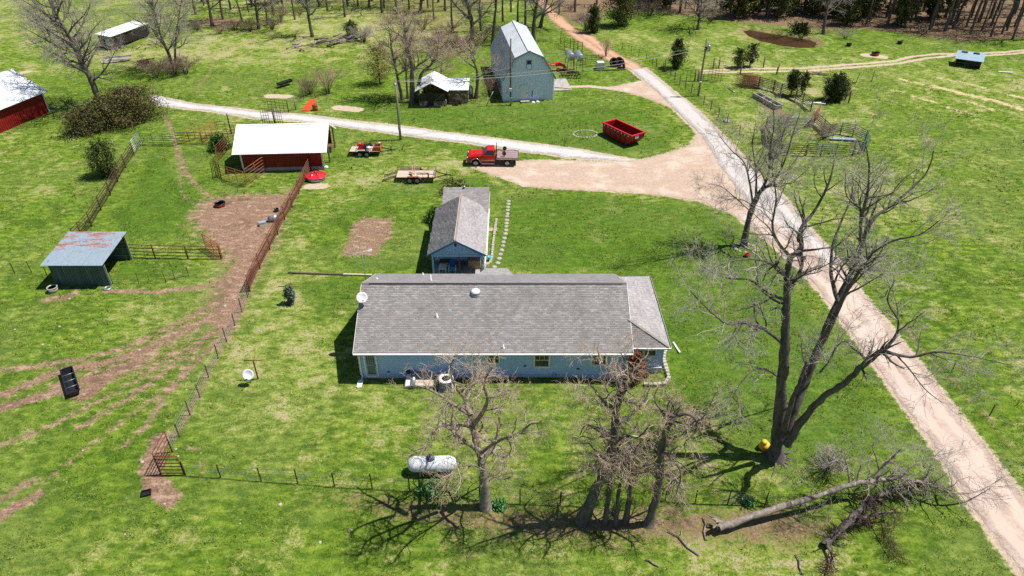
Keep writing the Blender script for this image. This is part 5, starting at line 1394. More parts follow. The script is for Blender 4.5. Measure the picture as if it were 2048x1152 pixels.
    f.beam((x0, y0 - 0.03, ez - 0.06), (rx, y0 - 0.03, rz - 0.06), 0.04, 0.18); f.beam((x1, y0 - 0.03, ez - 0.06), (rx, y0 - 0.03, rz - 0.06), 0.04, 0.18)
    f.build("bargeboard", M['trim_blue'], roof, True)
    f = MB(); f.lim(x1 + 0.005, x1 + 0.12, y0, y1, ez - 0.12, ez - 0.02); f.lim(X1 + 0.01, X1 + 0.04, Y0 - 0.4, Y1, ez - 0.1, ez + 0.02); f.build("gutter", M['white'], roof, True)
    f = MB(); f.lim(x0 - 0.03, x0 - 0.005, y0, y1, ez - 0.16, ez - 0.02); f.build("fascia", M['white'], roof, True)
    p = Vector(((X0 + X1) / 2 - 0.2, RYc, RZc)); MB().lathe([(0.10, -0.05), (0.09, 0.14), (0.14, 0.16), (0.10, 0.24), (0.0, 0.26)], p, 10).build("vent_pipe", M['steel'], roof, True)
    MB().path([(x1 + 0.02, y0 + 0.2, ez - 0.1), (wx1 + 0.1, y0 + 0.25, 2.0), (wx1 + 0.1, y0 + 0.25, 0.2)], 0.045, 4).build("downspout", M['white'], h, True)
    rl = MB()
    for k in range(6): rl.lim(wx1 + 0.18, wx1 + 0.21, 52.0 + k * 0.5, 52.04 + k * 0.5, 0.1, 0.9)
    for z in (0.5, 0.9): rl.lim(wx1 + 0.165, wx1 + 0.225, 51.9, 54.7, z, z + 0.05)
    rl.build("railing", M['white'], h, True)
cottage()

# ---------------------------------------------------------------- ribbed metal buildings
def ribbed(mb, o, u, ln, zfun, nrm, step=0.28, w=0.05, d=0.03, z0=0.0):
    """upright ribs standing proud of a wall"""
    k = int(ln / step); u = Vector(u); nrm = Vector(nrm)
    for i in range(k + 1):
        s = min(i * step + step * 0.5, ln - 0.03); top = zfun(s)
        if top - z0 < 0.1: continue
        c = Vector(o) + u * s + nrm * d * 0.5
        mb.beam((c.x, c.y, z0), (c.x, c.y, top), w if abs(u.x) > 0.5 else d, d if abs(u.x) > 0.5 else w, up=(0, 1, 0))

def roof_ribs(mb, a, b, c, step=0.3, h=0.02, w=0.035):
    """ribs running from eave edge a-b up to the ridge: c is the vector up the slope"""
    a, b, c = Vector(a), Vector(b), Vector(c); L = (b - a).length; u = (b - a).normalized(); n = u.cross(c).normalized()
    if n.z < 0: n = -n
    k = int(L / step)
    for i in range(k + 1):
        p = a + u * min(L - 0.02, i * step + 0.02) + n * (h * 0.4)
        mb.beam(p, p + c, w, h, up=n)

def gambrel_barn():
    A, B = ground_at(1006, 199), ground_at(1108, 201)
    x0, x1, y0 = A.x, B.x, (A.y + B.y) / 2
    Lb = 15.5; dx = 0.0                                           # ridge runs slightly to the left going back
    h = thing("barn", "pale metal gambrel barn with a white ribbed roof", "barn", ((x0 + x1) / 2, y0, 0))
    hw = (x1 - x0) / 2; cx = (x0 + x1) / 2
    ez = D(1108, 154, y0).z; kz = D(1084, 114, y0).z; kx = D(1087, 114, y0).x - cx; pz = D(1058, 101, y0).z
    prof = [(-hw, ez), (-kx, kz), (0, pz), (kx, kz), (hw, ez)]
    def zf(s):
        x = s - hw
        for (xa, za), (xb, zb) in zip(prof[:-1], prof[1:]):
            if xa <= x <= xb: return za + (zb - za) * (x - xa) / (xb - xa)
        return ez
    w = MB(); w.prism([(cx - hw, y0, -0.2), (cx + hw, y0, -0.2)] + [(cx + a, y0, z - 0.05) for a, z in prof[::-1]], (0, Lb, 0)); wall = w.build("wall", M['barn_metal'], h, True)
    rb = MB(); ribbed(rb, (cx - hw, y0, 0), (1, 0, 0), 2 * hw, lambda s: zf(s) - 0.1, (0, -1, 0), 0.40, 0.08, 0.07)
    ribbed(rb, (cx - hw, y0, 0), (0, 1, 0), Lb, lambda s: ez - 0.1, (-1, 0, 0), 0.34, 0.07, 0.05); ribbed(rb, (cx + hw, y0, 0), (0, 1, 0), Lb, lambda s: ez - 0.1, (1, 0, 0), 0.34, 0.07, 0.05)
    o = rb.build("ribs", M['barn_metal'], wall, True); o["kind"] = "stuff"
    ov = 0.35
    for i, (p, q) in enumerate(zip(prof[:-1], prof[1:])):
        a, b = Vector((cx + p[0], y0 - ov, p[1])), Vector((cx + q[0], y0 - ov, q[1])); d = (b - a).normalized()
        n = Vector((-d.z, 0, d.x))
        if i == 0: a = a - d * 0.3
        if i == 3: b = b + d * 0.3
        m = MB(); m.prism([a, b, b + n * 0.05, a + n * 0.05], (0, Lb + 2 * ov, 0)); mt = M['barn_roof_grey'] if i == 0 else M['barn_roof']
        rp = m.build("roof_slope", mt, h, True)
        rr = MB(); roof_ribs(rr, a + n * 0.055, a + n * 0.055 + Vector((0, Lb + 2 * ov, 0)), b - a, 0.45, 0.03, 0.05) ; o = rr.build("ribs", mt, rp, True); o["kind"] = "stuff"
        t = MB(); t.beam(a + Vector((0, -0.03, -0.06)), b + Vector((0, -0.03, -0.06)), 0.05, 0.22, up=n); t.build("trim", M['barn_trim'], h, True)
    MB().lim(cx - 0.2, cx + 0.2, y0 - ov - 0.02, y0 + Lb + ov, pz + 0.02, pz + 0.1).build("ridge_cap", M['barn_roof'], h, True)
    a, b = D(1042, 188, y0), D(1055, 188, y0)
    f = MB(); f.lim(a.x - 0.1, a.x, y0 - 0.1, y0 - 0.002, 0, 2.15); f.lim(b.x, b.x + 0.1, y0 - 0.1, y0 - 0.002, 0, 2.15); f.lim(a.x, b.x, y0 - 0.1, y0 - 0.002, 2.05, 2.15)
    dr = f.build("door", M['white'], h, True); MB().lim(a.x, b.x, y0 - 0.095, y0 - 0.075, 0.05, 2.05).build("panel", M['white'], dr, True); MB().box((b.x - 0.1, y0 - 0.12, 1.0), (0.06, 0.06, 0.1)).build("handle", M['dark_steel'], dr, True)
    MB().lim(a.x - 0.15, b.x + 0.2, y0 - 0.9, y0 - 0.11, -0.1, 0.12).build("doorstep", M['concrete'], h, True)
    a, b = D(1054, 121, y0), D(1062, 128, y0)
    f = MB(); f.lim(a.x - 0.07, b.x + 0.07, y0 - 0.09, y0 - 0.055, b.z - 0.75, a.z + 0.07); f.build("loft_window", M['barn_trim'], h, True)
    MB().lim(a.x, b.x, y0 - 0.1, y0 - 0.092, b.z, a.z).build("pane", M['black'], h, True); MB().lim(a.x, b.x, y0 - 0.14, y0 - 0.092, b.z - 0.68, b.z - 0.04).build("shutter", M['barn_metal'], h, True)
    p = D(1064, 190, y0); MB().path([(p.x, y0 - 0.1, 0.5), (p.x, y0 - 0.12, 1.0), (p.x + 0.12, y0 - 0.12, 1.35)], 0.04, 6).build("pipe", M['dark_steel'], h, True)
    MB().lim(cx + hw + 0.03, cx + hw + 3.4, y0 + 3.3, y0 + 8.5, -0.1, 0.06).build("slab", M['concrete'], h, True)
    h.rotation_euler = (0, 0, R(7.5))
gambrel_barn()

def red_barn():
    # long low barn: the near slope faces the camera
    A, B = G(487, 343), G(645, 341)
    y0 = (A.y + B.y) / 2; x0, x1 = A.x + 0.0, B.x + 0.15
    rz_ang = math.atan2(B.y - A.y, B.x - A.x) + 0.03
    o = Vector((x0, y0, 0)); Ln = x1 - x0
    h = thing("barn", "low red metal barn with a bright white roof beside the cattle panels", "barn", (x0, y0, 0), rz_ang)
    dp, ez, rzz = 6.2, 2.5, 4.2
    w = MB(); w.lim(0, Ln, 0, 0.1, 0.35, ez); w.lim(0, 0.1, 0.1, dp, 0.35, ez); w.lim(0.1, Ln, dp - 0.1, dp, 0.35, ez)
    w.prism([(0, 0, ez), (0, dp, ez), (0, dp / 2, rzz - 0.1)], (0.1, 0, 0)); w.prism([(Ln, 0, ez), (Ln, dp, ez), (Ln, dp / 2, rzz - 0.1)], (-0.1, 0, 0))
    wall = w.build("wall", M['red_wall'], h)
    rb = MB(); ribbed(rb, (0, 0, 0), (1, 0, 0), Ln, lambda s: ez - 0.02, (0, -1, 0), 0.3, 0.06, 0.035, 0.36); q = rb.build("ribs", M['red_wall'], wall); q["kind"] = "stuff"
    MB().lim(-0.02, Ln + 0.02, -0.02, 0.12, -0.2, 0.35).build("foundation", M['concrete'], h)
    MB().lim(-0.06, 0.12, -0.06, -0.005, 0.3, ez).build("corner_trim", M['white'], h); MB().lim(Ln - 0.12, Ln + 0.06, -0.06, -0.005, 0.3, ez).build("corner_trim", M['white'], h)
    for y in (1.9, dp - 0.2): MB().lim(Ln + 0.25, Ln + 0.42, y - 0.09, y + 0.09, -0.1, ez + (0.3 if y < 3 else 0.05)).build("post", M['pole_wood'], h)
    ov = 0.55
    for s in (0, 1):
        ya, yb = (-ov, dp / 2) if s == 0 else (dp + ov, dp / 2)
        za = ez - ov * (rzz - ez) / (dp / 2)
        a, b = Vector((-0.7, ya, za)), Vector((-0.7, yb, rzz)); L = Ln + 1.3
        m = MB(); m.prism([a, b, b + Vector((0, 0, 0.05)), a + Vector((0, 0, 0.05))], (L, 0, 0)); rp = m.build("roof_slope", M['white_metal'], h)
        rr = MB(); roof_ribs(rr, a + Vector((0, 0, 0.06)), a + Vector((L, 0, 0.06)), b - a, 0.3, 0.02, 0.03); q = rr.build("ribs", M['white_metal'], rp); q["kind"] = "stuff"
        t = MB(); t.beam(a + Vector((L + 0.015, 0, -0.05)), b + Vector((L + 0.015, 0, -0.05)), 0.03, 0.18); t.beam(a + Vector((-0.015, 0, -0.05)), b + Vector((-0.015, 0, -0.05)), 0.03, 0.18); t.build("trim", M['white'], h)
    MB().prism([(-0.7, dp / 2 - 0.15, rzz + 0.03), (-0.7, dp / 2, rzz + 0.11), (-0.7, dp / 2 + 0.15, rzz + 0.03)], (Ln + 1.3, 0, 0)).build("ridge_cap", M['white_metal'], h)
    # stored timber in the open end
    for k in range(4): MB().lim(Ln - 0.9, Ln + 0.1, dp - 1.6 + k * 0.05, dp - 0.6, 0.05 + k * 0.17, 0.2 + k * 0.17).build("timber", M['wood_brown'], h)
red_barn()

def far_red_barn():
    B = G(99, 224); A = G(0, 266)
    d = Vector((B.x - A.x, B.y - A.y, 0)); ang = math.atan2(d.y, d.x)
    h = thing("barn", "red barn with a wide white roof at the picture edge", "barn", (B.x, B.y, 0), ang)
    Ln, dp, ez, rz = 16.0, 8.0, 3.1, 5.3                            # local x runs back along the wall (negative)
    w = MB(); w.lim(-Ln, 0, 0, dp, -0.2, ez); w.prism([(0, 0, ez), (0, dp, ez), (0, dp / 2, rz - 0.1)], (-Ln, 0, 0)); wall = w.build("wall", M['red_wall'], h)
    rb = MB(); ribbed(rb, (-Ln, 0, 0), (1, 0, 0), Ln, lambda s: ez - 0.02, (0, -1, 0), 0.3, 0.06, 0.035); q = rb.build("ribs", M['red_wall'], wall); q["kind"] = "stuff"
    MB().lim(-0.10, 0.05, -0.06, -0.005, 0, ez).build("corner_trim", M['white'], h); MB().lim(0.005, 0.05, 0.0, 0.14, 0, ez).build("corner_trim", M['white'], h)
    ov = 0.6; za = ez - ov * (rz - ez) / (dp / 2)
    for ya, yb in ((-ov, dp / 2), (dp + ov, dp / 2)):
        a, b = Vector((-Ln, ya, za)), Vector((-Ln, yb, rz)); L = Ln + 0.3
        m = MB(); m.prism([a, b, b + Vector((0, 0, 0.05)), a + Vector((0, 0, 0.05))], (L, 0, 0)); rp = m.build("roof_slope", M['white_metal'], h)
        rr = MB(); roof_ribs(rr, a + Vector((0, 0, 0.06)), a + Vector((L, 0, 0.06)), b - a, 0.3, 0.02, 0.03); q = rr.build("ribs", M['white_metal'], rp); q["kind"] = "stuff"
        t = MB(); t.beam(a + Vector((L + 0.015, 0, -0.05)), b + Vector((L + 0.015, 0, -0.05)), 0.03, 0.18); t.build("trim", M['barn_trim'], h)
    MB().prism([(-Ln, dp / 2 - 0.15, rz + 0.03), (-Ln, dp / 2, rz + 0.11), (-Ln, dp / 2 + 0.15, rz + 0.03)], (Ln + 0.3, 0, 0)).build("ridge_cap", M['white_metal'], h)
far_red_barn()

def run_in_shed():
    """mono-pitch shed, low wall towards the camera, open to the right"""
    A, B = G(114, 573), G(223, 572)
    ang = 0.0
    h = thing("shed", "green grey metal shed with a rust streaked tin roof", "shed", (A.x, A.y, 0), ang)
    Ln = B.x - A.x; dp = 4.3; zf = D(89, 526, A.y).z; zb = zf + 0.15
    zf = 2.35; zb = 2.75
    w = MB(); w.lim(0, Ln, 0, 0.06, -0.1, zf); wall = w.build("wall", M['green_metal'], h)
    rb = MB(); ribbed(rb, (0, 0, 0), (1, 0, 0), Ln, lambda s: zf - 0.01, (0, -1, 0), 0.22, 0.05, 0.03); q = rb.build("ribs", M['green_metal'], wall); q["kind"] = "stuff"
    MB().lim(0, 0.06, 0.07, dp, -0.1, zf + 0.1).build("side_wall", M['green_metal'], h)
    MB().lim(0.07, Ln, dp - 0.06, dp, -0.1, zb).build("back_wall", M['green_metal'], h)
    for z in (0.5, 1.2, 1.9, 2.5): MB().lim(0.07, Ln, dp - 0.11, dp - 0.065, z, z + 0.09).build("girt", M['pole_wood'], h)
    for y in (0.1, dp - 0.12): MB().lim(Ln - 0.12, Ln + 0.02, y, y + 0.12, -0.1, zf if y < 1 else zb).build("post", M['steel'], h)
    a, b = Vector((-0.35, -0.4, zf + 0.02)), Vector((-0.35, dp + 0.2, zb + 0.08)); L = Ln + 0.55
    # five tin sheets side by side
    k = 6; rng = random.Random(4)
    t = NT('rusty_tin'); n1 = t.noise(1.1, 5, 0.65, stretch=(0.55, 1.6, 1)); n2 = t.noise(6, 4)
    # rust sheets run across the middle of the roof
    y_ = t.n.new("ShaderNodeSeparateXYZ"); t.l.new(t.tc.outputs["Object"], y_.inputs[0])
    base = t.ramp(n2, [(0.3, S(160, 176, 188)), (0.7, S(142, 160, 174))])
    f = t.math('MULTIPLY', t.sstep(y_.outputs[1], 1.2, 2.2), t.sstep(t.math('ADD', n1, t.math('MULTIPLY', t.math('SUBTRACT', n2, 0.5), 0.4)), 0.46, 0.62))
    rust = t.ramp(n2, [(0.3, S(150, 86, 62)), (0.7, S(182, 122, 96))])
    rt = t.done(t.mix(f, base, rust), 0.55, 0.25)
    for i in range(k):
        p = a + Vector((L * i / k, 0, 0)); q = b + Vector((L * i / k, 0, 0))
        s = MB(); dz = Vector((0, 0, 0.012 + 0.006 * (i % 2)))
        s.prism([p, q, q + dz, p + dz], (L / k - 0.012, 0, 0))
        sh = s.build("tin_sheet", rt, h)
    rr = MB(); roof_ribs(rr, a + Vector((0, 0, 0.02)), a + Vector((L, 0, 0.02)), b - a, 0.22, 0.02, 0.03); q = rr.build("ribs", rt, h); q["kind"] = "stuff"
run_in_shed()

def pavilion():
    """small white roofed pavilion on a stone base, with a stone annex"""
    A, B = ground_at(840, 212), ground_at(891, 213)
    y0 = A.y; x0, x1 = A.x, B.x; Ln = x1 - x0; dp = 4.2; ez, rz = 2.35, 3.35
    h = thing("pavilion", "white roofed screened pavilion on a stone base beneath bare trees", "pavilion", (x0, y0, 0))
    rng = random.Random(8)
    def stone_wall(a, b, c, z0, z1, th=0.25, par=h):
        """courses of field stones between two points"""
        a, b = Vector(a), Vector(b); L = (b - a).length; u = (b - a).normalized(); z = z0
        base = MB(); base.beam(a.lerp(b, 0.5) - u * L / 2 + Vector((0, 0, (z0 + z1) / 2)), a.lerp(b, 0.5) + u * L / 2 + Vector((0, 0, (z0 + z1) / 2)), th - 0.06, z1 - z0)
        w = base.build("stone_wall", M['stone_brown'], par)
        while z < z1 - 0.05:
            hh = min(rng.uniform(0.2, 0.3), z1 - z); s = 0
            while s < L - 0.02:
                l = min(rng.uniform(0.25, 0.5), L - s)
                p = a + u * (s + l / 2) + Vector((0, 0, z + hh / 2))
                m = MB(); m.beam(p - u * (l / 2 - 0.012), p + u * (l / 2 - 0.012), th * rng.uniform(0.92, 1.08), hh - 0.025)
                m.build("stone", M['stone_brown'] if rng.random() < 0.7 else M['stone'], w); s += l
            z += hh
        return w
    dx0, dx1 = 1.05, 1.95
    stone_wall((0, 0, 0), (dx0, 0, 0), None, -0.05, 0.72); stone_wall((dx1, 0, 0), (Ln, 0, 0), None, -0.05, 0.72)
    stone_wall((0, 0.15, 0), (0, dp, 0), None, -0.05, 0.72); stone_wall((Ln, 0.15, 0), (Ln, dp, 0), None, -0.05, 0.72)
    for x in (0.05, dx0, dx1, Ln - 0.05):
        for y in ((0, dp) if x in (0.05, Ln - 0.05) else (0,)): MB().lim(x - 0.05, x + 0.05, y - 0.05, y + 0.05, 0.0 if x in (dx0, dx1) else 0.72, ez).build("post", M['dark_steel'], h)
    MB().lim(0, Ln, -0.05, 0.05, ez - 0.02, ez + 0.08).build("beam", M['dark_steel'], h)
    MB().lim(0.1, Ln - 0.1, 0.06, 0.07, 0.72, 1.75).build("screen", M['black'], h); MB().lim(dx0 + 0.06, dx1 - 0.06, -0.03, 0.0, 0.05, 1.95).build("door", M['dark_steel'], h)
    MB().lim(0.15, Ln - 0.15, dp - 0.3, dp - 0.25, 0, 1.7).build("back_wall", M['wood_brown'], h)
    for k in range(5):
        xx = 0.35 + k * 0.62; t = rz - abs(xx - Ln / 2) * (rz - ez) / (Ln / 2 + 0.5); MB().lim(xx - 0.025, xx + 0.025, -0.03, 0.03, ez + 0.08, t - 0.1).build("truss_bar", M['pole_wood'], h)
    MB().beam((dx1 + 0.15, -0.03, 0.8), (Ln - 0.1, -0.03, 1.7), 0.04, 0.06).build("brace", M['pole_wood'], h)
    for s in (0, 1):
        a = Vector((-0.5, -0.6, ez - 0.18)) if s == 0 else Vector((Ln + 0.5, -0.6, ez - 0.18)); b = Vector((Ln / 2, -0.6, rz))
        m = MB(); m.prism([a, b, b + Vector((0, 0, 0.05)), a + Vector((0, 0, 0.05))], (0, dp + 1.0, 0)); rp = m.build("roof_slope", M['white_metal'], h)
    h2 = thing("stone_shed", "small stone annex with a flat white tin roof beside the pavilion", "shed", (x1 + 0.35, y0 + 1.1, 0))
    stone_wall((0, 0, 0), (2.6, 0, 0), None, -0.05, 1.9, par=h2); stone_wall((2.6, 0.15, 0), (2.6, 2.8, 0), None, -0.05, 1.9, par=h2); stone_wall((0, 0.15, 0), (0, 2.8, 0), None, -0.05, 1.9, par=h2)
    m = MB(); m.prism([(-0.15, -0.4, 1.95), (-0.15, 3.0, 2.5), (-0.15, 3.0, 2.55), (-0.15, -0.4, 2.0)], (3.0, 0, 0)); m.build("roof_slope", M['white_metal'], h2)
    g = thing("grill", "small rusty red charcoal grill before the stone annex", "grill", (x1 + 1.7, y0 + 0.35, 0))
    MB().lim(-0.35, 0.35, -0.22, 0.22, 0.62, 0.85).build("body", M['rust_red'], g); MB().prism([(-0.35, -0.22, 0.855), (-0.35, 0.22, 0.855), (-0.35, 0.12, 1.0), (-0.35, -0.12, 1.0)], (0.7, 0, 0)).build("lid", M['rust_dark'], g)
    for sx in (-0.3, 0.3):
        for sy in (-0.18, 0.18): MB().tube((sx, sy, -0.05), (sx, sy, 0.62), 0.02, n=6).build("leg", M['dark_steel'], g)
pavilion()

def long_shed():
    a, b = ground_at(232, 98), ground_at(290, 76)
    d = b - a; ang = math.atan2(d.y, d.x)
    h = thing("trailer_shed", "old long trailer with a white roof among scrap", "trailer", a, ang)
    L = d.length + 1.5
    MB().lim(-0.5, L, 0, 2.5, 0.5, 2.2).build("body", M['dark_steel'], h)
    MB().prism([(-0.7, -0.25, 2.25), (-0.7, 2.8, 2.5), (-0.7, 2.8, 2.58), (-0.7, -0.25, 2.33)], (L + 0.6, 0, 0)).build("roof", M['white_metal'], h)
    for k in range(6): x = -0.3 + k * (L / 5.6); MB().lim(x - 0.06, x + 0.06, -0.03, -0.005, 0.3, 2.2).build("rib", M['rust_dark'], h)
    for x in (1.0, L - 1.2): MB().path([(x, -0.02, 0.42), (x, 0.22, 0.42)], 0.42, 14).build("wheel", M['rubber'], h)
    MB().lim(-0.6, L, 0.05, 2.4, 0.35, 0.49).build("frame", M['rust_dark'], h)
    MB().lim(-0.53, -0.505, 0.3, 1.2, 0.7, 1.9).build("door", M['tin'], h)
long_shed()

def calf_shed():
    a, b = ground_at(1908, 131), ground_at(1959, 138)
    d = b - a; ang = math.atan2(d.y, d.x)
    h = thing("calf_shed", "low livestock shelter with a blue grey tin roof and two dark vents", "shed", a, ang)
    L, dp = d.length, 2.6
    MB().lim(0, L, dp - 0.06, dp, 0.0, 1.35).build("back_wall", M['green_metal'], h); MB().lim(0, 0.06, 0, dp - 0.07, 0.0, 1.2).build("side_wall", M['green_metal'], h); MB().lim(L - 0.06, L, 0, dp - 0.07, 0, 1.2).build("side_wall", M['green_metal'], h)
    MB().lim(L * 0.42, L - 0.07, -0.02, 0.03, 0.35, 1.15).build("front_board", M['dark_steel'], h)
    for x in (0.1, L * 0.4, L - 0.1): MB().lim(x - 0.05, x + 0.05, 0.04, 0.14, -0.1, 1.2).build("post", M['post_wood'], h)
    for x in (0, L): MB().lim(x - 0.08, x + 0.08, -0.3, dp + 0.2, -0.05, 0.1).build("skid", M['post_wood'], h)
    a_, b_ = Vector((-0.2, -0.35, 1.2)), Vector((-0.2, dp + 0.25, 1.75))
    MB().prism([a_, b_, b_ + Vector((0, 0, 0.04)), a_ + Vector((0, 0, 0.04))], (L + 0.4, 0, 0)).build("roof", M['tin'], h)
    for x in (L * 0.25, L * 0.72): MB().box((x, dp - 0.25, 1.74), (0.85, 0.5, 0.12)).build("vent", M['black'], h)
calf_shed()
# ================================================================== FENCES AND GATES
def gp2(q):
    return ground_at(*q)

def pipe_fence(label, pts, H=1.45, rails=5, mat='rust', r=0.038, pr=0.06, over=0.12, name="pipe_fence", group=None, zs=None):
    P = [gp2(q) for q in pts]
    t = thing(name, label, "fence", P[0], 0, group)
    for p in P:
        MB().tube((p.x, p.y, p.z - 0.2), (p.x, p.y, p.z + H + over), pr, n=8).build("post", M[mat], t, True)
    hs = zs or [H * (0.22 + 0.78 * k / (rails - 1)) for k in range(rails)]
    for h in hs:
        MB().path([(p.x, p.y, p.z + h) for p in P], r, 6).build("rail", M[mat], t, True)
    return t

def gate(label, a, b, H=1.4, bars=6, mat='rust', ups=3, r=0.034, name="metal_gate", z0=0.15, lift=0.0, group=None, P=None):
    A, B = P or (gp2(a), gp2(b))
    t = thing(name, label, "gate", A, 0, group)
    up = Vector((0, 0, 1))
    f = MB(); c = [A + up * (z0 + lift), B + up * (z0 + lift), B + up * (z0 + H + lift), A + up * (z0 + H + lift)]
    f.path([c[0], c[1], c[2], c[3]], r, 6, closed=True)
    f.build("frame", M[mat], t, True)
    for k in range(1, bars - 1):
        z = z0 + lift + H * k / (bars - 1)
        MB().tube(A + up * z, B + up * z, r * 0.8, n=6).build("bar", M[mat], t, True)
    for k in range(1, ups):
        q = A.lerp(B, k / ups); MB().tube(q + up * (z0 + lift), q + up * (z0 + H + lift), r * 0.8, n=6).build("upright", M[mat], t, True)
    for q in (A, B):
        MB().tube(q - up * 0.15, q + up * (z0 + 0.02 + lift), r, n=6).build("foot", M[mat], t, True)
    return t

def wire_fence(label, posts, H=1.2, wires=5, mat='rust_dark', pr=0.035, wr=0.009, seed=1, lean=0.03, mesh=False, group=None, name="wire_fence"):
    rng = random.Random(seed)
    P = [gp2(q) for q in posts]
    t = thing(name, label, "fence", P[0], 0, group)
    tops = []
    for p in P:
        o = Vector((rng.uniform(-1, 1) * lean, rng.uniform(-1, 1) * lean, 0)); h = H * rng.uniform(0.95, 1.12)
        m = MB(); m.beam(p - Vector((0, 0, 0.3)), p + o + Vector((0, 0, h)), pr * 2, pr * 0.6); m.beam(p + Vector((0.0, pr * 0.6, -0.3)), p + o + Vector((0, pr * 0.6, h)), pr * 0.5, pr * 1.2); m.build("post", M[mat], t, True)
        tops.append(o)
    for k in range(wires):
        f = (k + 1) / wires * 0.93
        MB().path([p + o * f + Vector((0, 0, H * f + rng.uniform(-0.02, 0.02))) for p, o in zip(P, tops)], wr, 3).build("wire", M['wire'], t, True)
    if mesh:
        m = MB()
        for a, b in zip(P[:-1], P[1:]):
            L = (b - a).length
            for j in range(int(L / 0.15)):
                q = a.lerp(b, j * 0.15 / L); m.beam(q + Vector((0, 0, 0.02)), q + Vector((0, 0, H * 0.92)), 0.008)
        m.build("mesh_wire", M['wire'], t, True)["kind"] = "stuff"
    return t

def post(label, p, H, r=0.09, mat='post_wood', name="fence_post", group=None, lean=(0, 0)):
    b = gp2(p); t = MB(); t.tube((b.x, b.y, b.z - 0.3), (b.x + lean[0], b.y + lean[1], b.z + H), r, r * 0.92, 8)
    o = part(name, t.mesh(name, M[mat], Matrix.Translation(b).inverted()), None); o.location = b
    return tag(o, label, "post", group)

pipe_fence("long rusty pipe fence running from the tin roofed shed to the galvanised gate", [(152, 486), (164, 474), (183, 452), (202, 419), (221, 390), (236, 364), (252, 337), (269, 312)], 1.5, 5, 'rust_dark')
gate("galvanised gate standing at an angle below the dark evergreens", (269, 311), (284, 287), 1.55, 7, 'steel', 2)
gate("weathered green tube gate beside the cattle path", (286, 291), (352, 293), 1.35, 6, 'green_pipe', 3)
gate("dark rusty cattle panel between the path and the leafy shrub", (356, 290), (432, 291), 1.4, 5, 'rust_dark', 3)
gate("orange rusty panel slanting back from the dark cattle panel", (366, 288), (404, 276), 1.5, 6, 'rust_orange', 3)
gate("red rusty panel slanting back towards the driveway", (405, 289), (434, 265), 1.6, 6, 'rust_red', 3)
gate("thin dark wire panel behind the leafy shrub", (437, 266), (470, 267), 1.3, 5, 'dark_steel', 2)
post("tall black and yellow striped post beside the red barn", (463, 268), 2.6, 0.07, 'dark_steel')
gate("rusty panel slanting along the shaded end of the red barn", (469, 288), (437, 322), 1.7, 7, 'rust', 4)
gate("small dark panel at the corner of the barn pen", (433, 352), (443, 357), 1.7, 6, 'dark_steel', 2)
gate("brown panel joining the barn pen corner to the slanting panel", (437, 324), (443, 355), 1.6, 6, 'rust', 2)
gate("orange rusty panel along the near side of the barn pen", (444, 357), (492, 373), 1.6, 6, 'rust_orange', 3)
gate("orange rusty gate swung towards the red barn wall", (495, 371), (532, 344), 1.75, 6, 'rust_orange', 2)
pipe_fence("rusty pipe fence between the bare paddock and the lawn", [(622, 339), (610, 364), (598, 388), (585, 416), (570, 441), (556, 470), (540, 500), (520, 538), (500, 583)], 1.55, 6, 'rust')
pipe_fence("rusty four rail fence between the tin roofed shed and the paddock", [(262, 514), (311, 517), (377, 520), (443, 520)], 1.35, 4, 'rust')
gate("bright rusty red gate standing open at the paddock fence end", (446, 520), (412, 498), 1.4, 7, 'rust_red', 2)
wire_fence("wire fence on thin steel posts along the lawn and the paddock", [(497, 590), (496, 596), (484, 624), (470, 652), (453, 683), (436, 716), (417, 753), (400, 794), (380, 830), (359, 874), (346, 906)], 1.25, 5, seed=2)
gate("rusty red corner panel slanting up from the walk gate", (345, 905), (322, 950), 1.7, 6, 'rust', 1, r=0.035)
gate("rusty red walk gate standing across the corner opening", (323, 951), (369, 951), 1.5, 6, 'rust', 1, r=0.038)
wire_fence("wire fence on steel posts below the propane tank", [(372, 952), (442, 957), (523, 963), (596, 968), (669, 974), (745, 979), (820, 984), (900, 991), (960, 1000), (1040, 1006), (1120, 1010), (1180, 1012)], 1.2, 5, seed=3)
wire_fence("overgrown wire fence between the cluster and the fallen tree", [(1330, 1002), (1390, 1006), (1455, 1008), (1530, 1010), (1600, 1013)], 1.2, 6, seed=4, mesh=True)
wire_fence("low mesh fence round the weeds beside the tin roofed shed", [(226, 568), (278, 568), (333, 567), (350, 560), (378, 553)], 0.95, 4, seed=5, mesh=True, pr=0.025)
wire_fence("wire fence leaving the tin roofed shed for the picture edge", [(96, 556), (64, 546), (30, 548)], 1.1, 4, seed=6)
wire_fence("roadside wire fence on steel posts behind the grey road", [(1312, 135), (1326, 142), (1341, 151), (1349, 160), (1359, 169), (1370, 179), (1382, 188), (1407, 211), (1421, 222), (1436, 235), (1453, 249), (1478, 270), (1502, 292)], 1.35, 5, seed=7, pr=0.045, mesh=True)
wire_fence("thin wire fence along the bank of the orange dirt road", [(1244, 100), (1262, 106), (1277, 113), (1292, 122), (1305, 131)], 1.2, 4, seed=8)
wire_fence("thin wire fence along the field side of the gravel road", [(1640, 452), (1706, 520), (1770, 592), (1826, 652), (1902, 745), (1978, 833), (2060, 930)], 1.1, 4, seed=9)
post("thick dark corner post of the roadside wire fence", (1329, 143), 1.9, 0.12)
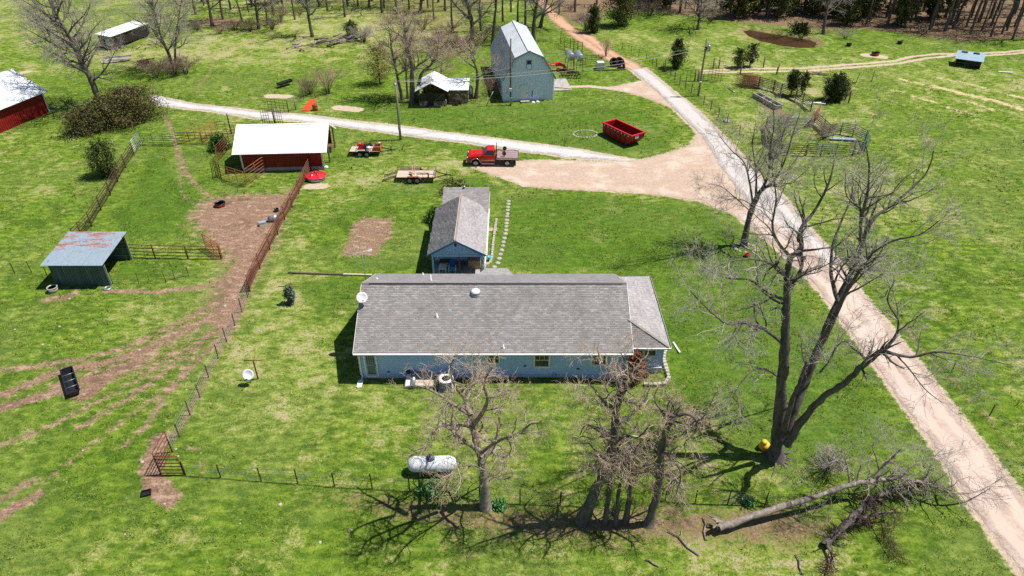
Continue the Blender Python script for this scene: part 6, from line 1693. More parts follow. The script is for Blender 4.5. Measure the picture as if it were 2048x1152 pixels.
for i, (q, lab) in enumerate([((1426, 137), "left of two grey posts standing alone by the track"), ((1437, 137), "right of two grey posts standing alone by the track"), ((1389, 163), "left of two thick gate posts behind the utility pole"), ((1395, 163), "right of two thick gate posts behind the utility pole"),
                              ((1480, 150), "grey post at the rusty panel stack"), ((1552, 149), "leaning dark post beside the farm track"), ((1614, 170), "dark post above the young corral cedars"), ((1697, 205), "dark post beside the full round cedar"),
                              ((1711, 166), "thin field post with grass at its foot"), ((1743, 163), "lone thin steel post out in the field"), ((1526, 136), "pale grey post near the paired sparse cedars")]):
    post(lab, q, 1.7, 0.10 if i not in (8, 9) else 0.05, lean=(0.25, 0) if i in (5, 8) else (0, 0))
gate("green tube gate behind the tall utility pole", (1372, 162), (1389, 163), 1.4, 5, 'green_pipe', 2)
gate("rusty gate standing open across the track entrance", (1416, 161), (1441, 165), 1.8, 6, 'rust', 4)
gate("thin dark gate beside the thick gate posts", (1397, 163), (1414, 163), 1.2, 5, 'dark_steel', 2)
for i in range(5):
    gate("rusty cattle panel leaning in a stack at the corral corner", None, None, 1.5, 6, 'rust', 3, group="stacked rusty cattle panels", P=(on(G(1470, 168).x + i * 0.12, G(1470, 168).y - i * 0.45), on(G(1512, 172).x + i * 0.1, G(1512, 172).y - i * 0.42)))
pipe_fence("rusty pipe fence along the far side of the corral", [(1516, 176), (1546, 184), (1560, 190), (1590, 201), (1604, 208), (1621, 222)], 1.5, 6, 'rust_dark', 0.05, 0.085)
gate("pale green gate set into the far corral fence", (1541, 182), (1552, 186), 1.5, 6, 'green_pipe', 3)
pipe_fence("tall red rusty panel at the corral bend", [(1620, 253), (1634, 238)], 1.7, 8, 'rust_red', 0.05, 0.08)
pipe_fence("white tube gates standing across the middle of the corral", [(1531, 253), (1575, 254), (1620, 255)], 1.4, 7, 'steel', 0.045, 0.06)
pipe_fence("rusty rail fence hung with brown brush beside the green pen", [(1628, 246), (1645, 262), (1656, 273)], 1.5, 6, 'rust_dark', 0.05, 0.08)
pipe_fence("green round pen of tube panels at the corral end", [(1656, 274), (1680, 268), (1705, 272), (1729, 284), (1733, 296), (1727, 306), (1705, 311), (1670, 313), (1640, 313), (1612, 311)], 1.5, 6, 'green_pipe', 0.055, 0.075)
post("tall dark post at the gap of the green round pen", (1705, 313), 2.1, 0.13)
pipe_fence("dark rusty rails on the road side of the corral", [(1531, 256), (1535, 285), (1560, 308), (1610, 312)], 1.3, 5, 'rust_dark', 0.05, 0.08)
wire_fence("sagging wire fence between the corral cedars and the track", [(1552, 150), (1585, 160), (1614, 171), (1655, 190), (1697, 205)], 1.1, 4, seed=10)
pipe_fence("dark pipe fence on the bank beside the dirt road", [(1121, 88), (1129, 99), (1140, 101), (1147, 103), (1155, 106), (1164, 109)], 1.9, 5, 'dark_steel', 0.025, 0.05)
gate("long dark gate standing behind the fuel tanks", (1160, 131), (1192, 132), 1.5, 6, 'rust_dark', 3)
gate("rusty gate standing across the grass above the driveway", (538, 222), (577, 226), 1.5, 5, 'rust_dark', 5)
wire_fence("rusty wire fence beside the leafless pinkish bush", [(578, 227), (592, 219), (608, 199), (612, 187)], 1.5, 6, seed=11)
post("pale post with a white top at the driveway gate", (592, 221), 1.9, 0.08, 'pole_wood')
gate("dark rusty loading panel on the left behind the red barn roof", (526, 249), (540, 249), 1.9, 5, 'rust_dark', 3)
gate("dark rusty loading panel on the right behind the red barn roof", (553, 249), (566, 250), 1.9, 5, 'rust_dark', 3)
post("tallest dark post of the loading chute behind the barn", (550, 248), 2.3, 0.11)

# ================================================================== VEHICLES
def wheel(parent, c, r=0.40, w=0.26, rim='chrome', n=20):
    rot = Matrix.Rotation(R(90), 3, 'X')
    t = MB(); t.lathe([(r * 0.62, -w / 2), (r * 0.9, -w / 2), (r, -w * 0.32), (r, w * 0.32), (r * 0.9, w / 2), (r * 0.62, w / 2), (r * 0.6, 0.0), (r * 0.62, -w / 2)], c, n, rot)
    tyre = t.build("wheel", M['rubber'], parent)
    q = MB(); q.lathe([(0.0, w * 0.30), (r * 0.2, w * 0.34), (r * 0.25, w * 0.18), (r * 0.5, w * 0.16), (r * 0.58, w * 0.44), (r * 0.63, w * 0.46), (r * 0.63, -w * 0.4), (0, -w * 0.4)], c, n, rot)
    q.build("rim", M[rim], tyre)
    return tyre

def truck():
    a = ground_at(935, 334)
    t = thing("pickup_truck", "red single cab pickup truck with a worn flatbed", "truck", (-5.12, a.y + 0.05, a.z), R(-0.8))
    W = 1.95
    def arch(cx, r, z, n=8): return [(cx - r * math.cos(math.pi * k / n), z + r * math.sin(math.pi * k / n)) for k in range(n + 1)]
    prof = [(0.05, 0.62), (0.02, 0.95), (0.10, 1.12), (0.30, 1.20), (1.30, 1.30), (1.72, 1.34), (3.18, 1.36), (3.20, 0.52)] + [(q[0], q[1]) for q in arch(0.98, 0.50, 0.45)][::-1] + [(0.36, 0.45), (0.10, 0.50)]
    b = MB(); b.prism([(x, 0.0, z) for x, z in prof], (0, W, 0)); body = b.build("body", M['red_paint'], t)
    bm_ = body.modifiers.new("bevel", 'BEVEL'); bm_.width = 0.05; bm_.segments = 3; bm_.limit_method = 'ANGLE'; bm_.angle_limit = R(50)
    hd = MB(); hd.prism([(0.32, 0.3, 1.205), (1.35, 0.3, 1.31), (1.66, 0.3, 1.345), (1.66, 0.3, 1.375), (1.2, 0.3, 1.36), (0.36, 0.3, 1.245)], (0, W - 0.6, 0)); hd.build("hood", M['red_paint'], t)
    # cab
    lo = [(1.70, 0.06, 1.34), (3.16, 0.06, 1.34), (3.16, W - 0.06, 1.34), (1.70, W - 0.06, 1.34)]
    hi = [(2.30, 0.24, 1.93), (3.08, 0.24, 1.95), (3.08, W - 0.24, 1.95), (2.30, W - 0.24, 1.93)]
    c = MB(); c.add(lo + hi, [(0, 1, 5, 4), (1, 2, 6, 5), (2, 3, 7, 6), (3, 0, 4, 7), (4, 5, 6, 7)]); cab = c.build("cab", M['red_paint'], t)
    bv = cab.modifiers.new("bevel", 'BEVEL'); bv.width = 0.09; bv.segments = 3
    def inset(quad, s, off, mat, name):
        q = [Vector(v) for v in quad]; ctr = sum(q, Vector()) / 4; n = (q[1] - q[0]).cross(q[3] - q[0]).normalized()
        MB().prism([ctr + (v - ctr) * s + n * off for v in q], n * 0.012).build(name, M[mat], t)
    inset([lo[3], lo[0], hi[0], hi[3]], 0.86, 0.006, 'glass_grey', "windshield")
    inset([lo[0], lo[1], hi[1], hi[0]], 0.80, 0.006, 'glass', "side_window"); inset([lo[2], lo[3], hi[3], hi[2]], 0.80, 0.006, 'glass', "side_window"); inset([lo[1], lo[2], hi[2], hi[1]], 0.8, 0.006, 'glass', "rear_window")
    for y, s in ((-0.004, -1), (W + 0.004, 1)):
        d = MB()
        for x in (1.78, 3.02): d.lim(x, x + 0.015, y - 0.004, y + 0.004, 0.62, 1.34)
        d.lim(1.78, 3.03, y - 0.004, y + 0.004, 0.60, 0.615); dr = d.build("door_seam", M['black'], t)
        MB().lim(2.78, 2.95, y + s * 0.006 - 0.012, y + s * 0.006 + 0.012, 1.14, 1.18).build("door_handle", M['black'], t)
        MB().lim(1.55, 3.1, y - 0.014, y + 0.014, 0.76, 0.83).build("side_molding", M['chrome'], t)
        f = MB(); f.path([(x, y, z) for x, z in arch(0.98, 0.54, 0.45, 10)], 0.05, 6); f.build("fender_flare", M['chrome'], t)
        MB().lim(1.65, 3.15, y + s * 0.10 - 0.08, y + s * 0.10 + 0.08, 0.40, 0.45).build("running_board", M['chrome'], t)
        MB().box((1.72, y + s * 0.14, 1.42), (0.10, 0.22, 0.20)).build("mirror", M['black'], t)
    MB().lim(-0.03, 0.05, 0.42, W - 0.42, 0.78, 1.08).build("grille", M['black'], t)
    MB().lim(-0.045, -0.032, 0.42, W - 0.42, 0.90, 0.95).build("grille_bar", M['chrome'], t)
    for y in (0.2, W - 0.2): MB().box((0.045, y, 0.95), (0.12, 0.30, 0.20)).build("headlight", M['lit_lamp'], t)
    MB().lim(-0.16, 0.02, -0.02, W + 0.02, 0.48, 0.72).build("front_bumper", M['chrome'], t)
    # flatbed
    MB().lim(3.22, 5.7, 0.5, 1.45, 0.55, 0.95).build("chassis", M['dark_steel'], t)
    d = MB(); d.lim(3.36, 5.85, -0.12, W + 0.12, 0.98, 1.08); bed = d.build("flatbed", M['dark_steel'], t)
    for k in range(9):
        y0 = -0.06 + k * (W + 0.12) / 9; MB().lim(3.40, 5.80, y0, y0 + (W + 0.12) / 9 - 0.015, 1.082, 1.105).build("deck_board", M['flatbed'], bed)
    for y in (-0.12, W + 0.06): MB().lim(3.36, 5.85, y, y + 0.06, 0.90, 1.14).build("side_rail", M['chrome'], bed)
    rk = MB()
    for y in (0.02, W - 0.02): rk.lim(3.28, 3.34, y - 0.04, y + 0.04, 0.98, 2.12)
    rk.lim(3.28, 3.34, 0.06, W - 0.06, 2.04, 2.12); rk.lim(3.285, 3.335, 0.06, W - 0.06, 1.45, 1.5)
    for k in range(1, 6): rk.lim(3.29, 3.33, W * k / 6 - 0.015, W * k / 6 + 0.015, 1.08, 2.04)
    rk.build("headache_rack", M['dark_steel'], t)
    for (x, y) in ((4.25, W - 0.1), (4.22, 0.35)):
        m = MB(); m.lathe([(0.06, -0.04), (0.24, -0.04), (0.24, 0.04), (0.06, 0.04), (0.06, -0.04)], (x, y, 1.46), 16, Matrix.Rotation(R(70), 3, 'X')); m.beam((x, y + 0.05, 1.08), (x, y, 1.46), 0.07); m.build("bale_arm", M['rust_dark'], t)
    for y in (0.25, W - 0.25): MB().lim(5.86, 5.90, y - 0.08, y + 0.08, 0.82, 0.95).build("tail_light", M['red_bright'], t)
    MB().lim(5.72, 5.86, 0.3, W - 0.3, 0.62, 0.86).build("rear_bumper", M['dark_steel'], t)
    for y, s in ((0.12, -1), (W - 0.12, 1)):
        for x in (0.98, 4.58):
            c_ = wheel(t, (0, 0, 0), 0.40, 0.27, 'chrome'); c_.location = (x, y, 0.40); c_.rotation_euler = (0, 0, R(180) if s > 0 else 0)
    MB().lim(5.3, 5.5, 0.1, 0.5, 0.32, 0.62).build("mud_flap", M['rubber'], t)
truck()

def flat_trailer(label, px0, px1, py, Wd, load, ramps, mat='rust_dark', board='plank'):
    a, b = G(px0, py, 0.6), G(px1, py, 0.6)
    L = b.x - a.x
    t = thing("flatbed_trailer", label, "trailer", (a.x, a.y, float(gz(a.x, a.y))))
    f = MB(); f.lim(0, L, 0, 0.06, 0.50, 0.62); f.lim(0, L, Wd - 0.06, Wd, 0.50, 0.62); f.lim(0, 0.06, 0.065, Wd - 0.065, 0.50, 0.62); f.lim(L - 0.06, L, 0.065, Wd - 0.065, 0.50, 0.62)
    for k in range(1, 6): f.lim(L * k / 6 - 0.03, L * k / 6 + 0.03, 0.065, Wd - 0.065, 0.48, 0.56)
    f.build("frame", M[mat], t)
    n = 8
    for k in range(n):
        y0 = 0.07 + k * (Wd - 0.14) / n; MB().lim(0.02, L - 0.02, y0, y0 + (Wd - 0.14) / n - 0.012, 0.563, 0.60 + 0.004 * (k % 2)).build("deck_board", M[board], t)
    rl = MB()
    for y in (0.03, Wd - 0.03):
        x_from = L * 0.55 if y < 1 else 0.0
        for x in np.linspace(x_from, L - 0.03, 4 if y < 1 else 6): rl.lim(float(x) - 0.02, float(x) + 0.02, y - 0.02, y + 0.02, 0.622, 0.98)
        rl.lim(x_from, L, y - 0.025, y + 0.025, 0.982, 1.03)
    rl.lim(L - 0.055, L - 0.005, 0.06, Wd - 0.06, 0.982, 1.03)
    rl.build("railing", M[mat], t)
    for y, s in ((-0.16, -1), (Wd + 0.16, 1)):
        for x in (L * 0.36, L * 0.36 + 0.82):
            w_ = wheel(t, (0, 0, 0), 0.34, 0.22, 'steel'); w_.location = (x, y, 0.34); w_.rotation_euler = (0, 0, R(180) if s > 0 else 0)
        fm = MB(); x0 = L * 0.36 - 0.42; x1 = L * 0.36 + 1.24
        prof = [(x0, 0.50), (x0 + 0.18, 0.74), (x0 + 0.35, 0.78), (x1 - 0.35, 0.78), (x1 - 0.18, 0.74), (x1, 0.50)]
        yy = y - 0.14
        vs = [(x, yy, z) for x, z in prof] + [(x, yy + 0.28, z) for x, z in prof] + [(x, yy, z - 0.03) for x, z in prof] + [(x, yy + 0.28, z - 0.03) for x, z in prof]
        fs = []
        for k in range(5): fs += [(k, k + 1, 6 + k + 1, 6 + k), (12 + k, 18 + k, 18 + k + 1, 12 + k + 1), (k, 12 + k, 13 + k, k + 1), (6 + k, 7 + k, 19 + k, 18 + k)]
        fm.add(vs, fs); fm.build("fender", M['rust'] if mat == 'rust_dark' else M['dark_steel'], t)
    tg = MB(); tg.beam((L, 0.25, 0.52), (L + 1.35, Wd / 2, 0.50), 0.07, 0.09); tg.beam((L, Wd - 0.25, 0.52), (L + 1.35, Wd / 2, 0.50), 0.07, 0.09); tg.beam((L + 1.3, Wd / 2, 0.50), (L + 1.7, Wd / 2, 0.48), 0.09, 0.1); tg.build("tongue", M[mat], t)
    MB().tube((L + 1.2, Wd / 2 + 0.12, 0.02), (L + 1.2, Wd / 2 + 0.12, 0.95), 0.035, n=8).build("jack", M['dark_steel'], t)
    if ramps:
        for y in (0.22, Wd - 0.55):
            r_ = MB(); z0, z1 = 0.55, 0.06; x1 = -1.55
            for dy in (0, 0.34): r_.beam((0, y + dy, z0), (x1, y + dy, z1), 0.05, 0.06)
            for k in range(1, 7): q = k / 7; r_.beam((x1 * q, y, z0 + (z1 - z0) * q), (x1 * q, y + 0.34, z0 + (z1 - z0) * q), 0.035)
            r_.build("ramp", M[mat], t)
    load(t, L, Wd, Vector((a.x, a.y, float(gz(a.x, a.y)))))
def load_near(t, L, W, o):
    b = MB(); b.beam((L * 0.42, W * 0.2, 0.62), (L * 0.42, W * 0.55, 1.45), 0.42, 0.04, up=(1, 0, 0)); b.beam((L * 0.46, W * 0.45, 0.62), (L * 0.46, W * 0.8, 1.9), 0.16, 0.05, up=(1, 0, 0))
    e = thing("wood_board", "fresh orange boards leaning up on the near flatbed trailer", "board", o); b.build("board", M['plank_pink'], e)
    c = MB(); c.path([(0, 0, 0), (0.3, 0.05, 0.02), (0.55, -0.05, 0.01), (0.9, 0.04, 0.0), (1.2, -0.06, 0.02)], 0.03, 6); q = part("chain", c.mesh("chain", M['rust']), None); q.location = o + Vector((L * 0.5, W * 0.55, 0.64)); tag(q, "rusty chain lying across the near flatbed trailer deck", "chain")
    for k in range(3):
        s = part("side_board", MB().lim(0.25 + k * 0.75, 0.95 + k * 0.75, W - 0.09, W - 0.06, 0.64, 0.96).mesh("side_board", M['plank']), t)
    m = MB(); m.tube((0, 0, 0), (0, 0, 0.55), 0.05, n=8); m.beam((-0.12, 0, 0.55), (0.0, 0, 0.3), 0.03); m.beam((0.12, 0, 0.55), (0.0, 0, 0.3), 0.03); q = part("hand_winch", m.mesh("hand_winch", M['dark_steel']), None); q.location = o + Vector((L - 0.75, 0.12, 0.60)); tag(q, "dark steel winch stand on the near flatbed trailer edge", "winch")
def load_far(t, L, W, o):
    g = thing("generator", "red boxed engine standing on the far flatbed trailer", "engine", o + Vector((L * 0.27, W * 0.55, 0.61)))
    MB().lim(0, 0.62, -0.35, 0.3, 0, 0.62).build("housing", M['red_bright'], g); MB().lim(0.05, 0.57, -0.30, 0.25, 0.62, 0.68).build("lid", M['red_paint'], g); MB().lim(0.64, 1.2, -0.3, 0.3, 0.0, 0.45).build("motor", M['black'], g); MB().tube((0.75, 0.0, 0.45), (0.75, 0.0, 0.62), 0.07, n=8).build("exhaust", M['dark_steel'], g)
    j = thing("water_jug", "white plastic tank strapped to the far flatbed trailer", "tank", o + Vector((L * 0.62, W * 0.28, 0.61)))
    MB().lathe([(0.0, 0.0), (0.25, 0.0), (0.27, 0.04), (0.27, 0.38), (0.2, 0.46), (0.08, 0.5), (0.08, 0.55), (0, 0.55)], (0, 0, 0), 16).build("body", M['white'], j); MB().lathe([(0, 0.55), (0.09, 0.55), (0.09, 0.60), (0, 0.60)], (0, 0, 0), 12).build("cap", M['black'], j)
    b = thing("tool_box", "orange crate of gear on the far flatbed trailer nose", "crate", o + Vector((L * 0.78, W * 0.12, 0.61)))
    m = MB(); m.lim(0, 0.85, 0, 0.04, 0, 0.5); m.lim(0, 0.85, 0.71, 0.75, 0, 0.5); m.lim(0, 0.04, 0.045, 0.705, 0, 0.5); m.lim(0.81, 0.85, 0.045, 0.705, 0, 0.5); m.lim(0.05, 0.80, 0.05, 0.70, 0, 0.04); m.build("box", M['orange'], b); MB().lim(0.05, 0.8, 0.05, 0.70, 0.2, 0.34).build("gear", M['wood_brown'], b)
    h = thing("chipper_hood", "orange hood with a grey tube on the far flatbed trailer", "machine", o + Vector((L * 0.72, W * 0.62, 0.61)))
    MB().prism([(0, 0, 0), (1.0, 0, 0), (1.0, 0, 0.62), (0.7, 0, 0.66), (0.15, 0, 0.25)], (0, 0.4, 0)).build("hood", M['orange'], h); MB().tube((0.35, -0.10, 0.42), (0.98, -0.1, 0.74), 0.11, n=12).build("tube", M['steel'], h)
    p = part("pole", MB().tube((0, 0, 0), (0.55, 0.5, 2.3), 0.022, n=6).mesh("pole", M['yellow']), None); p.location = o + Vector((L * 0.48, W - 0.2, 0.62)); p.name = "yellow_pole"; tag(p, "long yellow pole sticking up from the far flatbed trailer", "pole")
    p = part("plank", MB().beam((0, 0, 0), (0.5, 0.8, 0.7), 0.12, 0.03).mesh("plank", M['plank']), None); p.location = o + Vector((L * 0.22, W * 0.1, 0.66)); p.name = "wood_plank"; tag(p, "pale plank leaning against the red engine on the trailer", "plank")
flat_trailer("rusty flatbed trailer with lowered ramps on the lawn near the truck", 791, 870, 357, 1.95, load_near, True)
flat_trailer("black flatbed trailer loaded with red and orange gear by the pole", 697, 760, 303, 1.75, load_far, False, 'dark_steel')

def dumpster():
    z = 1.45
    P0, P1, P2, P3 = G(1206, 247, z), G(1263, 274, z), G(1289, 265.5, z), G(1233, 240.5, z)
    u = (P1 - P0); L = u.length; ang = math.atan2(u.y, u.x); W = (P3 - P0).length
    base = Vector((P0.x, P0.y, 0))
    t = thing("dumpster", "open red roll off dumpster on the grass beside the apron", "dumpster", (base.x, base.y, float(gz(base.x, base.y))), ang)
    lo, hi, th = 0.12, z, 0.06
    def wall(a0, a1, b0, b1, name):
        m = MB(); m.prism([a0, a1, b1, b0], Vector((0, 0, 0))); return m
    # outer and inner shells: long sides upright, nose end (x = L) slopes outwards
    x0b, x1b = 0.25, L - 0.75
    side = [(x0b, lo), (x1b, lo), (L, hi - 0.5), (L, hi), (0, hi), (0, hi - 0.9)]
    MB().prism([(x, 0.0, q) for x, q in side], (0, th, 0)).build("side_wall", M['red_dumpster'], t)
    MB().prism([(x, W - th, q) for x, q in side], (0, th, 0)).build("side_wall", M['red_dumpster'], t)
    def cross(pa, pb, name, mat):
        (xa, za), (xb, zb) = pa, pb; d = Vector((xb - xa, 0, zb - za)).normalized(); n = Vector((-d.z, 0, d.x)) * th
        a, b = Vector((xa, th + 0.001, za)), Vector((xb, th + 0.001, zb))
        MB().prism([a, b, b + n, a + n], (0, W - 2 * th - 0.002, 0)).build(name, M[mat], t)
    cross((x0b, lo), (x1b, lo), "floor", 'dumpster_floor'); cross((x1b, lo), (L - 0.05, hi - 0.5), "end_wall", 'red_dumpster'); cross((L - 0.05, hi - 0.5), (L - 0.05, hi), "end_wall", 'red_dumpster')
    cross((0.06, hi - 0.9), (x0b, lo), "end_wall", 'red_dumpster'); cross((0.06, hi), (0.06, hi - 0.9), "end_wall", 'red_dumpster')
    rim = MB(); rim.lim(-0.06, L + 0.08, -0.06, 0.09, hi, hi + 0.11); rim.lim(-0.06, L + 0.08, W - 0.09, W + 0.06, hi, hi + 0.11); rim.lim(-0.06, 0.10, 0.092, W - 0.092, hi, hi + 0.11); rim.lim(L - 0.08, L + 0.08, 0.092, W - 0.092, hi, hi + 0.11)
    rim.build("rim", M['red_bright'], t)
    for k in range(8): MB().box((0.45 + k * (L - 0.8) / 7.2, -0.085, hi - 0.12), (0.14, 0.05, 0.11)).build("hook", M['white'], t)
    for k in range(5): x = 0.5 + k * (L - 1.4) / 4.2; MB().lim(x - 0.05, x + 0.05, -0.05, -0.002, lo + 0.02, hi - 0.2).build("stake", M['red_dumpster'], t)
    MB().box((L + 0.012, W * 0.42, hi - 0.26), (0.02, 0.5, 0.34)).build("sticker", M['white'], t); MB().box((L + 0.026, W * 0.42, hi - 0.26), (0.005, 0.2, 0.18)).build("sticker_mark", M['blue'], t)
    sk = MB(); sk.lim(x0b, x1b, 0.3, 0.42, -0.05, lo - 0.005); sk.lim(x0b, x1b, W - 0.42, W - 0.3, -0.05, lo - 0.005); sk.build("skid", M['dark_steel'], t)
    MB().box((0.7, W * 0.5, lo + 0.16), (0.9, 0.12, 0.06)).build("inner_step", M['red_bright'], t)
dumpster()
# ================================================================== SMALL THINGS
def one(name, label, cat, mb, mat, loc, group=None, rz=0.0):
    o = part(name, mb.mesh(name, mat if isinstance(mat, list) else M[mat]), None)
    o.location = loc; o.rotation_euler = (0, 0, rz)
    return tag(o, label, cat, group)

def stone_mesh(rng, r, flat=0.5, n=7):
    """an uneven little stone"""
    m = MB(); prof = [(0.0, -0.3), (0.75, -0.25), (1.0, 0.05), (0.78, 0.42), (0.35, 0.62), (0.0, 0.66)]
    m.lathe([(a * r, z * r * flat * 2) for a, z in prof], (0, 0, 0), n, sm=True)
    for v in m.v:
        k = 1 + 0.28 * math.sin(v.x * 9 / r * 0.35 + v.y * 7 / r * 0.35 + rng.random() * 0.8); v.x *= k; v.y *= 1 + rng.uniform(-0.14, 0.14)
    return m

# ---- poles, lamp, transformer, service cable
def utility_pole(label, px, py, H, r=0.15, mat='pole_wood'):
    b = ground_at(px, py)
    t = thing("utility_pole", label, "utility pole", b)
    MB().path([(0, 0, -0.4), (0.02, 0, H * 0.5), (0.05, 0, H)], [r, r * 0.9, r * 0.75], 12).build("pole", M[mat], t)
    return t, b
t1, b1 = utility_pole("weathered utility pole with a yard lamp beside the gravel driveway", 801, 278, 7.5)
MB().path([(0, -0.1, 7.1), (0.1, -0.5, 7.35), (0.1, -0.8, 7.3)], 0.035, 6).build("lamp_arm", M['steel'], t1)
lm = MB().lathe([(0.0, 0.22), (0.10, 0.2), (0.13, 0.1), (0.24, 0.0), (0.22, -0.02), (0, -0.02)], (0.1, -0.85, 7.18), 14).build("yard_lamp", M['steel'], t1); MB().lathe([(0, 0.0), (0.15, 0.0), (0.15, -0.12), (0.0, -0.18)], (0.1, -0.85, 7.15), 12).build("globe", M['lit_lamp'], lm)
MB().box((0.0, -0.2, 1.6), (0.28, 0.14, 0.5)).build("meter_box", M['steel'], t1); MB().tube((0.06, -0.16, 0.0), (0.06, -0.14, 6.8), 0.03, n=6).build("conduit", M['steel'], t1)
t2, b2 = utility_pole("tall utility pole carrying a transformer beside the paved road", 1396, 193, 8.0)
tr = MB().lathe([(0, 0), (0.26, 0), (0.26, 0.72), (0.22, 0.8), (0, 0.82)], (0.42, -0.1, 6.3), 16).build("transformer", M['steel'], t2); MB().lathe([(0.03, 0.8), (0.06, 0.85), (0.06, 0.95), (0.03, 1.05), (0, 1.05)], (0.42, -0.1, 6.3), 8).build("bushing", M['white'], tr)
MB().box((0.14, -0.05, 6.7), (0.3, 0.1, 0.3)).build("bracket", M['dark_steel'], t2); MB().box((-0.05, -0.15, 6.65), (0.2, 0.16, 0.42)).build("fuse_box", M['dark_steel'], t2)
MB().lathe([(0.153, 0), (0.153, 0.25)], (0.01, 0, 1.9), 12).build("tag_band", M['white'], t2)
t3, b3 = utility_pole("old brown utility pole with a meter at the barn front", 1021, 209, 9.0, 0.12, 'wood_brown')
MB().box((0.02, -0.2, 2.2), (0.34, 0.16, 0.42)).build("meter_box", M['white'], t3); MB().box((0.1, -0.18, 0.7), (0.4, 0.2, 0.8)).build("panel_box", M['steel'], t3)
def cable(label, a, b, sag, r=0.022):
    a, b = Vector(a), Vector(b); pts = []
    for k in range(25):
        f = k / 24; q = a.lerp(b, f); q.z -= sag * 4 * f * (1 - f); pts.append(q - a)
    one("overhead_cable", label, "cable", MB().path(pts, r, 5), 'cable', a)
cable("pale overhead service cable sagging between the lamp pole and transformer pole", b1 + Vector((0.05, -0.16, 7.3)), b2 + Vector((-0.05, -0.25, 6.7)), 1.0, 0.028)
cable("upper overhead cable strung from the transformer pole past the barn", b1 + Vector((0.05, 0.16, 7.35)), b2 + Vector((-0.05, 0.16, 6.95)), 0.85, 0.016)
cable("thin guy wire from the old barn pole to the lamp pole", b3 + Vector((0, -0.12, 5.2)), b1 + Vector((0.1, 0.14, 7.2)), 0.3, 0.012)
one("leaning_pipe", "grey pipe leaning in the grass beside the barn bush", "pipe", MB().tube((0, 0, -0.1), (1.0, 0.3, 1.9), 0.06, n=8), 'steel', ground_at(972, 211))

# ---- propane tank
def propane():
    c = ground_at(866, 946)
    t = thing("propane_tank", "white propane tank lying under the gnarled tree", "propane tank", c, R(1))
    rot = Matrix.Rotation(R(90), 3, 'Y'); rr, L = 0.49, 1.05
    prof = [(0.0, -L - 0.47), (0.2, -L - 0.43), (0.36, -L - 0.32), (0.46, -L - 0.14), (rr, -L), (rr, L), (0.46, L + 0.14), (0.36, L + 0.32), (0.2, L + 0.43), (0.0, L + 0.47)]
    MB().lathe(prof, (0, 0, 0.78), 28, rot).build("shell", M['tank_white'], t)
    d = MB().lathe([(0.24, -0.02), (0.24, 0.20), (0.18, 0.27), (0.0, 0.30)], (-0.05, 0, 1.24), 18).build("dome_lid", M['tank_blue'], t)
    MB().lathe([(0.05, 0.0), (0.05, 0.08), (0, 0.08)], (-0.05, 0, 1.53), 8).build("knob", M['tank_blue'], d)
    for x in (-0.75, 0.75):
        MB().lim(x - 0.07, x + 0.07, -0.36, 0.36, -0.1, 0.36).build("saddle_leg", M['concrete'], t)
    for x in (-L + 0.1, L - 0.1): MB().path([(x - 0.1, 0, 1.28), (x - 0.06, 0, 1.36), (x + 0.06, 0, 1.36), (x + 0.1, 0, 1.28)], 0.02, 6).build("lifting_lug", M['tank_white'], t)
propane()

# ---- dishes, clothesline, antenna
def dish(label, base, H, r, face, mat='dish'):
    t = thing("satellite_dish", label, "satellite dish", base)
    MB().path([(0, 0, -0.1), (0, 0, H)], 0.04, 8).build("mast", M['steel'], t)
    n = Vector(face).normalized(); rot = n.to_track_quat('Z', 'Y').to_matrix()
    c = Vector((0, 0, H)) + n * 0.12
    prof = [(0.0, 0.0), (r * 0.35, 0.02), (r * 0.7, 0.07), (r, 0.15), (r, 0.165), (r * 0.7, 0.09), (r * 0.3, 0.035), (0, 0.02)]
    MB().lathe(prof, c, 26, rot).build("reflector", M[mat], t)
    low = c + rot @ Vector((0, -r * 0.9, 0.1)); tip = c + n * 0.62 + rot @ Vector((0, -r * 0.75, 0))
    a = MB().tube(low, tip, 0.018, n=6).build("feed_arm", M['steel'], t); MB().tube(tip - n * 0.02, tip - n * 0.14, 0.05, n=10).build("receiver", M['dark_steel'], a)
    MB().beam(Vector((0, 0, H - 0.1)), c, 0.08).build("bracket", M['dark_steel'], t)
p = D(726, 596, 41.6); dish("grey satellite dish mounted on the house roof edge", (HX0 + 0.25, 41.2, 4.35), 0.45, 0.40, (0.25, -0.75, 0.75))
dish("white satellite dish on a post in the side yard", ground_at(502, 764), 0.75, 0.40, (0.1, -0.8, 0.65))
def clothes_post(label, base, H, w):
    t = thing("clothesline_post", label, "clothesline post", base)
    MB().tube((0, 0, -0.3), (0, 0, H), 0.05, n=8).build("post", M['rust'], t); MB().tube((-w, 0, H - 0.02), (w, 0, H - 0.02), 0.035, n=8).build("crossbar", M['rust'], t)
    for x in (-w, -w / 3, w / 3, w): MB().path([(x, 0, H), (x, 0, H + 0.06)], 0.012, 5).build("hook", M['dark_steel'], t)
clothes_post("rusty clothesline post beside the yard satellite dish", ground_at(516, 757), 1.75, 0.62)
clothes_post("rusty clothesline post overgrown by a vine", ground_at(584, 606), 1.75, 0.85)
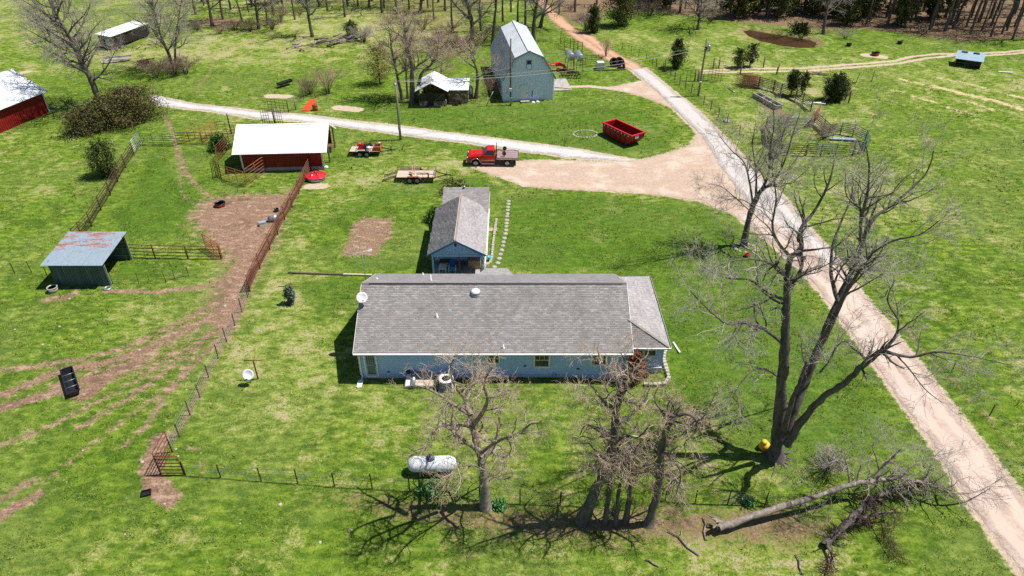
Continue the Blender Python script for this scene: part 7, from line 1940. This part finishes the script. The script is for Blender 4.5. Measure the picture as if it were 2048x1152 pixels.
def antenna():
    Y = 48.3; base = D(736, 575, Y); base = Vector((D(729, 540, Y).x, Y, 0))
    t = thing("tv_antenna", "tall television antenna on a mast at the house corner", "antenna", base)
    H = 4.35; MB().tube((0, 0, -0.2), (0, 0, H), 0.03, n=8).build("mast", M['steel'], t)
    a, b = Vector((-1.15, -0.1, H - 0.25)), Vector((0.75, 0.35, H + 0.0))
    MB().tube(a, b, 0.022, n=6).build("boom", M['dish'], t)
    for k in range(6):
        f = k / 6.5; q = a.lerp(b, f); MB().tube(q + Vector((0, 0, -0.12)), q + Vector((0, 0, 0.55)), 0.010, n=5).build("element", M['dish'], t)
    for f in (0.1, 0.55): q = a.lerp(b, f); MB().tube(q - Vector((0.1, -0.5, 0)), q + Vector((0.9, -0.5, 0)), 0.010, n=5).build("element", M['dish'], t)
    for k in range(5): q = a.lerp(b, 0.86 + 0.03 * k); MB().tube(q + Vector((-0.05, 0.28, 0)), q + Vector((0.05, -0.28, 0)), 0.012, n=5).build("element", M['dish'], t)
antenna()

# ---- by the house wall
def air_conditioner():
    c = ground_at(893, 776); c.y = 36.95
    t = thing("air_conditioner", "outdoor air conditioner unit standing by the blue wall", "air conditioner", c)
    MB().lim(-0.55, 0.55, -0.55, 0.55, -0.1, 0.10).build("pad", M['concrete'], t)
    b = MB().lim(-0.42, 0.42, -0.42, 0.42, 0.102, 0.84).build("cabinet", M['siding_grey'], t)
    for k in range(9): MB().lim(-0.43, 0.43, -0.433, -0.421, 0.16 + k * 0.075, 0.185 + k * 0.075).build("louver", M['dark_steel'], b)
    top = MB(); top.lathe([(0.30, 0.0), (0.30, 0.05), (0.36, 0.07), (0.52, 0.06), (0.55, 0.0)], (0, 0, 0.842), 4 * 6); tp = top.build("top_ring", M['white'], t)
    g = MB()
    for k in range(1, 5): g.path([(0.30 * k / 5 * math.cos(q), 0.30 * k / 5 * math.sin(q), 0.90) for q in np.linspace(0, 2 * np.pi, 17)[:-1]], 0.008, 4, closed=True)
    g.build("grille", M['dark_steel'], tp); MB().lathe([(0, 0), (0.1, 0), (0.1, 0.03), (0, 0.03)], (0, 0, 0.885), 12).build("fan_hub", M['black'], tp)
air_conditioner()
def cellar():
    x0, x1 = D(810, 770, 37.0).x, D(867, 770, 37.0).x
    t = thing("cellar_hatch", "low white cellar hatch against the blue house wall", "hatch", (x0, 36.85, 0))
    L = x1 - x0
    MB().prism([(0, 0, -0.1), (0, 1.05, -0.1), (0, 1.05, 0.55), (0, 0, 0.22)], (L, 0, 0)).build("curb", M['concrete'], t)
    for k, (a, b) in enumerate(((0.05, L * 0.22), (L * 0.36, L * 0.66), (L * 0.67, L - 0.05))): MB().prism([(a, 0.02, 0.235), (a, 1.03, 0.565), (a, 1.03, 0.60), (a, 0.02, 0.27)], (b - a, 0, 0)).build("door", M['plank'] if k else M['white'], t)
    MB().path([(L * 0.29, -0.02, 0.36), (L * 0.29, 1.0, 0.66)], 0.17, 14).build("roller", M['steel'], t); MB().lim(0.02, 0.3, 0.9, 1.04, 0.62, 0.82).build("box", M['dark_steel'], t)
cellar()
one("splash_block", "white splash block under the house downspout", "block", MB().lim(-0.16, 0.16, -0.38, 0.38, -0.05, 0.09).lim(-0.18, -0.14, -0.38, 0.38, 0.091, 0.14).lim(0.14, 0.18, -0.38, 0.38, 0.091, 0.14), 'white', (-10.83, 37.25, 0.03))
one("downspout_piece", "white piece of downspout lying on the lawn by the house", "pipe", MB().beam((0, 0, 0.06), (0.28, -1.25, 0.06), 0.12, 0.09), 'white', ground_at(1346, 686))
rng = random.Random(12)
def stones_along(pts, step, r, label, group, mat='stone', name="edging_stone", box=True):
    P = [ground_at(*q) for q in pts]; d = 0.0
    for a, b in zip(P[:-1], P[1:]):
        L = (b - a).length; u = (b - a).normalized(); ang = math.atan2(u.y, u.x); s = d
        while s < L:
            q = a + u * s
            if box: m = MB().box((0, 0, r * 0.45), (step * rng.uniform(0.82, 0.94), r * rng.uniform(0.85, 1.1), r * rng.uniform(0.95, 1.2)), rng.uniform(-0.08, 0.08))
            else: m = stone_mesh(rng, r * rng.uniform(0.7, 1.2), 0.4)
            o = one(name, label, "stone", m, mat, q, group, ang); s += step
            if box: bv = o.modifiers.new("bevel", 'BEVEL'); bv.width = 0.02; bv.segments = 2
        d = s - L
stones_along([(1329, 699), (1327, 722), (1334, 745), (1337, 758), (1330, 768), (1312, 771), (1284, 770)], 0.34, 0.26, "grey block in the curved stone edging at the house wing", "edging blocks round the house wing")
stones_along([(993, 440), (990, 458), (986, 490), (984, 515), (980, 527), (968, 534)], 0.42, 0.22, "pale stone in the edging beside the small outbuilding", "edging stones beside the outbuilding")
one("paving_stone", "pinkish slab set between the outbuilding and its edging", "slab", MB().box((0, 0, 0.03), (1.0, 0.7, 0.1)), 'cardboard', ground_at(984, 459))
for px, py in ((1332, 699), (1337, 696), (1330, 704)): one("loose_brick", "white brick left on the edging by the house wing", "brick", MB().box((0, 0, 0.08), (0.3, 0.18, 0.14), rng.uniform(0, 1)), 'white', ground_at(px, py), "white bricks by the house wing")
def ring_pts():
    return [(1170 + 24 * math.cos(a), 269 + 7.5 * math.sin(a)) for a in np.linspace(0, 2 * np.pi, 27)[:-1]]
for q in ring_pts(): one("ring_stone", "pale stone in the ring on the grass beside the dumpster", "stone", stone_mesh(rng, rng.uniform(0.13, 0.22), 0.4), 'stone', ground_at(*q), "stones of the ring beside the dumpster")
for k, (x, y) in enumerate([(1828, 160), (1825, 190), (1820, 222), (1818, 252), (1817, 287), (1813, 313), (1810, 350), (1806, 383), (1803, 418), (1802, 457), (1795, 493), (1785, 537), (1776, 578), (1770, 620), (1758, 665), (1745, 708), (1732, 750), (1717, 795), (1683, 837)]):
    m = MB(); m.lathe([(0.0, -0.04), (0.24, -0.04), (0.25, 0.0), (0.22, 0.05), (0.0, 0.055)], (0, 0, 0), 9)
    for v in m.v: v.x *= 1 + 0.08 * math.sin(k * 2 + v.y * 9); v.y *= 1.0 + 0.1 * math.sin(k * 1.3 + v.x * 7)
    one("stepping_stone", "round pale stepping stone in the curved row across the lawn", "stepping stone", m, 'stone', ground_at(660 + x * 0.1953, 370 + y * 0.1953), "stepping stones across the lawn", rng.uniform(0, 3))
for i, (a, b) in enumerate((((577, 546), (630, 548)), ((631, 548), (686, 550)), ((687, 550), (744, 551)))):
    A, B = ground_at(*a), ground_at(*b)
    one("landscape_timber", ["landscape timber at the free end of the long lawn edging", "middle landscape timber of the long lawn edging", "landscape timber of the lawn edging nearest the house"][i], "timber", MB().beam((0, 0, 0.07), B - A + Vector((0, 0, 0.07)), 0.17, 0.15), 'post_wood' if i != 2 else 'plank', A)
# ---- porch furniture
def porch_stuff():
    z = 0.12
    t = thing("patio_chair", "blue patio chair on the outbuilding porch", "chair", (-5.25, 51.75, z))
    MB().lim(-0.28, 0.28, -0.28, 0.26, 0.36, 0.42).build("seat", M['cyan'], t); MB().beam((0, 0.26, 0.4), (0, 0.5, 1.02), 0.54, 0.05).build("backrest", M['blue'], t)
    for x in (-0.3, 0.3):
        MB().lim(x - 0.03, x + 0.03, -0.28, 0.3, 0.58, 0.62).build("armrest", M['white'], t)
        for y in (-0.26, 0.26): MB().lim(x - 0.02, x + 0.02, y - 0.02, y + 0.02, 0, 0.58).build("leg", M['white'], t)
    t = thing("side_table", "white side table beside the blue patio chair", "table", (-6.1, 51.7, z))
    MB().lim(-0.35, 0.35, -0.35, 0.4, 0.55, 0.6).build("table_top", M['white'], t)
    for x in (-0.3, 0.3):
        for y in (-0.3, 0.35): MB().lim(x - 0.02, x + 0.02, y - 0.02, y + 0.02, 0, 0.55).build("leg", M['white'], t)
    t = thing("storage_bench", "tan storage bench against the porch wall", "bench", (-5.9, 52.7, z))
    MB().lim(-0.5, 0.5, -0.25, 0.25, 0, 0.55).build("box", M['cardboard'], t); MB().lim(-0.53, 0.53, -0.28, 0.28, 0.552, 0.6).build("lid", M['wood_brown'], t)
    t = thing("blue_bucket", "blue bucket beside the outbuilding wall", "bucket", (-2.05, 54.0, 0.05)); MB().lathe([(0.0, 0), (0.14, 0), (0.18, 0.34), (0.16, 0.34), (0.12, 0.03), (0, 0.03)], (0, 0, 0), 14).build("pail", M['cyan'], t)
    h = MB()
    for k in range(8): h.path([(0, k * 0.06, 0), (-0.7 - 0.06 * k, k * 0.11 - 0.1, 0.25 + 0.03 * (k % 3)), (-1.5 + 0.05 * k, k * 0.13, 0.05)], 0.025, 5)
    o = one("pipe_bundle", "bundle of white pipes lying by the outbuilding corner", "pipes", h, 'white', on(-6.7, 61.3, 0.35)); 
porch_stuff()

# ---- feeders, tubs and tanks about the paddock
def round_feeder():
    c = ground_at(633, 357)
    t = thing("mineral_feeder", "round livestock feeder with a bright red cover", "feeder", c)
    MB().lathe([(0.0, -0.05), (0.95, -0.05), (1.02, 0.12), (1.08, 0.42), (1.02, 0.42), (0.95, 0.12), (0.0, 0.1)], (0, 0, 0), 28).build("tub", M['steel'], t)
    for k in range(6):
        a = k * math.pi / 3; b = a + math.pi / 3 - 0.05; pts = [(0.12 * math.cos((a + b) / 2), 0.12 * math.sin((a + b) / 2), 0.82)]
        for j in range(5): q = a + (b - a) * j / 4; pts.append((1.14 * math.cos(q), 1.14 * math.sin(q), 0.45 + (0.05 if j in (0, 4) else 0.0)))
        MB().prism(pts, (0, 0, 0.03)).build("cover_segment", M['red_bright'], t)
    MB().lathe([(0.0, 0.95), (0.1, 0.93), (0.16, 0.82), (0.0, 0.8)], (0, 0, 0), 12).build("cap", M['red_bright'], t)
round_feeder()
def tub(label, px, py, r, h, wall, inner, name="feed_tub", cat="tub", tilt=None):
    c = ground_at(px, py); t = thing(name, label, cat, c)
    MB().lathe([(0.0, -0.04), (r * 0.82, -0.04), (r * 0.98, h), (r * 0.9, h), (r * 0.78, 0.05), (0, 0.04)], (0, 0, 0), 22).build("shell", M[wall], t)
    MB().lathe([(r * 0.84, h - 0.02), (r * 1.02, h - 0.02), (r * 1.02, h + 0.06), (r * 0.84, h + 0.06), (r * 0.84, h - 0.02)], (0, 0, 0), 22).build("rim", M[inner], t)
    return t
tub("red clay tub with a black rim on the bare paddock", 441, 411, 0.55, 0.34, 'rust_red', 'black')
tub("small black feed bucket on the paddock near the barrel", 554, 424, 0.24, 0.26, 'black', 'black', "bucket", "bucket")
tub("dark round tub standing on the pond bank", 1697, 93, 0.45, 0.45, 'black', 'black')
tub("dark round tub out in the field beyond the pond", 1799, 88, 0.45, 0.45, 'black', 'black')
tub("red and black mineral tub on worn ground in the field", 1750, 111, 0.65, 0.45, 'rust_red', 'black')
tub("grey upturned tub beside the corner of the tin roofed shed", 108, 584, 0.42, 0.42, 'concrete', 'concrete')
one("old_tyre", "small old tyre half sunk beside the shed wall", "tyre", MB().path([(0.26 * math.cos(a), 0.26 * math.sin(a), 0.06) for a in np.linspace(0, 2 * np.pi, 17)[:-1]], 0.09, 8, closed=True), 'steel', ground_at(216, 579))
t = thing("barrel", "grey barrel lying against the paddock fence", "barrel", ground_at(548, 444)); MB().lathe([(0, -0.45), (0.29, -0.45), (0.3, -0.15), (0.31, -0.13), (0.3, -0.1), (0.3, 0.1), (0.31, 0.13), (0.3, 0.15), (0.29, 0.45), (0.0, 0.43)], (0, 0, 0.32), 18, Matrix.Rotation(R(75), 3, 'Y')).build("drum", M['steel'], t)
t = thing("cooler_box", "white cooler box on the paddock beside the fence", "cooler", ground_at(526, 452), 0.4); MB().lim(-0.3, 0.3, -0.2, 0.2, 0, 0.32).build("body", M['white'], t); MB().lim(-0.32, 0.32, -0.22, 0.22, 0.322, 0.38).build("lid", M['tin'], t)
def bunk(label, a, b, w, h, mat, side=None, legs=False):
    A, B = ground_at(*a), ground_at(*b); u = B - A; L = u.length
    t = thing("feed_trough", label, "trough", A, math.atan2(u.y, u.x))
    z = 0.35 if legs else 0.02
    m = MB(); m.add([(0, -w / 2, z + h), (L, -w / 2, z + h), (L - 0.12, -w / 3, z), (0.12, -w / 3, z), (0, w / 2, z + h), (L, w / 2, z + h), (L - 0.12, w / 3, z), (0.12, w / 3, z)], [(0, 3, 2, 1), (4, 5, 6, 7), (3, 7, 6, 2), (0, 4, 7, 3), (1, 2, 6, 5)])
    s = m.build("trough", M[mat], t); sm = s.modifiers.new("thick", 'SOLIDIFY'); sm.thickness = 0.04
    r = MB(); r.lim(-0.04, L + 0.04, -w / 2 - 0.05, -w / 2 + 0.03, z + h, z + h + 0.05); r.lim(-0.04, L + 0.04, w / 2 - 0.03, w / 2 + 0.05, z + h, z + h + 0.05); r.lim(-0.04, 0.05, -w / 2 + 0.035, w / 2 - 0.035, z + h, z + h + 0.05); r.lim(L - 0.05, L + 0.04, -w / 2 + 0.035, w / 2 - 0.035, z + h, z + h + 0.05); r.build("rim", M[side or mat], t)
    if legs:
        for x in np.linspace(0.15, L - 0.15, 4):
            for y in (-w / 2, w / 2): MB().tube((float(x), y, -0.1), (float(x), y, z + h), 0.03, n=6).build("leg", M['dark_steel'], t)
    for k in range(3): MB().tube((L * (k + 1) / 4, -w / 2, z + h - 0.03), (L * (k + 1) / 4, w / 2, z + h - 0.03), 0.02, n=6).build("crossbar", M['steel'], t)
bunk("long black feed bunk lying on the muddy tracks", (151, 793), (136, 745), 0.75, 0.42, 'black', 'black')
bunk("black feed trough on legs in the grass above the driveway", (557, 176), (584, 167), 0.7, 0.3, 'black', 'black', True)
def concrete_bunk():
    A, B = ground_at(1504, 194), ground_at(1550, 220); u = B - A; L = u.length
    t = thing("feed_trough", "long concrete feed bunk inside the corral", "trough", A, math.atan2(u.y, u.x)); w = 1.1
    for y in (0, w - 0.14): MB().lim(0, L, y, y + 0.14, -0.1, 0.62).build("side_wall", M['concrete'], t)
    for k in range(4): x = k * (L - 0.14) / 3; MB().lim(x, x + 0.14, 0.142, w - 0.142, -0.1, 0.56).build("cross_wall", M['concrete'], t)
    MB().lim(0.15, L - 0.15, 0.145, w - 0.145, -0.1, 0.2).build("floor", M['soil'], t)
concrete_bunk()
t = thing("rubber_pan", "small square black rubber pan on the grass below the walk gate", "pan", ground_at(294, 990), 0.35); MB().lim(-0.26, 0.26, -0.2, 0.2, 0, 0.04).build("base", M['black'], t)
r_ = MB(); r_.lim(-0.28, 0.28, -0.22, -0.17, 0.041, 0.16).lim(-0.28, 0.28, 0.17, 0.22, 0.041, 0.16).lim(-0.28, -0.23, -0.168, 0.168, 0.041, 0.16).lim(0.23, 0.28, -0.168, 0.168, 0.041, 0.16); r_.build("rim", M['black'], t)
# ---- yellow float by the tall tree
t = thing("yellow_float", "yellow plastic float leaning beside the tall bare tree", "float", ground_at(1530, 893), 0.5)
ry = Matrix.Rotation(R(-18), 3, 'Y')
MB().lathe([(0.0, -0.02), (0.30, 0.0), (0.36, 0.16), (0.33, 0.36), (0.22, 0.52), (0.14, 0.56)], (0, 0, 0), 18, ry).build("body", M['yellow'], t); MB().lathe([(0.15, 0.54), (0.20, 0.60), (0.19, 0.70), (0.10, 0.78), (0, 0.79)], (0, 0, 0), 16, ry).build("top", M['yellow'], t); MB().lathe([(0.37, 0.12), (0.385, 0.16), (0.37, 0.2)], (0, 0, 0), 18, ry).build("band", M['orange'], t)
# ---- stones and red pail at the roadside tree
for k in range(11):
    a = k * 0.57; one("tree_ring_stone", "pinkish stone in the ring round the roadside tree", "stone", stone_mesh(rng, rng.uniform(0.16, 0.26), 0.4), 'stone', on(b2.x * 0 + G(1490, 497).x + 1.0 * math.cos(a), G(1490, 497).y + 0.8 * math.sin(a)), "stones round the roadside tree")
tub("small red pail at the foot of the roadside tree", 1493, 514, 0.2, 0.3, 'red_bright', 'red_bright', "pail", "pail")

# ---- machinery and scrap beside the barn
def fuel_tank(label, px, py, dx):
    b = ground_at(px, py); t = thing("fuel_tank", label, "fuel tank", b, R(12))
    rot = Matrix.Rotation(R(90), 3, 'X') @ Matrix.Identity(3)
    rot = Matrix.Rotation(R(90 + dx), 3, 'X')
    MB().lathe([(0, -0.95), (0.55, -0.95), (0.58, -0.9), (0.58, 0.9), (0.55, 0.95), (0, 0.95)], (0, 0.5, 2.35), 22, rot).build("drum", M['steel'], t)
    for x in (-0.45, 0.45):
        for y in (-0.2, 1.2): MB().tube((x * 1.15, y, -0.1), (x, y, 1.85), 0.045, n=6).build("leg", M['rust_dark'], t)
    for y in (-0.2, 1.2): MB().tube((-0.48, y, 1.75), (0.48, y, 1.75), 0.04, n=6).build("crossbar", M['rust_dark'], t)
    MB().path([(0.1, -0.45, 2.1), (0.35, -0.6, 1.3), (0.5, -0.5, 0.3)], 0.03, 6).build("hose", M['black'], t)
fuel_tank("grey fuel tank on a stand, nearer the barn of two", 1140, 142, 4); fuel_tank("grey fuel tank on a stand, farther from the barn of two", 1158, 144, 4)
def hay_rake():
    b = ground_at(1118, 141); t = thing("hay_rake", "red wheel rake implement parked beside the barn", "hay rake", b, R(10))
    MB().path([(0, 0, 0.75), (-2.2, 0.9, 0.8), (-4.6, 2.0, 0.8)], 0.08, 8).build("beam", M['red_bright'], t); MB().beam((0, 0, 0.75), (1.3, -0.5, 0.55), 0.14).build("tongue", M['red_bright'], t)
    MB().prism([(-0.6, -0.3, 0.75), (0.9, -0.3, 0.65), (0.9, -0.3, 0.8), (0.0, -0.3, 1.3), (-0.6, -0.3, 1.2)], (0, 0.5, 0)).build("hood", M['red_bright'], t)
    for k in range(5):
        c = Vector((-1.0 - k * 0.8, 0.5 + k * 0.36, 0.7)); m = MB(); m.path([c + Vector((0.5 * math.cos(a) * 0.8, 0.5 * math.cos(a) * 0.5, 0.62 * math.sin(a))) for a in np.linspace(0, 2 * np.pi, 19)[:-1]], 0.03, 5, closed=True)
        for a in np.linspace(0, 2 * np.pi, 9)[:-1]: m.tube(c, c + Vector((0.4 * math.cos(a), 0.25 * math.cos(a), 0.6 * math.sin(a))), 0.012, n=4)
        m.build("rake_wheel", M['dark_steel'] if k % 2 else M['rust_red'], t)
    for x, y in ((-0.3, -0.75), (0.75, -0.55)):
        w_ = wheel(t, (0, 0, 0), 0.33, 0.2, 'red_bright'); w_.location = (x, y, 0.33)
hay_rake()
def harrow():
    b = ground_at(1142, 156); t = thing("disc_harrow", "dark rusty harrow standing under the fuel tanks", "harrow", b, R(6))
    for y in (0, 0.7, 1.4): MB().beam((-1.5, y, 0.55), (1.5, y, 0.55), 0.09).build("frame_bar", M['rust_dark'], t)
    for x in (-1.3, 0, 1.3): MB().beam((x, -0.05, 0.64), (x, 1.45, 0.64), 0.08).build("cross_bar", M['rust_dark'], t)
    for k in range(7):
        for y in (0, 1.4): MB().lathe([(0, -0.01), (0.26, 0.03), (0.26, 0.04), (0, 0.02)], (-1.35 + k * 0.45, y, 0.26), 14, Matrix.Rotation(R(90), 3, 'Y')).build("disc", M['dark_steel'], t)
harrow()
def tote():
    b = ground_at(1200, 137); t = thing("water_tote", "white caged water tote on a pallet beside the road", "water tote", b, R(8))
    MB().lim(-0.6, 0.6, -0.5, 0.5, 0, 0.14).build("pallet", M['post_wood'], t); tk = MB().lim(-0.54, 0.54, -0.46, 0.46, 0.142, 1.12).build("tank", M['white'], t)
    c = MB()
    for k in range(6): z = 0.2 + k * 0.18; c.path([(-0.58, -0.5, z), (0.58, -0.5, z), (0.58, 0.5, z), (-0.58, 0.5, z)], 0.012, 4, closed=True)
    for k in range(6):
        x = -0.58 + k * 0.232
        for y in (-0.515, 0.515): c.tube((x, y, 0.14), (x, y, 1.15), 0.012, n=4)
    c.build("cage", M['steel'], t); MB().lathe([(0, 0), (0.1, 0), (0.1, 0.06), (0, 0.06)], (0, 0, 1.122), 12).build("cap", M['white'], tk)
tote()
for px, py, lab, rz_ in ((1227, 132, "leaning tractor tyre next to the white tote", 0.3), (1237, 131, "middle leaning tractor tyre beside the road", 0.3), (1246, 135, "tractor tyre standing on edge at the road end of the row", 1.4)):
    t = thing("tractor_tyre", lab, "tyre", ground_at(px, py), rz_); MB().lathe([(0.42, -0.14), (0.62, -0.17), (0.72, -0.12), (0.74, 0.0), (0.72, 0.12), (0.62, 0.17), (0.42, 0.14), (0.46, 0.0), (0.42, -0.14)], (0, 0, 0.70), 22, Matrix.Rotation(R(72), 3, 'X')).build("carcass", M['rubber'], t)
one("scrap_board", "long weathered board lying below the tractor tyres", "board", MB().beam((0, 0, 0.12), (5.0, 0.4, 0.12), 0.25, 0.1), 'post_wood', ground_at(1188, 141))
one("log_post", "pale post lying on the barn slab", "log", MB().tube((0, 0, 0.16), (2.4, -0.5, 0.14), 0.10, n=10), 'plank', on(6.3, 101.2, 0.04))
one("rusty_barrel", "rusty pink barrel beside the orange netting", "barrel", MB().lathe([(0, 0), (0.33, 0), (0.34, 0.3), (0.35, 0.32), (0.34, 0.34), (0.34, 0.62), (0.35, 0.64), (0.33, 0.9), (0.28, 0.9), (0.27, 0.3), (0, 0.28)], (0, 0, 0), 18), 'rust_red', ground_at(631, 222))
def netting():
    A = ground_at(604, 223); t = thing("plastic_netting", "orange plastic netting lying on the grass beside the barrel", "netting", A)
    m = MB(); u, v = G(618, 223) - G(604, 223), G(620, 200) - G(604, 223)
    for k in range(12): f = k / 11; m.beam(Vector((0, 0, 0.05)) + u * f, u * f + v + Vector((0, 0, 0.06)), 0.08, 0.02)
    for k in range(16): f = k / 15; m.beam(v * f + Vector((0, 0, 0.075)), v * f + u + Vector((0, 0, 0.075)), 0.08, 0.02)
    m.build("net", M['net_orange'], t)
netting()
one("milk_can", "shiny metal tank hung on the crooked tree by the pavilion", "tank", MB().lathe([(0, 0), (0.32, 0), (0.35, 0.1), (0.35, 0.75), (0.2, 0.95), (0.2, 1.1), (0, 1.1)], (0, 0, 0), 16), 'steel', on(G(942, 196).x, G(942, 196).y - 0.15, 0.7))
one("milk_can_stand", "dark stump under the metal tank by the crooked tree", "stump", MB().lathe([(0, -0.2), (0.4, -0.2), (0.34, 0.2), (0.33, 0.7), (0, 0.7)], (0, 0, 0), 10), 'bark_dark', on(G(942, 196).x, G(942, 196).y - 0.15))
# ---- corral scraps
one("tin_sheet", "blue grey tin sheet lying against the green round pen", "tin sheet", MB().box((0, 0, 0.25), (3.2, 0.7, 0.03), -0.12, None), 'tin', ground_at(1686, 281))
one("scrap_boards", "white boards dropped on the grass near the round cedar", "board", MB().beam((0, 0, 0.1), (2.6, 0.1, 0.12), 0.3, 0.05).beam((0.4, 0.2, 0.17), (2.9, -0.5, 0.16), 0.2, 0.05).beam((0.1, -0.4, 0.06), (1.8, -0.1, 0.06), 0.2, 0.05), 'white', ground_at(1606, 207))
one("tarp_scrap", "turquoise sheet lying by the rusty panel stack", "sheet", MB().box((0, 0, 0.05), (1.2, 0.8, 0.03), 0.2), 'green_pipe', ground_at(1510, 174))
one("ground_pipe", "grey pipe lying in the corral grass near the utility pole", "pipe", MB().tube((0, 0, 0.06), (0.55, -1.9, 0.06), 0.06, n=8), 'steel', ground_at(1455, 178))
one("lumber_scraps", "grey scrap lumber lying by the farm track", "lumber", MB().beam((0, 0, 0.08), (2.4, -0.8, 0.1), 0.2, 0.1).beam((0.5, 0.3, 0.2), (2.9, -0.4, 0.12), 0.18, 0.08).beam((0.3, -0.5, 0.07), (2.0, 0.4, 0.2), 0.2, 0.06), 'post_wood', ground_at(1618, 149))
one("white_board", "white board lying in the field below the calf shelter", "board", MB().beam((0, 0, 0.08), (1.9, -0.5, 0.08), 0.3, 0.1), 'white', ground_at(1996, 144))
one("fence_rock", "dark rock beside the roadside wire fence", "rock", stone_mesh(rng, 0.45, 0.5, 9), 'concrete', ground_at(1452, 243)); one("fence_rock", "small dark rock up the roadside wire fence", "rock", stone_mesh(rng, 0.25, 0.5, 9), 'concrete', ground_at(1434, 229))
for px, py in ((637, 336), (645, 334), (652, 333)): one("pale_rock", "pale rock behind the round red covered feeder", "rock", stone_mesh(rng, 0.28, 0.5, 9), 'white', ground_at(px, py), "pale rocks behind the feeder")
for px, py in ((1066, 204), (1075, 203)): one("pale_rock", "pale rock before the gambrel barn front", "rock", stone_mesh(rng, 0.28, 0.5, 9), 'white', ground_at(px, py), "pale rocks before the gambrel barn")
one("trailer_scrap", "flat grey scrap sheet in the grass below the long trailer", "scrap", MB().box((0, 0, 0.2), (4.2, 2.0, 0.1), 0.5).beam((-2, 0.5, 0.4), (2, 1.5, 0.5), 0.2).beam((-1, -0.9, 0.35), (2.4, 0.3, 0.3), 0.15), 'concrete', ground_at(232, 122))
one("scrap_iron", "rusty red scrap iron beside the thicket", "scrap", MB().box((0, 0, 0.3), (1.6, 0.8, 0.4), 0.4).beam((-1, 0, 0.5), (1.6, 0.5, 0.8), 0.15).beam((-0.5, -0.5, 0.2), (1.4, 0.2, 0.5), 0.12), 'rust', ground_at(288, 128))
t = thing("scrap_heap", "long heap of grey branches and scrap below the white roofed trailer", "scrap heap", ground_at(222, 104))
for k in range(26):
    a = Vector((k * 0.33, rng.uniform(-0.6, 0.6) + k * 0.16, rng.uniform(0.1, 0.8))); d = rvec(rng); d.z *= 0.35; MB().tube(a - d * rng.uniform(0.6, 1.3), a + d * rng.uniform(0.6, 1.3), rng.uniform(0.04, 0.09), 0.03, 6).build("branch", M['bark'] if k % 3 else M['rust_dark'], t)
# ---- heap of dead limbs on the slope
t = thing("branch_heap", "long heap of bleached dead limbs on the grassy slope", "branch heap", ground_at(640, 96))
o_ = ground_at(640, 96)
for k in range(44):
    fx = rng.uniform(0, 1); px_ = 560 + 150 * fx; py_ = 105 - 25 * fx + rng.uniform(-6, 6)
    a = ground_at(px_, py_) - o_; ln = rng.uniform(1.5, 5.5); ang = rng.uniform(-0.25, 0.75)
    d = Vector((math.cos(ang), math.sin(ang) * 1.4, rng.uniform(-0.02, 0.22)))
    z = rng.uniform(0.1, 0.7); q = [a + Vector((0, 0, z))]
    for j in (0.4, 0.75, 1.0): q.append(a + Vector((0, 0, z)) + d * ln * j * 0.6 + rvec(rng) * 0.2)
    r0 = rng.uniform(0.06, 0.2); MB().path(q, [r0, r0 * 0.8, r0 * 0.6, r0 * 0.35], 6).build("limb", M['bark_pale'] if k % 3 else M['bark'], t)
brush("brush_pile", "grey brushy end of the dead limb heap", 728, 84, 2.4, 2.2, 93, M['twig_grey'], 34, cat="brush pile")
evergreen("leafy_shrub", "green vine clump growing over the dead limb heap", ground_at(703, 72), 2.4, 1.3, 240, S(48, 72, 30), S(96, 116, 56), 'oval', 50, 36, 0.16, 0.05, cat="bush")
# ---- fallen branches and scattered fieldstones
for i, (a, b, lab) in enumerate((((1335, 1063), (1398, 1110), "long pale branch lying below the looping tree"), ((1405, 1035), (1412, 1080), "short forked branch beside the torn root"), ((1290, 1120), (1318, 1132), "small pale stick in the foreground grass"), ((1590, 1110), (1605, 1150), "thin stick lying in the grass at the picture bottom"))):
    A, B = ground_at(*a), ground_at(*b); d = B - A; s = Vector((-d.y, d.x, 0)) * 0.08
    one("fallen_branch", lab, "branch", MB().path([Vector((0, 0, 0.08)), d * 0.3 + s + Vector((0, 0, 0.12)), d * 0.65 - s * 0.4 + Vector((0, 0, 0.08)), d + Vector((0, 0, 0.06))], [0.03, 0.045, 0.05, 0.07], 6).path([d * 0.35 + s + Vector((0, 0, 0.12)), d * 0.25 + s * 4 + Vector((0, 0, 0.1))], [0.03, 0.012], 5), 'bark_pale', A)
spots = [(250, 1070), (352, 900), (356, 915), (285, 925), (305, 768), (372, 778), (490, 548), (450, 612), (455, 603), (470, 600), (40, 560), (140, 600), (195, 612), (165, 900), (85, 690), (278, 700), (22, 635), (30, 660), (120, 655), (560, 1010), (480, 1048), (330, 1010), (640, 1085), (700, 1062), (420, 630), (395, 650)]
sp_mesh = [stone_mesh(random.Random(i), 0.07 + 0.025 * i, 0.45).mesh("fieldstone", M['stone']) for i in range(4)]
for i, (a, b) in enumerate(spots):
    o = part("fieldstone", sp_mesh[i % 4], None); o.location = ground_at(a, b); o.rotation_euler = (0, 0, i * 1.3)
    tag(o, "small pale fieldstone lying in the pasture grass", "stone", "fieldstones in the pasture")
